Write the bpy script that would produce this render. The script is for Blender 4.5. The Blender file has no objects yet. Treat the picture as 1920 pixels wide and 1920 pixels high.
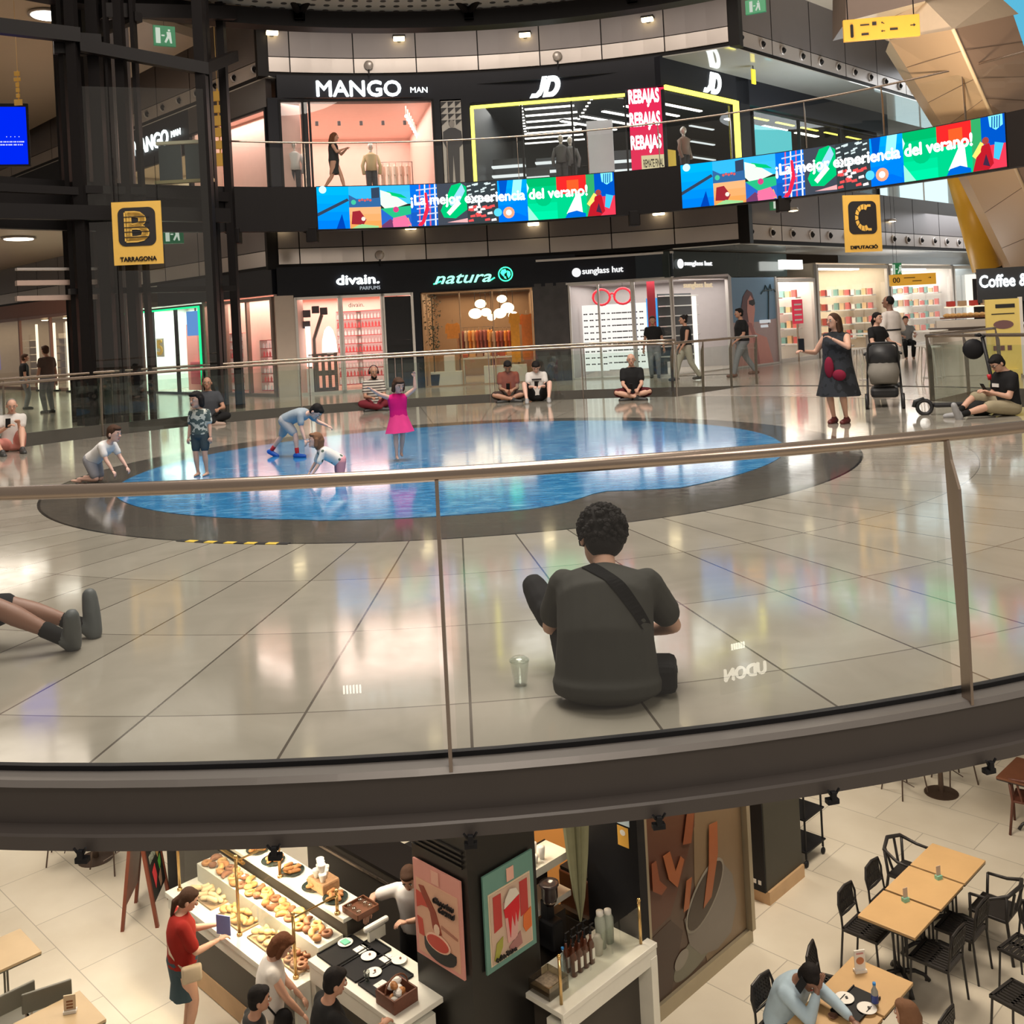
import bpy, bmesh, math, random
from math import sin, cos, pi, radians, degrees, atan, atan2, sqrt, hypot, acos
from mathutils import Vector, Matrix
random.seed(7)
SC = bpy.context.scene
COL = SC.collection
# ---------------------------------------------------------------- camera
EYE = 1.65
TH = atan(0.052)
cam_d = bpy.data.cameras.new('camera')
cam = bpy.data.objects.new('camera', cam_d); COL.objects.link(cam)
cam.matrix_world = Matrix(((cos(TH), sin(TH), 0, 0), (0, 0, -1, 0), (-sin(TH), cos(TH), 0, EYE), (0, 0, 0, 1)))
cam_d.sensor_width = 36; cam_d.lens = 36 * 1900 / 1920
cam_d.shift_y = -(960 - 606) / 1920
cam_d.clip_start = 0.05; cam_d.clip_end = 300
SC.camera = cam
# ---------------------------------------------------------------- world, exposure
w = bpy.data.worlds.new('world'); SC.world = w; w.use_nodes = True
w.node_tree.nodes['Background'].inputs[0].default_value = (1.0, 0.86, 0.72, 1)
w.node_tree.nodes['Background'].inputs[1].default_value = 0.29
SC.view_settings.view_transform = 'Standard'; SC.view_settings.look = 'None'
SC.view_settings.gamma = 1; SC.view_settings.use_curve_mapping = False
SC.view_settings.exposure = 0.0
SC.cycles.max_bounces = 7; SC.cycles.diffuse_bounces = 3; SC.cycles.glossy_bounces = 3
SC.cycles.transparent_max_bounces = 24; SC.cycles.transmission_bounces = 4
SC.cycles.caustics_reflective = False; SC.cycles.caustics_refractive = False
SC.cycles.sample_clamp_indirect = 4
SC.cycles.use_denoising = True

def lamp(name, loc, power, size, color=(1, 0.9, 0.78), aim=(0, 0, -1), size_y=None, spread=180):
    l = bpy.data.lights.new(name, 'AREA'); l.energy = power; l.color = color
    l.shape = 'RECTANGLE' if size_y else 'DISK'; l.size = size
    if size_y: l.size_y = size_y
    l.spread = radians(spread)
    o = bpy.data.objects.new(name, l); COL.objects.link(o); o.location = loc
    o.rotation_euler = Vector(aim).to_track_quat('-Z', 'Y').to_euler()
    return o
CX, CY = -0.75, 12.65
# the glazed dome over the atrium and the ceilings over each mall street, then added fill lights
lamp('dome_light', (CX, 10.5, 15.0), 1650, 9, (1, 0.92, 0.83), spread=150)
lamp('dome_light', (CX, 16.5, 15.0), 1150, 8, (1, 0.88, 0.76), (0, 0.5, -1))
lamp('street_light', (18.0, 37.0, 4.7), 500, 8, (0.95, 0.97, 1.0))
lamp('street_light', (18.0, 36.0, 9.6), 500, 8, (0.92, 0.97, 1.0))
lamp('street_light', (-16, 27.0, 4.6), 300, 6, (1, 0.86, 0.72))
lamp('street_light', (-15, 26.0, 9.6), 350, 7, (1, 0.86, 0.72))
lamp('gallery_light', (0.2, 0.5, 15.0), 850, 7, (1, 0.9, 0.78), (0, 0.3, -1))
lamp('near_fill_light', (9, -4.5, 7.2), 480, 3.5, (1, .88, .74), (-.45, 1, -.36))  # added fill from the viewer's side, brightens the fronts of the figures
lamp('soffit_fill_light', (10.0, 28.3, 5.4), 200, 2.5, (.88, .97, 1), (-.25, .1, 1))  # added fill from below to lift the upper glossy soffit
lamp('soffit_fill_light', (10.5, 27.5, .4), 60, 2.0, (1, .95, .88), (-.15, .2, 1))  # added fill, brightens the ground floor soffit from below
lamp('column_fill_light', (6.0, 15.5, 3.2), 170, .8, (1, 0.78, 0.55), (.55, .75, .62), spread=110)  # added fill to brighten the leaning column, stands for no fixture
# downlights under the platform slab, above the food court
lamp('food_court_light', (-5.0, 11.0, -1.0), 190, 1.6, (1, 0.87, 0.70))
lamp('food_court_light', (3.6, 11.4, -1.0), 200, 1.6, (1, 0.85, 0.67))
lamp('food_court_light', (-1.7, 10.6, -1.1), 95, 1.2, (1, 0.85, 0.66))
lamp('food_court_light', (0.6, 5.6, -0.9), 110, 1.6, (1, 0.86, 0.7))
lamp('food_court_light', (1.5, 17.0, -1.0), 240, 3.0, (1, 0.88, 0.72))
lamp('food_court_light', (-7.5, 16.0, -1.0), 180, 3.0, (1, 0.88, 0.72))

# ---------------------------------------------------------------- photo geometry: pixel -> place
F = 1900.; PX = 960.; PY = 606.; cT, sT = cos(TH), sin(TH)
def uv(x, y):
    dx, dy = x - PX, y - PY
    return dx * cT - dy * sT, dx * sT + dy * cT
def at(x, y, Y):
    u, v = uv(x, y); return Vector((u / F * Y, Y, EYE - v / F * Y))
def gnd(x, y, z=0.0):
    u, v = uv(x, y); return at(x, y, (EYE - z) * F / v)
def cyl(x, y, r):
    u, v = uv(x, y); a = u / F
    A = a * a + 1; B = -2 * (a * CX + CY); D = CX * CX + CY * CY - r * r
    return at(x, y, (-B + sqrt(max(0, B * B - 4 * A * D))) / (2 * A))
def pol(r, deg, z=0.0):
    return Vector((CX + r * cos(radians(deg)), CY + r * sin(radians(deg)), z))
def angof(p): return degrees(atan2(p[1] - CY, p[0] - CX))
# street directions
DR = Vector((0.700, 0.714, 0)); DL = Vector((-0.700, 0.714, 0))

# ---------------------------------------------------------------- materials
MATS = {}
def mat(name, col, rough=0.5, metal=0.0, emit=0.0, var=0.06, scale=6.0, spec=0.5, coat=0.0, bump=0.0):
    if name in MATS: return MATS[name]
    m = bpy.data.materials.new(name); m.use_nodes = True; nt = m.node_tree; N = nt.nodes; L = nt.links
    b = N['Principled BSDF']
    b.inputs['Roughness'].default_value = rough; b.inputs['Metallic'].default_value = metal
    b.inputs['Specular IOR Level'].default_value = spec; b.inputs['Coat Weight'].default_value = coat
    b.inputs['Coat Roughness'].default_value = 0.05
    tc = N.new('ShaderNodeTexCoord'); no = N.new('ShaderNodeTexNoise'); no.inputs['Scale'].default_value = scale
    no.inputs['Detail'].default_value = 3
    L.new(tc.outputs['Object'], no.inputs['Vector'])
    mx = N.new('ShaderNodeMix'); mx.data_type = 'RGBA'
    mx.inputs[6].default_value = (*[max(0, c * (1 - var)) for c in col], 1)
    mx.inputs[7].default_value = (*[min(1, c * (1 + var)) for c in col], 1)
    L.new(no.outputs['Fac'], mx.inputs[0]); L.new(mx.outputs[2], b.inputs['Base Color'])
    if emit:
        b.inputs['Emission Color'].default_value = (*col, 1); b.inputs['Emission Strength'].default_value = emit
    if bump:
        bp = N.new('ShaderNodeBump'); bp.inputs['Strength'].default_value = bump; bp.inputs['Distance'].default_value = 0.01
        L.new(no.outputs['Fac'], bp.inputs['Height']); L.new(bp.outputs['Normal'], b.inputs['Normal'])
    MATS[name] = m; return m
def glow(name, col, s=1.0):
    if name in MATS: return MATS[name]
    m = bpy.data.materials.new(name); m.use_nodes = True; nt = m.node_tree; nt.nodes.clear()
    e = nt.nodes.new('ShaderNodeEmission'); e.inputs[0].default_value = (*col, 1); e.inputs[1].default_value = s
    o = nt.nodes.new('ShaderNodeOutputMaterial'); nt.links.new(e.outputs[0], o.inputs[0]); MATS[name] = m; return m
def glassm(name, tint=(0.9, 0.96, 0.93), refl=0.09, rough=0.0, edge=1.0):
    if name in MATS: return MATS[name]
    m = bpy.data.materials.new(name); m.use_nodes = True; nt = m.node_tree; N = nt.nodes; L = nt.links; N.clear()
    t = N.new('ShaderNodeBsdfTransparent'); t.inputs[0].default_value = (*tint, 1)
    g = N.new('ShaderNodeBsdfGlossy'); g.inputs[0].default_value = (1, 1, 1, 1); g.inputs['Roughness'].default_value = rough
    lw = N.new('ShaderNodeLayerWeight'); lw.inputs[0].default_value = 0.5; fr = N.new('ShaderNodeMath'); fr.operation = 'POWER'; fr.inputs[1].default_value = 4.5; L.new(lw.outputs['Facing'], fr.inputs[0])
    mu = N.new('ShaderNodeMath'); mu.operation = 'MULTIPLY_ADD'; mu.inputs[1].default_value = edge * 0.9; mu.inputs[2].default_value = refl
    cl = N.new('ShaderNodeClamp')
    mx = N.new('ShaderNodeMixShader'); o = N.new('ShaderNodeOutputMaterial')
    L.new(fr.outputs[0], mu.inputs[0]); L.new(mu.outputs[0], cl.inputs[0]); L.new(cl.outputs[0], mx.inputs[0])
    L.new(t.outputs[0], mx.inputs[1]); L.new(g.outputs[0], mx.inputs[2]); L.new(mx.outputs[0], o.inputs[0])
    MATS[name] = m; return m

steel = mat('brushed_steel', (0.44, 0.36, 0.30), 0.26, 0.95)
steel_dk = mat('dark_steel', (0.009, 0.0075, 0.0075), 0.5, 0.0, spec=0.15)
black = mat('black_matte', (0.010, 0.010, 0.012), 0.55, spec=0.25)
blackgl = mat('black_gloss', (0.012, 0.013, 0.018), 0.15)
white = mat('white_paint', (0.8, 0.78, 0.74), 0.5)
grey_fascia = mat('grey_painted_metal', (0.085, 0.073, 0.068), 0.42, 0.15)
panel_dk = mat('dark_grey_panel', (0.17, 0.148, 0.145), 0.4, 0.2, scale=1.5)
panel_lt = mat('light_grey_panel', (0.46, 0.41, 0.38), 0.3, 0.35, scale=1.5)
soffit_m = mat('glossy_soffit', (0.62, 0.62, 0.58), 0.07, 0.35, scale=0.7)
glass = glassm('clear_glass', (0.86, 0.93, 0.89), 0.07)
glass_near = glassm('near_glass', (0.93, 0.95, 0.93), 0.06)
glass_shop = glassm('shop_glass', (0.95, 0.97, 0.96), 0.05)
yellow_m = mat('yellow_sign', (0.82, 0.50, 0.10), 0.5)
ink = mat('black_print', (0.02, 0.018, 0.02), 0.5)
whitegl = glow('white_lit_letter', (0.93, 1.0, 1.0), 2.2)
warmgl = glow('warm_lamp', (1.0, 0.8, 0.45), 9)
coolgl = glow('cool_lamp', (1.0, 0.97, 0.9), 5)
wood_m = mat('oak_top', (0.56, 0.36, 0.17), 0.4, scale=3, var=0.14)

# ---------------------------------------------------------------- mesh helpers
def B(): return bmesh.new()
def link(name, bm, mats, parent=None, smooth=False, loc=None, rotz=0, autosm=False):
    me = bpy.data.meshes.new(name)
    bmesh.ops.recalc_face_normals(bm, faces=bm.faces)
    if smooth:
        for f in bm.faces: f.smooth = True
    bm.to_mesh(me); bm.free()
    for m in (mats if isinstance(mats, (list, tuple)) else [mats]): me.materials.append(m)
    o = bpy.data.objects.new(name, me); COL.objects.link(o)
    if parent: o.parent = parent
    if loc is not None: o.location = loc
    if rotz: o.rotation_euler = (0, 0, rotz)
    if autosm:
        md = o.modifiers.new('split', 'EDGE_SPLIT'); md.split_angle = radians(35)
    return o
def tag(o, label, cat, group=None, kind=None):
    o['label'] = label; o['category'] = cat
    if group: o['group'] = group
    if kind: o['kind'] = kind
    return o
def struct(name, bm, m, smooth=False, autosm=False):
    o = link(name, bm, m, None, smooth, autosm=autosm); o['kind'] = 'structure'; return o
def empty(name, loc, rotz=0, label=None, cat=None, group=None):
    o = bpy.data.objects.new(name, None); COL.objects.link(o); o.location = loc; o.rotation_euler = (0, 0, rotz)
    o.empty_display_size = 0.1
    if label: tag(o, label, cat, group)
    return o
KIDS = {}
def dup(root, loc=None, rotz=None, label=None, group=None, scale=None):
    kids = {}
    for o in COL.objects:
        if o.parent: kids.setdefault(o.parent, []).append(o)
    def cp(o, par):
        c = o.copy(); COL.objects.link(c); c.parent = par
        for k in kids.get(o, []): cp(k, c)
        return c
    r = cp(root, None)
    if loc is not None: r.location = loc
    if rotz is not None: r.rotation_euler = (0, 0, rotz)
    if label: r['label'] = label
    if group: r['group'] = group
    if scale: r.scale = (scale,) * 3
    return r
def fset(faces, mi):
    for f in faces: f.material_index = mi
def box(bm, c, s, rz=0, mi=0, bev=0.0, M=None):
    r = bmesh.ops.create_cube(bm, size=1.0)
    vs = r['verts']
    bmesh.ops.scale(bm, vec=Vector(s), verts=vs)
    if bev:
        es = list({e for v in vs for e in v.link_edges})
        q = bmesh.ops.bevel(bm, geom=es, offset=bev, segments=2, affect='EDGES', profile=0.5)
        vs = list({v for f in q['faces'] for v in f.verts} | {v for v in vs if v.is_valid})
    T = Matrix.Translation(Vector(c)) @ Matrix.Rotation(rz, 4, 'Z')
    if M is not None: T = M @ T
    bmesh.ops.transform(bm, matrix=T, verts=vs)
    fset({f for v in vs for f in v.link_faces}, mi)
    return vs
def quad(bm, pts, mi=0):
    f = bm.faces.new([bm.verts.new(Vector(p)) for p in pts]); f.material_index = mi; return f
def prism(bm, pts, vec, mi=0):
    """closed solid: polygon pts swept by vec"""
    a = [bm.verts.new(Vector(p)) for p in pts]; b = [bm.verts.new(Vector(p) + Vector(vec)) for p in pts]
    fs = [bm.faces.new(a), bm.faces.new(b[::-1])]
    n = len(pts)
    for i in range(n): fs.append(bm.faces.new([a[i], b[i], b[(i + 1) % n], a[(i + 1) % n]]))
    fset(fs, mi)
    return fs
def frame_of(d):
    d = Vector(d).normalized(); up = Vector((0, 0, 1)) if abs(d.z) < 0.95 else Vector((0, 1, 0))
    a = d.cross(up).normalized(); return a, d.cross(a).normalized()
def tube(bm, pts, r, seg=8, mi=0, closed=False, caps=True):
    pts = [Vector(p) for p in pts]; n = len(pts); rr = r if isinstance(r, (list, tuple)) else [r] * n
    rings = []; ref = None
    for i, p in enumerate(pts):
        if closed: d = (pts[(i + 1) % n] - pts[i - 1])
        else: d = pts[min(i + 1, n - 1)] - pts[max(i - 1, 0)]
        d.normalize()
        if ref is None: a, b = frame_of(d)
        else:
            a = (ref - d * ref.dot(d))
            a = a.normalized() if a.length > 1e-6 else frame_of(d)[0]
            b = d.cross(a)
        ref = a
        rings.append([bm.verts.new(p + (a * cos(2 * pi * k / seg) + b * sin(2 * pi * k / seg)) * rr[i]) for k in range(seg)])
    fs = []
    for i in range(n if closed else n - 1):
        A, Bq = rings[i], rings[(i + 1) % n]
        for k in range(seg): fs.append(bm.faces.new([A[k], A[(k + 1) % seg], Bq[(k + 1) % seg], Bq[k]]))
    if caps and not closed:
        fs.append(bm.faces.new(rings[0][::-1])); fs.append(bm.faces.new(rings[-1]))
    fset(fs, mi); return fs
def lathe(bm, prof, c=(0, 0, 0), seg=16, mi=0):
    """prof: list of (r,z)"""
    c = Vector(c); rings = []
    for r, z in prof:
        if r < 1e-5: rings.append([bm.verts.new(c + Vector((0, 0, z)))])
        else: rings.append([bm.verts.new(c + Vector((r * cos(2 * pi * k / seg), r * sin(2 * pi * k / seg), z))) for k in range(seg)])
    for a, b in zip(rings, rings[1:]):
        for k in range(seg):
            k2 = (k + 1) % seg
            if len(a) == 1 and len(b) == 1: continue
            if len(a) == 1: f = bm.faces.new([a[0], b[k], b[k2]])
            elif len(b) == 1: f = bm.faces.new([a[k], a[k2], b[0]])
            else: f = bm.faces.new([a[k], a[k2], b[k2], b[k]])
            f.material_index = mi
    for ring, fl in ((rings[0], 1), (rings[-1], 0)):
        if len(ring) > 1:
            f = bm.faces.new(ring[::-1] if fl else ring); f.material_index = mi
def ball(bm, c, r, mi=0, seg=12, M=None):
    r3 = Vector(r) if isinstance(r, (tuple, list, Vector)) else Vector((r, r, r))
    q = bmesh.ops.create_uvsphere(bm, u_segments=seg, v_segments=max(5, seg * 2 // 3), radius=1)
    T = Matrix.Translation(Vector(c)) @ (M if M is not None else Matrix()) @ Matrix.Diagonal((*r3, 1))
    bmesh.ops.transform(bm, matrix=T, verts=q['verts'])
    fset({f for v in q['verts'] for f in v.link_faces}, mi)
def sector(bm, r0, r1, a0, a1, z0, z1, step=2.0, mi=0):
    """solid ring sector"""
    n = max(1, int(abs(a1 - a0) / step)); R = []
    for i in range(n + 1):
        a = a0 + (a1 - a0) * i / n
        R.append([bm.verts.new(pol(r, a, z)) for r, z in ((r0, z0), (r1, z0), (r1, z1), (r0, z1))])
    fs = []
    full = abs(abs(a1 - a0) - 360) < 1e-6
    for i in range(n):
        A, Q = R[i], R[i + 1]
        for k in range(4): fs.append(bm.faces.new([A[k], A[(k + 1) % 4], Q[(k + 1) % 4], Q[k]]))
    if not full:
        fs.append(bm.faces.new(R[0][::-1])); fs.append(bm.faces.new(R[-1]))
    fset(fs, mi)
def text_bm(txt, size=1.0, bold=0.0, shear=0.0, ext=0.02, align='CENTER', spacing=1.0):
    """letters as a bmesh in the XY plane, extruded along Z"""
    cu = bpy.data.curves.new('t', 'FONT'); cu.body = txt; cu.size = size; cu.shear = shear
    cu.extrude = ext / 2; cu.align_x = align; cu.align_y = 'CENTER'; cu.space_character = spacing; cu.resolution_u = 3
    o = bpy.data.objects.new('t', cu); COL.objects.link(o)
    dg = bpy.context.evaluated_depsgraph_get()
    me = bpy.data.meshes.new_from_object(o.evaluated_get(dg))
    bm = B(); bm.from_mesh(me)
    if bold:
        for dx, dy in ((1, 0), (-1, 0), (0, 1), (0, -1)):
            k0 = len(bm.verts); bm.from_mesh(me); bm.verts.ensure_lookup_table(); bmesh.ops.translate(bm, vec=(dx * bold, dy * bold, 0), verts=bm.verts[k0:])
    bpy.data.objects.remove(o); bpy.data.curves.remove(cu); bpy.data.meshes.remove(me)
    return bm
def plane_M(o, ex, ez):
    """matrix: local x->ex, local y->ez (up on the plane), local z-> out of the plane"""
    ex = Vector(ex).normalized(); ez = Vector(ez).normalized(); n = ex.cross(ez)
    M = Matrix((ex, ez, n)).transposed().to_4x4(); M.translation = Vector(o); return M
def text_on(name, txt, o, ex, size, m, parent=None, bold=0.0, shear=0.0, ext=0.03, align='CENTER', spacing=1.0, width=None, height=None, mirror=False, ez=(0, 0, 1)):
    bm = text_bm(txt, size, bold, shear, ext, align, spacing)
    xs = [v.co.x for v in bm.verts]; ys = [v.co.y for v in bm.verts]
    if width:
        k = width / (max(xs) - min(xs)); bmesh.ops.scale(bm, vec=(k, k if not height else 1, 1), verts=bm.verts)
    if height:
        k = height / (max(ys) - min(ys)); bmesh.ops.scale(bm, vec=(1, k, 1), verts=bm.verts)
    if align == 'CENTER':
        xs = [v.co.x for v in bm.verts]; ys = [v.co.y for v in bm.verts]
        bmesh.ops.translate(bm, vec=(-(max(xs) + min(xs)) / 2, -(max(ys) + min(ys)) / 2, 0), verts=bm.verts)
    if mirror: bmesh.ops.scale(bm, vec=(-1, 1, 1), verts=bm.verts)
    bmesh.ops.transform(bm, matrix=plane_M(o, ex, ez), verts=bm.verts)
    return link(name, bm, m, parent)
# ================================================================ FLOORS
def floor_mat():
    m = bpy.data.materials.new('polished_marble'); m.use_nodes = True; nt = m.node_tree; N = nt.nodes; L = nt.links
    b = N['Principled BSDF']; b.inputs['Roughness'].default_value = 0.13; b.inputs['Specular IOR Level'].default_value = 0.8
    tc = N.new('ShaderNodeTexCoord'); sp = N.new('ShaderNodeSeparateXYZ'); L.new(tc.outputs['Object'], sp.inputs[0])
    def M(op, a, bb=None, c=None):
        n = N.new('ShaderNodeMath'); n.operation = op
        for i, v in enumerate((a, bb, c)):
            if v is None: continue
            if isinstance(v, (int, float)): n.inputs[i].default_value = v
            else: L.new(v, n.inputs[i])
        return n.outputs[0]
    r = M('SQRT', M('ADD', M('MULTIPLY', sp.outputs[0], sp.outputs[0]), M('MULTIPLY', sp.outputs[1], sp.outputs[1])))
    a = M('ARCTAN2', sp.outputs[1], sp.outputs[0])
    ta = M('MULTIPLY', a, 72 / (2 * pi)); fa = M('FRACT', M('ADD', ta, 100.33))
    da = M('MULTIPLY', M('MINIMUM', fa, M('SUBTRACT', 1.0, fa)), M('MULTIPLY', r, 2 * pi / 72))
    tr = M('DIVIDE', M('SUBTRACT', r, 0.11), 1.16); fr = M('FRACT', tr)
    dr = M('MULTIPLY', M('MINIMUM', fr, M('SUBTRACT', 1.0, fr)), 1.16)
    ja = M('LESS_THAN', da, 0.006); jr = M('MULTIPLY', M('LESS_THAN', dr, 0.005), 0.8)
    joint = M('MAXIMUM', ja, jr)
    # tile tone
    wn = N.new('ShaderNodeTexWhiteNoise'); wn.noise_dimensions = '2D'; cb = N.new('ShaderNodeCombineXYZ')
    L.new(M('FLOOR', M('ADD', ta, 100.33)), cb.inputs[0]); L.new(M('FLOOR', tr), cb.inputs[1]); L.new(cb.outputs[0], wn.inputs['Vector'])
    no = N.new('ShaderNodeTexNoise'); no.inputs['Scale'].default_value = 1.6; no.inputs['Detail'].default_value = 8; no.inputs['Distortion'].default_value = 1.2
    L.new(tc.outputs['Object'], no.inputs['Vector'])
    f = M('ADD', M('MULTIPLY', wn.outputs[0], 0.3), M('MULTIPLY', no.outputs['Fac'], 0.7))
    cr = N.new('ShaderNodeValToRGB'); cr.color_ramp.elements[0].position = 0.25; cr.color_ramp.elements[1].position = 0.8
    cr.color_ramp.elements[0].color = (0.29, 0.265, 0.22, 1); cr.color_ramp.elements[1].color = (0.40, 0.37, 0.315, 1)
    L.new(f, cr.inputs[0])
    # dark ring band between 3.9 and 4.75
    ring = M('LESS_THAN', r, 4.75)
    m1 = N.new('ShaderNodeMix'); m1.data_type = 'RGBA'; L.new(ring, m1.inputs[0]); L.new(cr.outputs[0], m1.inputs[6]); m1.inputs[7].default_value = (0.085, 0.078, 0.068, 1)
    m2 = N.new('ShaderNodeMix'); m2.data_type = 'RGBA'; L.new(joint, m2.inputs[0]); L.new(m1.outputs[2], m2.inputs[6]); m2.inputs[7].default_value = (0.10, 0.085, 0.07, 1)
    edge = M('MULTIPLY', M('LESS_THAN', r, 4.775), M('GREATER_THAN', r, 4.745))
    m3 = N.new('ShaderNodeMix'); m3.data_type = 'RGBA'; L.new(edge, m3.inputs[0]); L.new(m2.outputs[2], m3.inputs[6]); m3.inputs[7].default_value = (0.02, 0.02, 0.02, 1)
    L.new(m3.outputs[2], b.inputs['Base Color'])
    n2 = N.new('ShaderNodeTexNoise'); n2.inputs['Scale'].default_value = 9; L.new(tc.outputs['Object'], n2.inputs['Vector'])
    L.new(M('ADD', 0.045, M('MULTIPLY', n2.outputs['Fac'], 0.085)), b.inputs['Roughness'])
    return m
MARBLE = floor_mat()
def tile_mat(name, c0, c1, size, ang, rough, spec=0.5):
    m = bpy.data.materials.new(name); m.use_nodes = True; nt = m.node_tree; N = nt.nodes; L = nt.links
    b = N['Principled BSDF']; b.inputs['Roughness'].default_value = rough; b.inputs['Specular IOR Level'].default_value = spec
    tc = N.new('ShaderNodeTexCoord'); mp = N.new('ShaderNodeMapping'); mp.inputs['Rotation'].default_value = (0, 0, ang)
    L.new(tc.outputs['Object'], mp.inputs[0])
    br = N.new('ShaderNodeTexBrick'); br.offset = 0.5; br.inputs['Scale'].default_value = 1.0
    br.inputs['Brick Width'].default_value = size[0]; br.inputs['Row Height'].default_value = size[1]; br.inputs['Mortar Size'].default_value = 0.006
    br.inputs['Color1'].default_value = (*c0, 1); br.inputs['Color2'].default_value = (*c1, 1); br.inputs['Mortar'].default_value = (*[c * 0.6 for c in c0], 1)
    L.new(mp.outputs[0], br.inputs['Vector'])
    no = N.new('ShaderNodeTexNoise'); no.inputs['Scale'].default_value = 1.1; no.inputs['Detail'].default_value = 7; L.new(tc.outputs['Object'], no.inputs['Vector'])
    mx = N.new('ShaderNodeMix'); mx.data_type = 'RGBA'; mx.blend_type = 'MULTIPLY'; mx.inputs[0].default_value = 0.5
    cr = N.new('ShaderNodeValToRGB'); cr.color_ramp.elements[0].position = 0.3; cr.color_ramp.elements[1].position = 0.7
    cr.color_ramp.elements[0].color = (0.72, 0.68, 0.62, 1); cr.color_ramp.elements[1].color = (1, 1, 1, 1)
    L.new(no.outputs['Fac'], cr.inputs[0]); L.new(br.outputs[0], mx.inputs[6]); L.new(cr.outputs[0], mx.inputs[7]); L.new(mx.outputs[2], b.inputs['Base Color'])
    return m
STONE = tile_mat('walkway_stone', (0.46, 0.40, 0.34), (0.52, 0.46, 0.39), (1.2, 0.6), 0.78, 0.16, 0.7)
COURT = tile_mat('food_court_stone', (0.66, 0.61, 0.51), (0.71, 0.66, 0.56), (1.35, 0.9), 0.785, 0.3, 0.5)

# platform disc: object origin at the disc centre (the marble pattern is polar)
RP = 8.70
bm = B(); n = 180
top = [bm.verts.new((RP * cos(2 * pi * i / n), RP * sin(2 * pi * i / n), 0)) for i in range(n)]
bot = [bm.verts.new((RP * cos(2 * pi * i / n), RP * sin(2 * pi * i / n), -0.10)) for i in range(n)]
bm.faces.new(top); bm.faces.new(bot[::-1])
for i in range(n): bm.faces.new([top[i], bot[i], bot[(i + 1) % n], top[(i + 1) % n]])
pf = struct('floor', bm, MARBLE); pf.location = (CX, CY, 0)
# fascia profile swept round the platform
prof = [(8.70, 0.0), (8.73, 0.0), (8.73, -0.02), (8.80, -0.025), (8.82, -0.045), (8.785, -0.055), (8.785, -0.20),
        (8.84, -0.212), (8.85, -0.22), (8.85, -0.272), (8.80, -0.285), (8.45, -0.285), (8.45, -0.10), (8.70, -0.10)]
def sweep(prof, a0=0, a1=360, step=2.0):
    bm = B(); n = int((a1 - a0) / step); full = abs(a1 - a0 - 360) < 1e-6
    rings = [[bm.verts.new(pol(r, a0 + (a1 - a0) * i / n, z)) for r, z in prof] for i in range(n if full else n + 1)]
    m = len(prof); mi = {0: 1, 1: 1, 2: 2, 3: 2}
    for i in range(n):
        A = rings[i]; Q = rings[(i + 1) % len(rings)]
        for k in range(m):
            f = bm.faces.new([A[k], A[(k + 1) % m], Q[(k + 1) % m], Q[k]]); f.material_index = mi.get(k, 0)
    if not full: bm.faces.new(rings[0]); bm.faces.new(rings[-1][::-1])
    return bm
struct('trim_1', sweep(prof), [grey_fascia, black, mat('ledge_grey', (0.17, 0.155, 0.145), 0.35, 0.3)], smooth=False)
# underside slab of the platform
bm = B(); lathe(bm, [(8.46, -0.12), (8.46, -0.34), (0.01, -0.34)], (CX, CY, 0), 72)
struct('ceiling', bm, mat('slab_underside', (0.35, 0.31, 0.27), 0.8))
# black clips on the lower lip
for i, (x, y) in enumerate([(175, 1580), (523, 1580), (882, 1565), (1230, 1530), (1553, 1485), (1836, 1425)]):
    a = angof(gnd(x, y, -0.27))
    bm = B(); p = pol(8.87, a, -0.292)
    box(bm, (0, 0, 0), (0.05, 0.03, 0.022), 0, 0, 0.003); box(bm, (0, -0.012, 0.025), (0.022, 0.02, 0.035), 0, 0, 0.003)
    tube(bm, [(0.012, -0.01, 0.03), (0.024, -0.015, 0.052)], 0.005, 6); tube(bm, [(-0.012, -0.01, 0.03), (-0.024, -0.015, 0.05)], 0.005, 6)
    o = link('cable_clip', bm, black, loc=p, rotz=radians(a + 90))
    tag(o, 'small black clip on the lower lip of the grey platform edge', 'clip', 'black clips along the platform lip')
# bridge from the platform to the right-hand street
BR = Vector((cos(radians(46)), sin(radians(46)), 0)); BN = Vector((-BR.y, BR.x, 0)); BC = Vector((CX, CY, 0))
def brp(s, t, z=0.0): return BC + BR * s + BN * t + Vector((0, 0, z))
BW = 2.55
bm = B(); prism(bm, [brp(8.3, -BW, -0.35), brp(8.3, BW, -0.35), brp(12.2, BW, -0.35), brp(12.2, -BW, -0.35)], (0, 0, 0.348))
struct('floor.001', bm, STONE)
# outer walkway with the streets
RW = 11.25
bm = B()
sector(bm, RW, 15.4, 5, 175, -0.7, 0, 2.0)
n = 30
ring = [pol(15.4, 5 + 170 * i / n, -0.7) for i in range(n + 1)]
prism(bm, ring + [Vector((-50, 14, -0.7)), Vector((-50, 75, -0.7)), Vector((50, 75, -0.7)), Vector((50, 14, -0.7))], (0, 0, 0.7))
struct('floor.002', bm, STONE)
bm = B(); sector(bm, RW - 0.05, RW - 0.005, 5, 175, -0.75, 0.01, 2.0)
struct('trim_2', bm, grey_fascia)
# food court floor
bm = B(); quad(bm, [(-40, -6, -5.6), (40, -6, -5.6), (40, 45, -5.6), (-40, 45, -5.6)])
struct('floor.003', bm, COURT)
# backdrop walls that close the building
wall_m = mat('far_wall_plaster', (0.42, 0.36, 0.3), 0.6, scale=1)
bm = B(); quad(bm, [(-45, 75, -6), (45, 75, -6), (45, 75, 14), (-45, 75, 14)]); struct('wall_back', bm, wall_m)
bm = B(); quad(bm, [(-40, 30, -5.6), (40, 30, -5.6), (40, 30, -0.7), (-40, 30, -0.7)]); struct('wall_lower', bm, wall_m)

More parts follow.
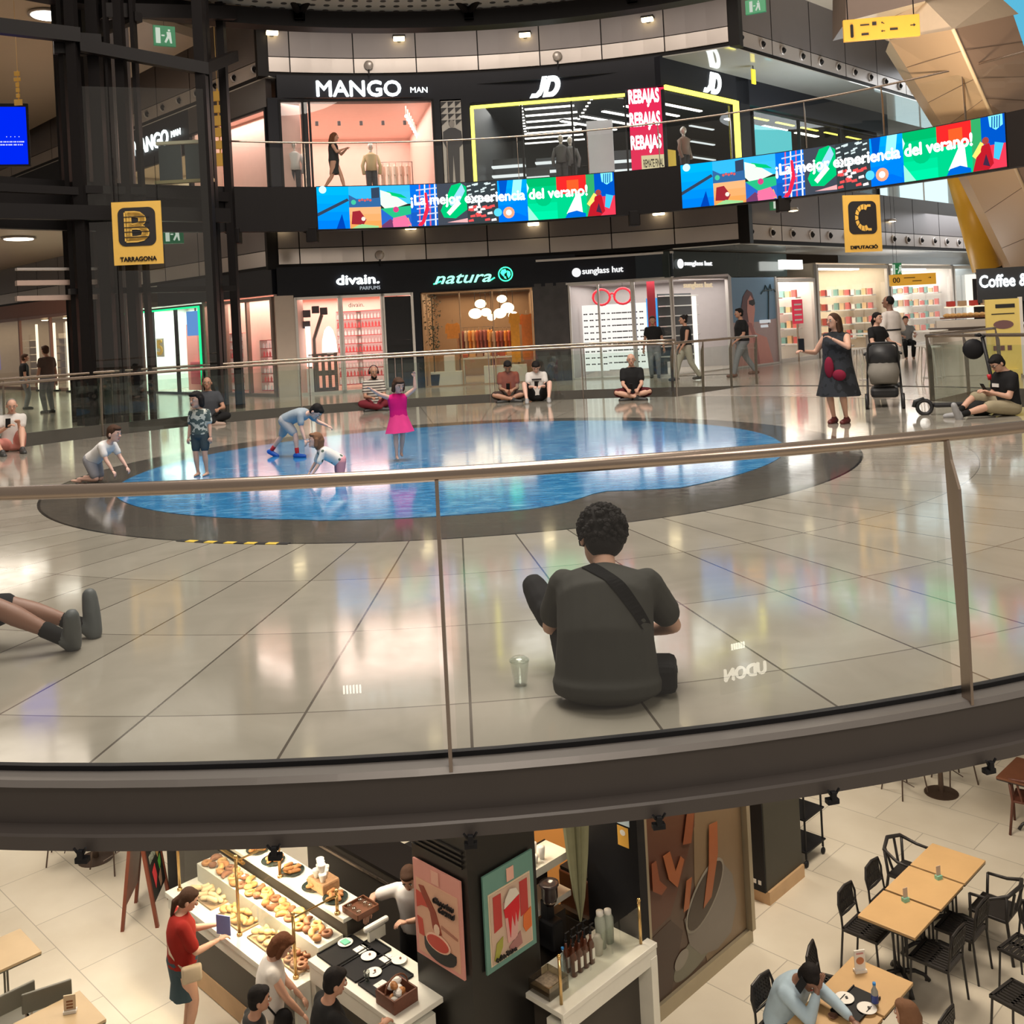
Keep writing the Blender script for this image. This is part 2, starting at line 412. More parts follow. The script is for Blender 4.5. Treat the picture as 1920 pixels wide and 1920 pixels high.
# ================================================================ BLUE FLOOR PICTURE
def blue_mat():
    m = bpy.data.materials.new('blue_floor_print'); m.use_nodes = True; nt = m.node_tree; N = nt.nodes; L = nt.links
    b = N['Principled BSDF']; b.inputs['Roughness'].default_value = 0.10; b.inputs['Specular IOR Level'].default_value = 0.8
    tc = N.new('ShaderNodeTexCoord'); mp = N.new('ShaderNodeMapping'); mp.inputs['Scale'].default_value = (1.2, 3.2, 1)
    L.new(tc.outputs['Object'], mp.inputs[0])
    a = N.new('ShaderNodeTexNoise'); a.inputs['Scale'].default_value = 2.6; a.inputs['Detail'].default_value = 10; a.inputs['Roughness'].default_value = 0.65; a.inputs['Distortion'].default_value = 1.5
    L.new(mp.outputs[0], a.inputs['Vector'])
    cr = N.new('ShaderNodeValToRGB'); e = cr.color_ramp.elements
    e[0].position = 0.3; e[0].color = (0.012, 0.11, 0.33, 1); e[1].position = 0.75; e[1].color = (0.20, 0.46, 0.68, 1)
    x = e.new(0.5); x.color = (0.03, 0.22, 0.48, 1)
    L.new(a.outputs['Fac'], cr.inputs[0]); L.new(cr.outputs[0], b.inputs['Base Color'])
    return m
bm = B(); pts = []
for i in range(120):
    a = 360 * i / 120; r = 3.95 + 0.10 * sin(radians(a * 2 + 40)) + 0.22 * max(0, sin(radians(a)))
    # stepped notch at the front right of the print
    if 286 < a < 306: r -= 0.42 * (1 - abs(a - 296) / 10)
    if 252 < a < 285: r += 0.05
    pts.append(Vector((r * cos(radians(a)), 0.12 + r * sin(radians(a)), 0)))
prism(bm, pts, (0, 0, 0.004))
o = link('floor_print', bm, blue_mat(), loc=(CX, CY, 0.001)); tag(o, 'round blue water picture laid flat in the middle of the polished platform floor', 'floor picture')
# barrier tape strip on the ring edge
bm = B()
for i in range(11):
    a0 = -116 + i * 1.15; sector(bm, 4.74, 4.80, a0, a0 + 1.15, 0.001, 0.006, 0.6, i % 2)
tag(link('barrier_tape', bm, [black, mat('tape_yellow', (0.7, 0.5, 0.05), 0.5)]), 'black and yellow tape stuck along the rim of the dark floor ring', 'tape')

# ================================================================ BALUSTRADES
def balustrade(name, label, path, post_at, zt=1.08, handle_r=0.028, post_w=0.045, lean=None, gm=None, rail_m=None, blade=False, z0=0.0, gtop=0.93, group=None):
    """path: fn(t)->(point,normal); post_at: list of t. Children: handrail, posts, panes"""
    root = empty(name, path(post_at[0])[0] + Vector((0, 0, z0)), 0, label, 'railing', group); R0 = Vector(root.location)
    def W(t, z, off=0.0):
        p, nrm = path(t); return Vector((p.x, p.y, z0 + z)) + nrm * off - R0
    t0, t1 = post_at[0], post_at[-1]; n = max(2, int(len(post_at) * 5))
    bm = B(); tube(bm, [W(t0 + (t1 - t0) * i / n, zt) for i in range(n + 1)], handle_r, 12)
    link('handrail', bm, rail_m or steel, root, True)
    for t in post_at:
        bm = B(); p, nrm = path(t); tang = Vector((-nrm.y, nrm.x, 0))
        d = 0.014
        pr = [W(t, -0.04, 0.03) , W(t, -0.04, 0.085), W(t, 0.55, 0.085), W(t, 0.86, 0.075), W(t, zt - 0.10, 0.035), W(t, zt - 0.02, 0.02), W(t, zt - 0.02, 0.0), W(t, zt - 0.12, 0.0), W(t, 0.2, 0.03)]
        prism(bm, [q - tang * d / 2 for q in pr], tang * d)
        link('post', bm, rail_m or steel, root)
    for a, b in zip(post_at, post_at[1:]):
        g = (b - a) * 0.012; bm = B(); k = 4; vin = []; 
        P = [(W(a + g + (b - a - 2 * g) * i / k, 0.0), W(a + g + (b - a - 2 * g) * i / k, gtop)) for i in range(k + 1)]
        Q = [(W(a + g + (b - a - 2 * g) * i / k, 0.0, 0.0), 0) for i in range(k + 1)]
        for i in range(k): quad(bm, [P[i][0], P[i + 1][0], P[i + 1][1], P[i][1]])
        link('glass_pane', bm, gm or glass, root)
    return root
def arc_path(r): return lambda t: (pol(r, t), Vector((cos(radians(t)), sin(radians(t)), 0)))
def line_path(a, b, side=1):
    a = Vector(a); b = Vector(b); d = (b - a).normalized(); nn = Vector((d.y, -d.x, 0)) * side; Ln = (b - a).length
    return lambda t: (a + (b - a) * t / Ln, nn)
STEP = 14.25; A0 = -87.2
near = [A0 + STEP * k for k in range(-3, 4)]
balustrade('glass_balustrade', 'curved glass balustrade with steel handrail nearest the seated man with the shoulder strap', arc_path(RP + 0.03), near, gm=glass_near)
# right of the bridge and the rest
bridge_r = degrees(atan2((brp(8.4, -BW) - BC).y, (brp(8.4, -BW) - BC).x)); bridge_l = degrees(atan2((brp(8.4, BW) - BC).y, (brp(8.4, BW) - BC).x))
right = [near[-1] + (bridge_r - near[-1]) * k / 5 for k in range(6)]
balustrade('glass_balustrade', 'glass balustrade at the platform edge behind the seated young man with the scooter', arc_path(RP + 0.03), right)
left = [bridge_l + (near[0] + 360 - bridge_l) * k / 13 for k in range(14)]
balustrade('glass_balustrade', 'curved glass balustrade behind the people sitting at the far side of the platform', arc_path(RP + 0.03), left)
pl = line_path(brp(8.35, BW), brp(11.6, BW), -1); balustrade('glass_balustrade', 'short glass balustrade on the bridge in front of the walking woman in grey trousers', pl, [0, 1.1, 2.2, 3.25])
pr_ = line_path(brp(8.35, -BW), brp(11.6, -BW), 1); balustrade('glass_balustrade', 'short glass balustrade on the bridge beside the pushchair', pr_, [0, 1.6, 3.25])
wl = [bridge_l + 4 + (150 - bridge_l) * k / 8 for k in range(9)]
balustrade('glass_balustrade', 'curved glass balustrade on the outer walkway in front of the perfume and clothes shops', arc_path(RW + 0.06), wl)
wr = [8, 17, 26]
balustrade('glass_balustrade', 'glass balustrade on the outer walkway in front of the coffee stand', arc_path(RW + 0.06), wr)
# ================================================================ FACADES
RF = 15.4
def fa(x, y): return angof(cyl(x, y, RF))
aL, aR = fa(519, 440), fa(1386, 440)
Apt = pol(RF, aL); Bpt = pol(RF, aR)
def bulkhead(zb, zl, zd, zt, nm):
    """grey clad band: strip zb..zl-?, light panels, dark panels up to zt"""
    bm = B()
    sector(bm, RF + 0.02, RF + 0.4, aR - 1.0, aL + 1.0, zb, zt, 2)          # backing
    for f in bm.faces: f.material_index = 2
    pa = 6.37; a = aR
    while a < aL - 0.1:
        b = min(a + pa, aL)
        sector(bm, RF - 0.03, RF + 0.03, a + 0.06, b - 0.06, zl, zd - 0.012, 1.6, 0)
        sector(bm, RF - 0.03, RF + 0.03, a + 0.06, b - 0.06, zd + 0.012, zt, 1.6, 1)
        a = b
    for P0, D in ((Bpt, DR), (Apt, DL)):
        nn = Vector((D.y, -D.x, 0)) if D.x > 0 else Vector((-D.y, -D.x, 0))   # towards the street
        if D.x < 0: nn = Vector((0.714, 0.700, 0)) * 0 + Vector((-D.y * -1, D.x * -1, 0)) ; nn = Vector((0.714, 0.7, 0)); nn = Vector((-nn.x, -nn.y, 0)) * -1
        L = 2.2
        for i in range(16):
            p = P0 + D * (i * L + 0.02); q = P0 + D * ((i + 1) * L - 0.02)
            w_ = Vector((0, 0.25, 0))
            for z0_, z1_, m_ in ((zl, zd - 0.012, 0), (zd + 0.012, zt, 1)):
                prism(bm, [p + Vector((0, 0, z0_)), q + Vector((0, 0, z0_)), q + w_ + Vector((0, 0, z0_)), p + w_ + Vector((0, 0, z0_))], (0, 0, z1_ - z0_), m_)
            prism(bm, [p + Vector((0, 0.03, zb)), q + D * 0.05 + Vector((0, 0.03, zb)), q + w_ * 1.5 + Vector((0, 0, zb)), p + w_ * 1.5 + Vector((0, 0, zb))], (0, 0, zt - zb - 0.01), 2)
    return struct(nm, bm, [panel_lt, panel_dk, steel_dk])
bulkhead(3.42, 3.54, 3.96, 5.15, 'wall_bulkhead')
bulkhead(8.58, 8.70, 9.10, 10.6, 'wall_bulkhead.001')
# round vents with nozzles along the street bands
def vents(z, P0, D, n, t0, label):
    nn = Vector((D.y, -D.x, 0)) if D.x > 0 else Vector((0.714, 0.7, 0)) * 0 + Vector((-D.y, D.x, 0)) * -1
    if D.x < 0: nn = Vector((0.714, -0.0, 0)) + Vector((0, -0.7, 0))
    root = None
    for i in range(n):
        p = P0 + D * (t0 + i * 1.1) + Vector((0, 0, z)) + nn * 0.02
        if root is None:
            root = empty('air_nozzle', p, 0, label, 'air vent', 'round air nozzles ' + label[-24:])
            b1 = B(); M = plane_M((0, 0, 0), Vector((-nn.y, nn.x, 0)), (0, 0, 1))
            q = B(); lathe(q, [(0.13, -0.02), (0.13, 0.02), (0.10, 0.03), (0.095, -0.01), (0.0, -0.01)], seg=18); bmesh.ops.transform(q, matrix=M, verts=q.verts)
            link('collar', q, panel_lt, root, True)
            q = B(); lathe(q, [(0.085, 0.0), (0.06, 0.07), (0.04, 0.07), (0.03, 0.0)], seg=14)
            bmesh.ops.rotate(q, cent=(0, 0, 0), matrix=Matrix.Rotation(0.5, 3, 'X'), verts=q.verts); bmesh.ops.transform(q, matrix=M, verts=q.verts)
            link('nozzle', q, steel_dk, root, True)
        else: dup(root, p)
vents(3.75, Bpt, DR, 14, 0.55, 'round steel air nozzle in the light band over the ground floor street shops')
vents(8.9, Bpt, DR, 14, 0.55, 'round steel air nozzle in the light band over the upper street shops')
vents(8.9, Apt, DL, 7, 0.7, 'round steel air nozzle in the light band behind the lift shaft')

# upper gallery slab, ceilings of the levels
RU = 12.4; ZU = 5.2
slab = mat('gallery_soffit', (0.50, 0.42, 0.33), 0.4, scale=0.6)
bm = B(); sector(bm, RU + 0.15, RF + 0.5, 2, 178, 4.95, ZU, 2)
struct('floor.004', bm, [slab])
bm = B()
ringp = [pol(RF + 0.3, aR + (aL - aR) * i / 20, 4.97) for i in range(21)]
prism(bm, [Bpt + Vector((0, 0.1, 4.97))] + ringp + [Apt + Vector((0, .1, 4.97)), Apt + DL * 45 + Vector((0, 0, 4.97)), Bpt + DR * 45 + Vector((0, 0, 4.97))], (0, 0, 0.2))
struct('floor.005', bm, [slab])
bm = B()  # left street ceiling at both levels, with a void towards the shaft
for z in (4.9, 9.9):
    prism(bm, [pol(13.4, 175, z), pol(13.4, 160, z), pol(13.4, 146, z), Apt + Vector((-2.0, 1, z)), Apt + DL * 40 + Vector((0, 0, z)), Vector((-50, 40, z)), Vector((-50, 14, z))], (0, 0, 0.25))
struct('ceiling.001', bm, slab)
# glossy underside strips between band and shop line in the right street, and top ceiling
SOFF = Vector((-0.714, 0.7, 0)) * 1.7
bm = B()
for z in (3.40, 8.56):
    prism(bm, [Bpt + Vector((0, 0, z)), Bpt + DR * 34 + Vector((0, 0, z)), Bpt + DR * 34 + SOFF * 1.2 + Vector((0, 0, z)), Bpt + SOFF * 1.2 + Vector((0, 0, z))], (0, 0, 0.03))
    prism(bm, [Bpt + Vector((0, 0, z)), Bpt + SOFF * 1.2 + Vector((0, 0, z)), pol(RF + 0.6, aR + 9, z), pol(RF + 0.0, aR + 6.6, z), pol(RF, aR + 3.3, z)], (0, 0, 0.03))
    prism(bm, [Apt + Vector((0, 0, z)), Apt + DL * 34 + Vector((0, 0, z)), Apt + DL * 34 + Vector((0.714, 0.7, 0)) * 2 + Vector((0, 0, z)), Apt + Vector((0.714, 0.7, 0)) * 2 + Vector((0, 0, z))], (0, 0, 0.03))
struct('ceiling.002', bm, soffit_m)
bm = B(); prism(bm, [(-50, 14, 10.6), (-50, 75, 10.6), (50, 75, 10.6), (50, 14, 10.6), (12.2, 14, 10.6)] + [tuple(pol(13.2, 5 + 170 * i / 30, 10.6)) for i in range(31)], (0, 0, 0.2))
struct('ceiling.003', bm, slab)
# upper ring beam (dark) at both levels
bm = B(); sector(bm, RU - 0.02, RU + 0.18, -5, 185, 4.12, ZU - 0.02, 1.5); struct('trim_3', bm, steel_dk)
bm = B(); sector(bm, RU - 0.1, RU + 0.35, -5, 185, 9.02, 9.42, 1.5); struct('trim_4', bm, steel_dk)
# perforated cone under the roof
def perf_mat():
    m = bpy.data.materials.new('perforated_sheet'); m.use_nodes = True; nt = m.node_tree; N = nt.nodes; L = nt.links
    b = N['Principled BSDF']; b.inputs['Roughness'].default_value = 0.5; tc = N.new('ShaderNodeTexCoord'); sp = N.new('ShaderNodeSeparateXYZ'); L.new(tc.outputs['Object'], sp.inputs[0])
    def M(op, a, c=0.0):
        n = N.new('ShaderNodeMath'); n.operation = op
        for i, v in enumerate((a, c)):
            if isinstance(v, (int, float)): n.inputs[i].default_value = v
            else: L.new(v, n.inputs[i])
        return n.outputs[0]
    r = M('SQRT', M('ADD', M('MULTIPLY', sp.outputs[0], sp.outputs[0]), M('MULTIPLY', sp.outputs[1], sp.outputs[1])))
    a = M('MULTIPLY', M('ARCTAN2', sp.outputs[1], sp.outputs[0]), 36.0)
    fx = M('SUBTRACT', M('FRACT', M('ADD', a, 200.0)), 0.5); fy = M('SUBTRACT', M('FRACT', M('MULTIPLY', r, 3.2)), 0.5)
    d = M('ADD', M('MULTIPLY', fx, fx), M('MULTIPLY', fy, fy)); h = M('LESS_THAN', d, 0.05)
    mx = N.new('ShaderNodeMix'); mx.data_type = 'RGBA'; mx.inputs[6].default_value = (0.42, 0.41, 0.38, 1); mx.inputs[7].default_value = (0.04, 0.04, 0.04, 1)
    L.new(h, mx.inputs[0]); L.new(mx.outputs[2], b.inputs['Base Color']); return m
bm = B(); n = 40
for i in range(n):
    a0, a1 = 35 + 110 * i / n, 35 + 110 * (i + 1) / n
    Z = Vector((CX, CY, 0)); quad(bm, [pol(12.35, a0, 9.44) - Z, pol(12.35, a1, 9.44) - Z, pol(11.0, a1, 9.55) - Z, pol(11.0, a0, 9.55) - Z])
o = struct('ceiling.004', bm, perf_mat(), True); o.location = (CX, CY, 0)
# roof struts: V brackets of dark tubes standing on the ring beam
def strut(pa, pb, r, label, m=steel_dk):
    root = empty('steel_strut', pa, 0, label, 'strut', 'dark steel struts of the roof')
    bm = B(); tube(bm, [Vector(), Vector(pb) - Vector(pa)], r, 10); link('tube', bm, m, root, True)
    d = (Vector(pb) - Vector(pa)); a, b = frame_of(d)
    bm = B(); box(bm, (0, 0, 0), (r * 2.6, r * 2.6, r * 3.2), bev=0.01); link('end_bracket', bm, m, root)
for x0, xs in ((560, (-70, 70)), (880, (-95, 90)), (1190, (-50, 40)), (1000, ())):
    for dx in xs:
        a0 = angof(cyl(x0, 40, RU)); a1 = angof(cyl(x0 + dx * 1.9, 0, RU))
        strut(pol(RU - 0.15, a0, 9.3), pol(10.2, a1, 11.2), 0.09, 'dark steel strut rising from the upper ring beam to the roof')
for x0, x1 in ((585, 535), (1190, 1212), (1470, 1500), (440, 390)):
    a0 = angof(cyl(x0, 430, RU)); a1 = angof(cyl(x1, 390, RU))
    root = empty('beam_bracket', pol(RU + 0.05, a0, 3.95), 0, 'dark steel bracket with a thin bright tube under the ring beam', 'bracket', 'steel brackets under the lower ring beam')
    bm = B(); box(bm, (0, 0.05, 0.08), (0.26, 0.3, 0.36), 0, 0, 0.02); link('plate', bm, steel_dk, root)
    bm = B(); tube(bm, [Vector((0, 0, 0.05)), pol(RU + 1.2, a1, 4.9) - Vector(root.location)], 0.035, 8); link('tie_rod', bm, steel, root, True)
    bm = B(); tube(bm, [Vector((0.08, 0, 0.05)), pol(RU + 1.6, a1 + 2, 4.9) - Vector(root.location)], 0.05, 8); link('strut', bm, steel_dk, root, True)

# ---- wall lamps on the clad bands
def wall_lamp(x, y, z, label, grp):
    a = angof(cyl(x, y, RF - 0.15)); p = pol(RF - 0.16, a, z); rz = radians(a - 90)
    root = empty('wall_lamp', p, rz, label, 'lamp', grp)
    bm = B(); box(bm, (0, 0.02, 0.045), (0.34, 0.2, 0.06), 0, 0, 0.01); link('housing', bm, steel_dk, root)
    bm = B(); box(bm, (0, -0.02, -0.03), (0.3, 0.16, 0.09), 0, 0, 0.01); link('diffuser', bm, warmgl, root)
    bm = B(); box(bm, (0, 0.1, 0.0), (0.1, 0.08, 0.14)); link('bracket', bm, steel_dk, root)
    for sx in ():
        pass
    return root
for x, y in ((529, 423), (770, 425), (1000, 418), (1235, 398)):
    wall_lamp(x, y, cyl(x, y, RF - 0.16).z, 'small warm floodlight on the grey band just under the video screens', 'warm floodlights under the lower ring')
for x, y in ((510, 60), (748, 71), (984, 64), (1214, 35)):
    wall_lamp(x, y, cyl(x, y, RF - 0.16).z, 'small warm floodlight on the grey band below the top ring beam', 'warm floodlights under the top ring')
for x, y in ((1487, 395), (1672, 415)):
    p = at(x, y, 27.5 if x < 1600 else 33); root = empty('ceiling_spotlight', p, 0, 'warm round spotlight above the street band behind the C banner' if x > 1600 else 'warm round spotlight left of the C banner', 'lamp')
    bm = B(); lathe(bm, [(0.13, 0.08), (0.16, 0.0), (0.14, 0.0)], seg=14); link('housing', bm, panel_lt, root, True)
    bm = B(); lathe(bm, [(0.13, -0.01), (0.0, -0.03)], seg=14); link('diffuser', bm, warmgl, root)
# small domes (loudspeakers) and camera pods on bands
for i, (x, y) in enumerate(((691, 122), (1045, 105), (712, 478))):
    p = cyl(x, y, RF - 0.1); root = empty('dome_speaker', p, 0, ['pale round dome on the band above the long white sign of the clothes shop', 'pale round dome on the band above the two-letter sign', 'pale round dome on the band above the perfume shop sign'][i], 'speaker')
    bm = B(); ball(bm, (0, 0, 0), (0.13, 0.05, 0.13)); link('dome', bm, panel_lt, root, True)
    bm = B(); tube(bm, [(0, 0, -0.12), (0, -0.02, -0.3)], 0.02, 6); link('stem', bm, black, root)

# ================================================================ VIDEO RIBBON
def led_screen(x0, y0, x1, y1, label):
    a0 = angof(cyl(x0, y0, 12.33)); a1 = angof(cyl(x1, y1, 12.33)); zb, zt = 4.15, 5.17
    root = empty('video_screen', pol(12.33, a0, zb), 0, label, 'screen', None); R0 = Vector(root.location)
    def P(s, t, r=12.33): return pol(r, a0 + (a1 - a0) * s, zb + (zt - zb) * t) - R0
    bm = B(); sector(bm, 12.345, 12.39, a1, a0, zb - 0.02, zt + 0.02, 1.0); bmesh.ops.translate(bm, vec=-R0, verts=bm.verts)
    link('housing', bm, black, root)
    cols = []; bm = B()
    def mi(c, s=1.0):
        m = glow('led_%02x%02x%02x' % tuple(int(min(1, v) * 255) for v in c), c, 1.35)
        if m not in cols: cols.append(m)
        return cols.index(m)
    def rect(s0, s1, t0, t1, c, r=12.335):
        n = max(1, int((s1 - s0) / 0.02)); k = mi(c)
        for i in range(n):
            sa = s0 + (s1 - s0) * i / n; sb = s0 + (s1 - s0) * (i + 1) / n
            quad(bm, [P(sa, t0, r), P(sb, t0, r), P(sb, t1, r), P(sa, t1, r)], k)
    def grad(s0, s1, t0, t1, c0, c1, n=5, r=12.335):
        for i in range(n):
            f = (i + 0.5) / n; rect(s0, s1, t0 + (t1 - t0) * i / n, t0 + (t1 - t0) * (i + 1) / n, tuple(a + (b - a) * f for a, b in zip(c0, c1)), r)
    def poly(pts, c, r=12.328):
        quad(bm, [P(s, t, r) for s, t in pts], mi(c))
    def disc(s, t, rs, c, r=12.322, sq=7.2, n=14): poly([(s + rs / sq * cos(2 * pi * k / n), t + rs * sin(2 * pi * k / n)) for k in range(n)], c, r)
    BL, CYN, SKY, GR, RD, OR, WH, DKc = (0.0, 0.10, 0.75), (0.05, 0.75, 0.95), (0.03, 0.42, 0.85), (0.0, 0.50, 0.16), (0.75, 0.01, 0.02), (0.85, 0.30, 0.06), (0.85, 0.9, 0.95), (0.03, 0.05, 0.09)
    grad(0, .105, 0, 1, (0.0, 0.16, 0.75), (0.0, 0.42, 0.85)); disc(.02, .93, .09, (0.6, .9, 1)); poly([(0, .38), (.10, .72), (.105, .66), (0, .30)], DKc); poly([(.06, 0), (.08, .35), (.09, 0)], (0, .05, .4))
    rect(.105, .21, .5, 1, SKY); poly([(.105, .5), (.105, .8), (.13, .7), (.17, .7), (.21, .72), (.21, .5)], (0.03, 0.12, 0.3)); poly([(.18, .7), (.18, .95), (.208, .97), (.208, .66)], DKc)
    grad(.105, .21, 0, .5, OR, (0.8, .42, .2), 3); poly([(.11, .1), (.115, .4), (.14, .42), (.16, .2), (.15, .08)], (.3, .02, .03)); poly([(.11, 0), (.14, .1), (.2, .04), (.2, 0)], (.3, .6, .25)); disc(.12, .62, .06, (0.05, .5, .3)); disc(.15, .22, .05, (.8, .7, .6))
    rect(.105, .21, .5, .54, (0.0, .25, .7))
    for k in range(5): disc(.14 + k * .009, .66 + .02 * (k % 2), .03, (.6, .1, .1))
    grad(.21, .31, .55, 1, (0.05, .5, .75), SKY, 3); poly([(.21, .9), (.25, .8), (.30, .55), (.23, .4), (.21, .55)], (.7, .95, .7)); poly([(.21, .82), (.235, .86), (.28, .78), (.3, .68), (.25, .74)], GR)
    rect(.21, .31, 0, .45, (0.02, .12, .5)); poly([(.21, .45), (.31, .5), (.31, .3), (.25, .22)], (.02, .45, .2)); poly([(.24, 0), (.255, .35), (.28, .4), (.31, .05), (.30, 0)], (.75, .15, .3)); poly([(.21, .05), (.24, .2), (.27, .02), (.26, 0), (.21, 0)], (.15, .04, .12)); disc(.26, .42, .07, (.6, .05, .2)); poly([(.28, .1), (.3, .22), (.31, .0)], (.8, .4, .1))
    grad(.31, .40, 0, 1, (0.01, .08, .4), (0, .16, .75), 3)
    for k in range(4): poly([(.335 + k * .018, 0), (.34 + k * .018, 0), (.345 + k * .017, 1), (.341 + k * .017, 1)], WH if k % 2 else (.7, .1, .2))
    for k in range(6): poly([(.33, .1 + k * .15), (.33, .13 + k * .15), (.40, .17 + k * .15), (.40, .14 + k * .15)], (.5, .6, .85))
    poly([(.33, .02), (.345, .12), (.36, .45), (.358, .8), (.366, .8), (.372, .4), (.355, .08), (.345, 0)], (.75, .02, .06), 12.325)
    rect(.40, .50, 0, 1, (.05, .06, .08)); poly([(.41, .35), (.45, .95), (.48, 1), (.50, .9), (.50, .35), (.46, .15), (.42, .18)], GR); poly([(.44, .5), (.485, .98), (.495, .8), (.46, .35)], (.3, .6, .9), 12.326); poly([(.43, .3), (.47, .6), (.48, .5), (.44, .22)], (.75, .85, .8), 12.325)
    poly([(.43, .06), (.5, .14), (.5, .04)], (.8, .4, .4))
    rect(.50, .605, 0, 1, (.035, .045, .05))
    rnd = random.Random(5)
    for k in range(26):
        s_ = .502 + rnd.random() * .085; t_ = .45 + rnd.random() * .5; poly([(s_, t_), (s_ + .014, t_ + .02), (s_ + .013, t_ + .05), (s_, t_ + .035)], (.6, .7, .7))
    for k in range(20):
        s_ = .502 + rnd.random() * .08; t_ = .03 + rnd.random() * .36; poly([(s_, t_), (s_ + .018, t_ + .01), (s_ + .016, t_ + .07), (s_, t_ + .05)], (.75, .08, .08) if k % 3 else (.85, .75, .75))
    grad(.605, .705, 0, 1, (0, .12, .7), (0, .35, .9)); poly([(.61, 1), (.615, .5), (.63, .6), (.64, 1)], (0.0, .08, .5)); poly([(.65, .55), (.66, 1), (.69, 1), (.68, .5)], (.3, .85, 1)); poly([(.64, .4), (.70, .55), (.70, .1), (.67, .2)], (0.0, .2, .75))
    disc(.64, .22, .14, (.85, .35, .2)); disc(.64, .22, .07, (.85, .9, .95), 12.318); disc(.603, .24, .10, (.1, .6, .75)); 
    grad(.705, .805, 0, 1, (0, .75, .35), (0, .38, .10)); disc(.76, .52, .2, (0, .48, .18)); poly([(.705, 0), (.705, .35), (.74, 0)], (0.3, .85, .6)); poly([(.705, .9), (.712, .78), (.705, .66)], (.6, 1, .9))
    rect(.805, .905, .58, 1, (.8, .02, .02)); rect(.84, .88, .6, .9, (.85, .10, .02), 12.33); rect(.805, .905, 0, .58, (0, .55, .22)); poly([(.835, .1), (.87, .55), (.885, .55), (.89, .1)], (.85, .8, .85)); poly([(.83, 0), (.84, .12), (.87, .16), (.9, .08), (.9, 0)], (0, .12, .6), 12.325)
    rect(.905, .935, 0, 1, (.03, .36, .12)); rect(.93, 1.0, .45, 1, (0, .08, .5)); poly([(.955, 1), (.958, .8), (.975, .72), (.995, .8), (.995, 1)], (.2, .75, .9)); 
    for k in range(4): poly([(.965 + k * .007, .98), (.963 + k * .007, .76), (.966 + k * .007, .76), (.968 + k * .007, .98)], (0, .05, .3), 12.324)
    rect(.93, 1.0, 0, .45, (.75, .04, .08)); poly([(.905, .3), (.93, .55), (.94, .5), (.92, .2)], (.9, .7, .15)); poly([(.905, .0), (.925, .45), (.955, .5), (.965, .1), (.95, 0)], (.45, .01, .02)); poly([(.965, .2), (.97, .5), (.995, .45), (.98, .15)], (.05, .5, .85)); disc(.945, .55, .07, (.35, .05, .04)); poly([(.935, .1), (.945, .3), (.955, .05)], (.05, .02, .05), 12.32)
    link('picture', bm, cols, root)
    bm = text_bm('¡La mejor experiencia del verano!', 1.0, 0.035, 0, 0.02)
    xs = [v.co.x for v in bm.verts]; ys = [v.co.y for v in bm.verts]; xa, xb = min(xs), max(xs); ya, yb = min(ys), max(ys)
    bmesh.ops.subdivide_edges(bm, edges=[e for e in bm.edges if e.calc_length() > 0.3], cuts=1)
    for v in bm.verts:
        s_ = .31 + (v.co.x - xa) / (xb - xa) * .60; t_ = .42 + (v.co.y - ya) / (yb - ya) * .34
        v.co = P(s_, t_, 12.305 - v.co.z * 0.5)
    link('lettering', bm, glow('led_white', (1, 1, 1), 1.6), root)
    return root
led_screen(595, 390, 1153, 370, 'curved video ribbon under the gallery rail in front of the clothes shop')
led_screen(1278, 355, 1885, 258, 'curved video ribbon beside the beige leaning column')
# upper gallery balustrade
ups = [angof(cyl(x, 250, RU)) for x in (432, 520, 665, 805, 947, 1100)]
st = (ups[-1] - ups[0]) / (len(ups) - 1)
ups = [ups[0] + st * i for i in range(16)]
balustrade('gallery_balustrade', 'glass balustrade of the upper gallery above the video ribbons', arc_path(RU + 0.02), ups, 1.05, 0.022, gm=glass_shop, z0=ZU)

# ================================================================ LIFT SHAFT (dark steel frame)
lift = empty('lift_shaft', (-9.0, 22.0, -5.6), 0, 'dark steel lift shaft of tall columns standing behind the B banner', 'lift shaft'); LO = Vector(lift.location)
def colm(x, Y, wd, dp=0.22, m=steel_dk, nm='column', z0=-5.6, z1=11.5):
    p = at(x, 300, Y); bm = B(); box(bm, (p.x - LO.x, p.y - LO.y, (z0 + z1) / 2 + 5.6), (wd, dp, z1 - z0)); return link(nm, bm, m, lift)
for x, Y, wd in ((128, 21.0, 0.10), (147, 20.8, 0.20), (165, 22.5, 0.12), (188, 21.2, 0.24), (206, 23.5, 0.08), (236, 21.4, 0.18), (263, 21.6, 0.08), (386, 21.8, 0.22), (400, 22.6, 0.08), (427, 23.6, 0.17), (116, 22.0, 0.05), (212, 21.2, 0.05)): colm(x, Y, wd)
for x, Y, wd in ((140, 23.5, 0.10), (158, 24.2, 0.10), (176, 24.5, 0.12), (222, 24.2, 0.06), (250, 24.5, 0.05)): colm(x, Y, wd, 0.1, panel_dk, 'guide_rail')
def beam(xa, ya, Ya, xb, yb, Yb, h, m=steel_dk, nm='beam'):
    p, q = at(xa, ya, Ya), at(xb, yb, Yb); q.z = p.z if abs(q.z - p.z) < 0.35 else q.z
    bm = B(); d = (q - p); d.normalize(); s_ = d.cross(Vector((0, 0, 1))).normalized() * 0.09; up = Vector((0, 0, h / 2))
    prism(bm, [p - s_ - up - LO, p + s_ - up - LO, p + s_ + up - LO, p - s_ + up - LO], q - p); link(nm, bm, m, lift)
beam(-80, 40, 19.5, 150, 85, 20.8, 0.3); beam(150, 85, 20.8, 390, 130, 21.8, 0.26); beam(180, 60, 22.5, 260, 35, 21.6, 0.2); beam(100, 80, 20.8, 190, 82, 21.2, 0.45); beam(190, 20, 21.2, 440, 25, 23.6, 0.3)
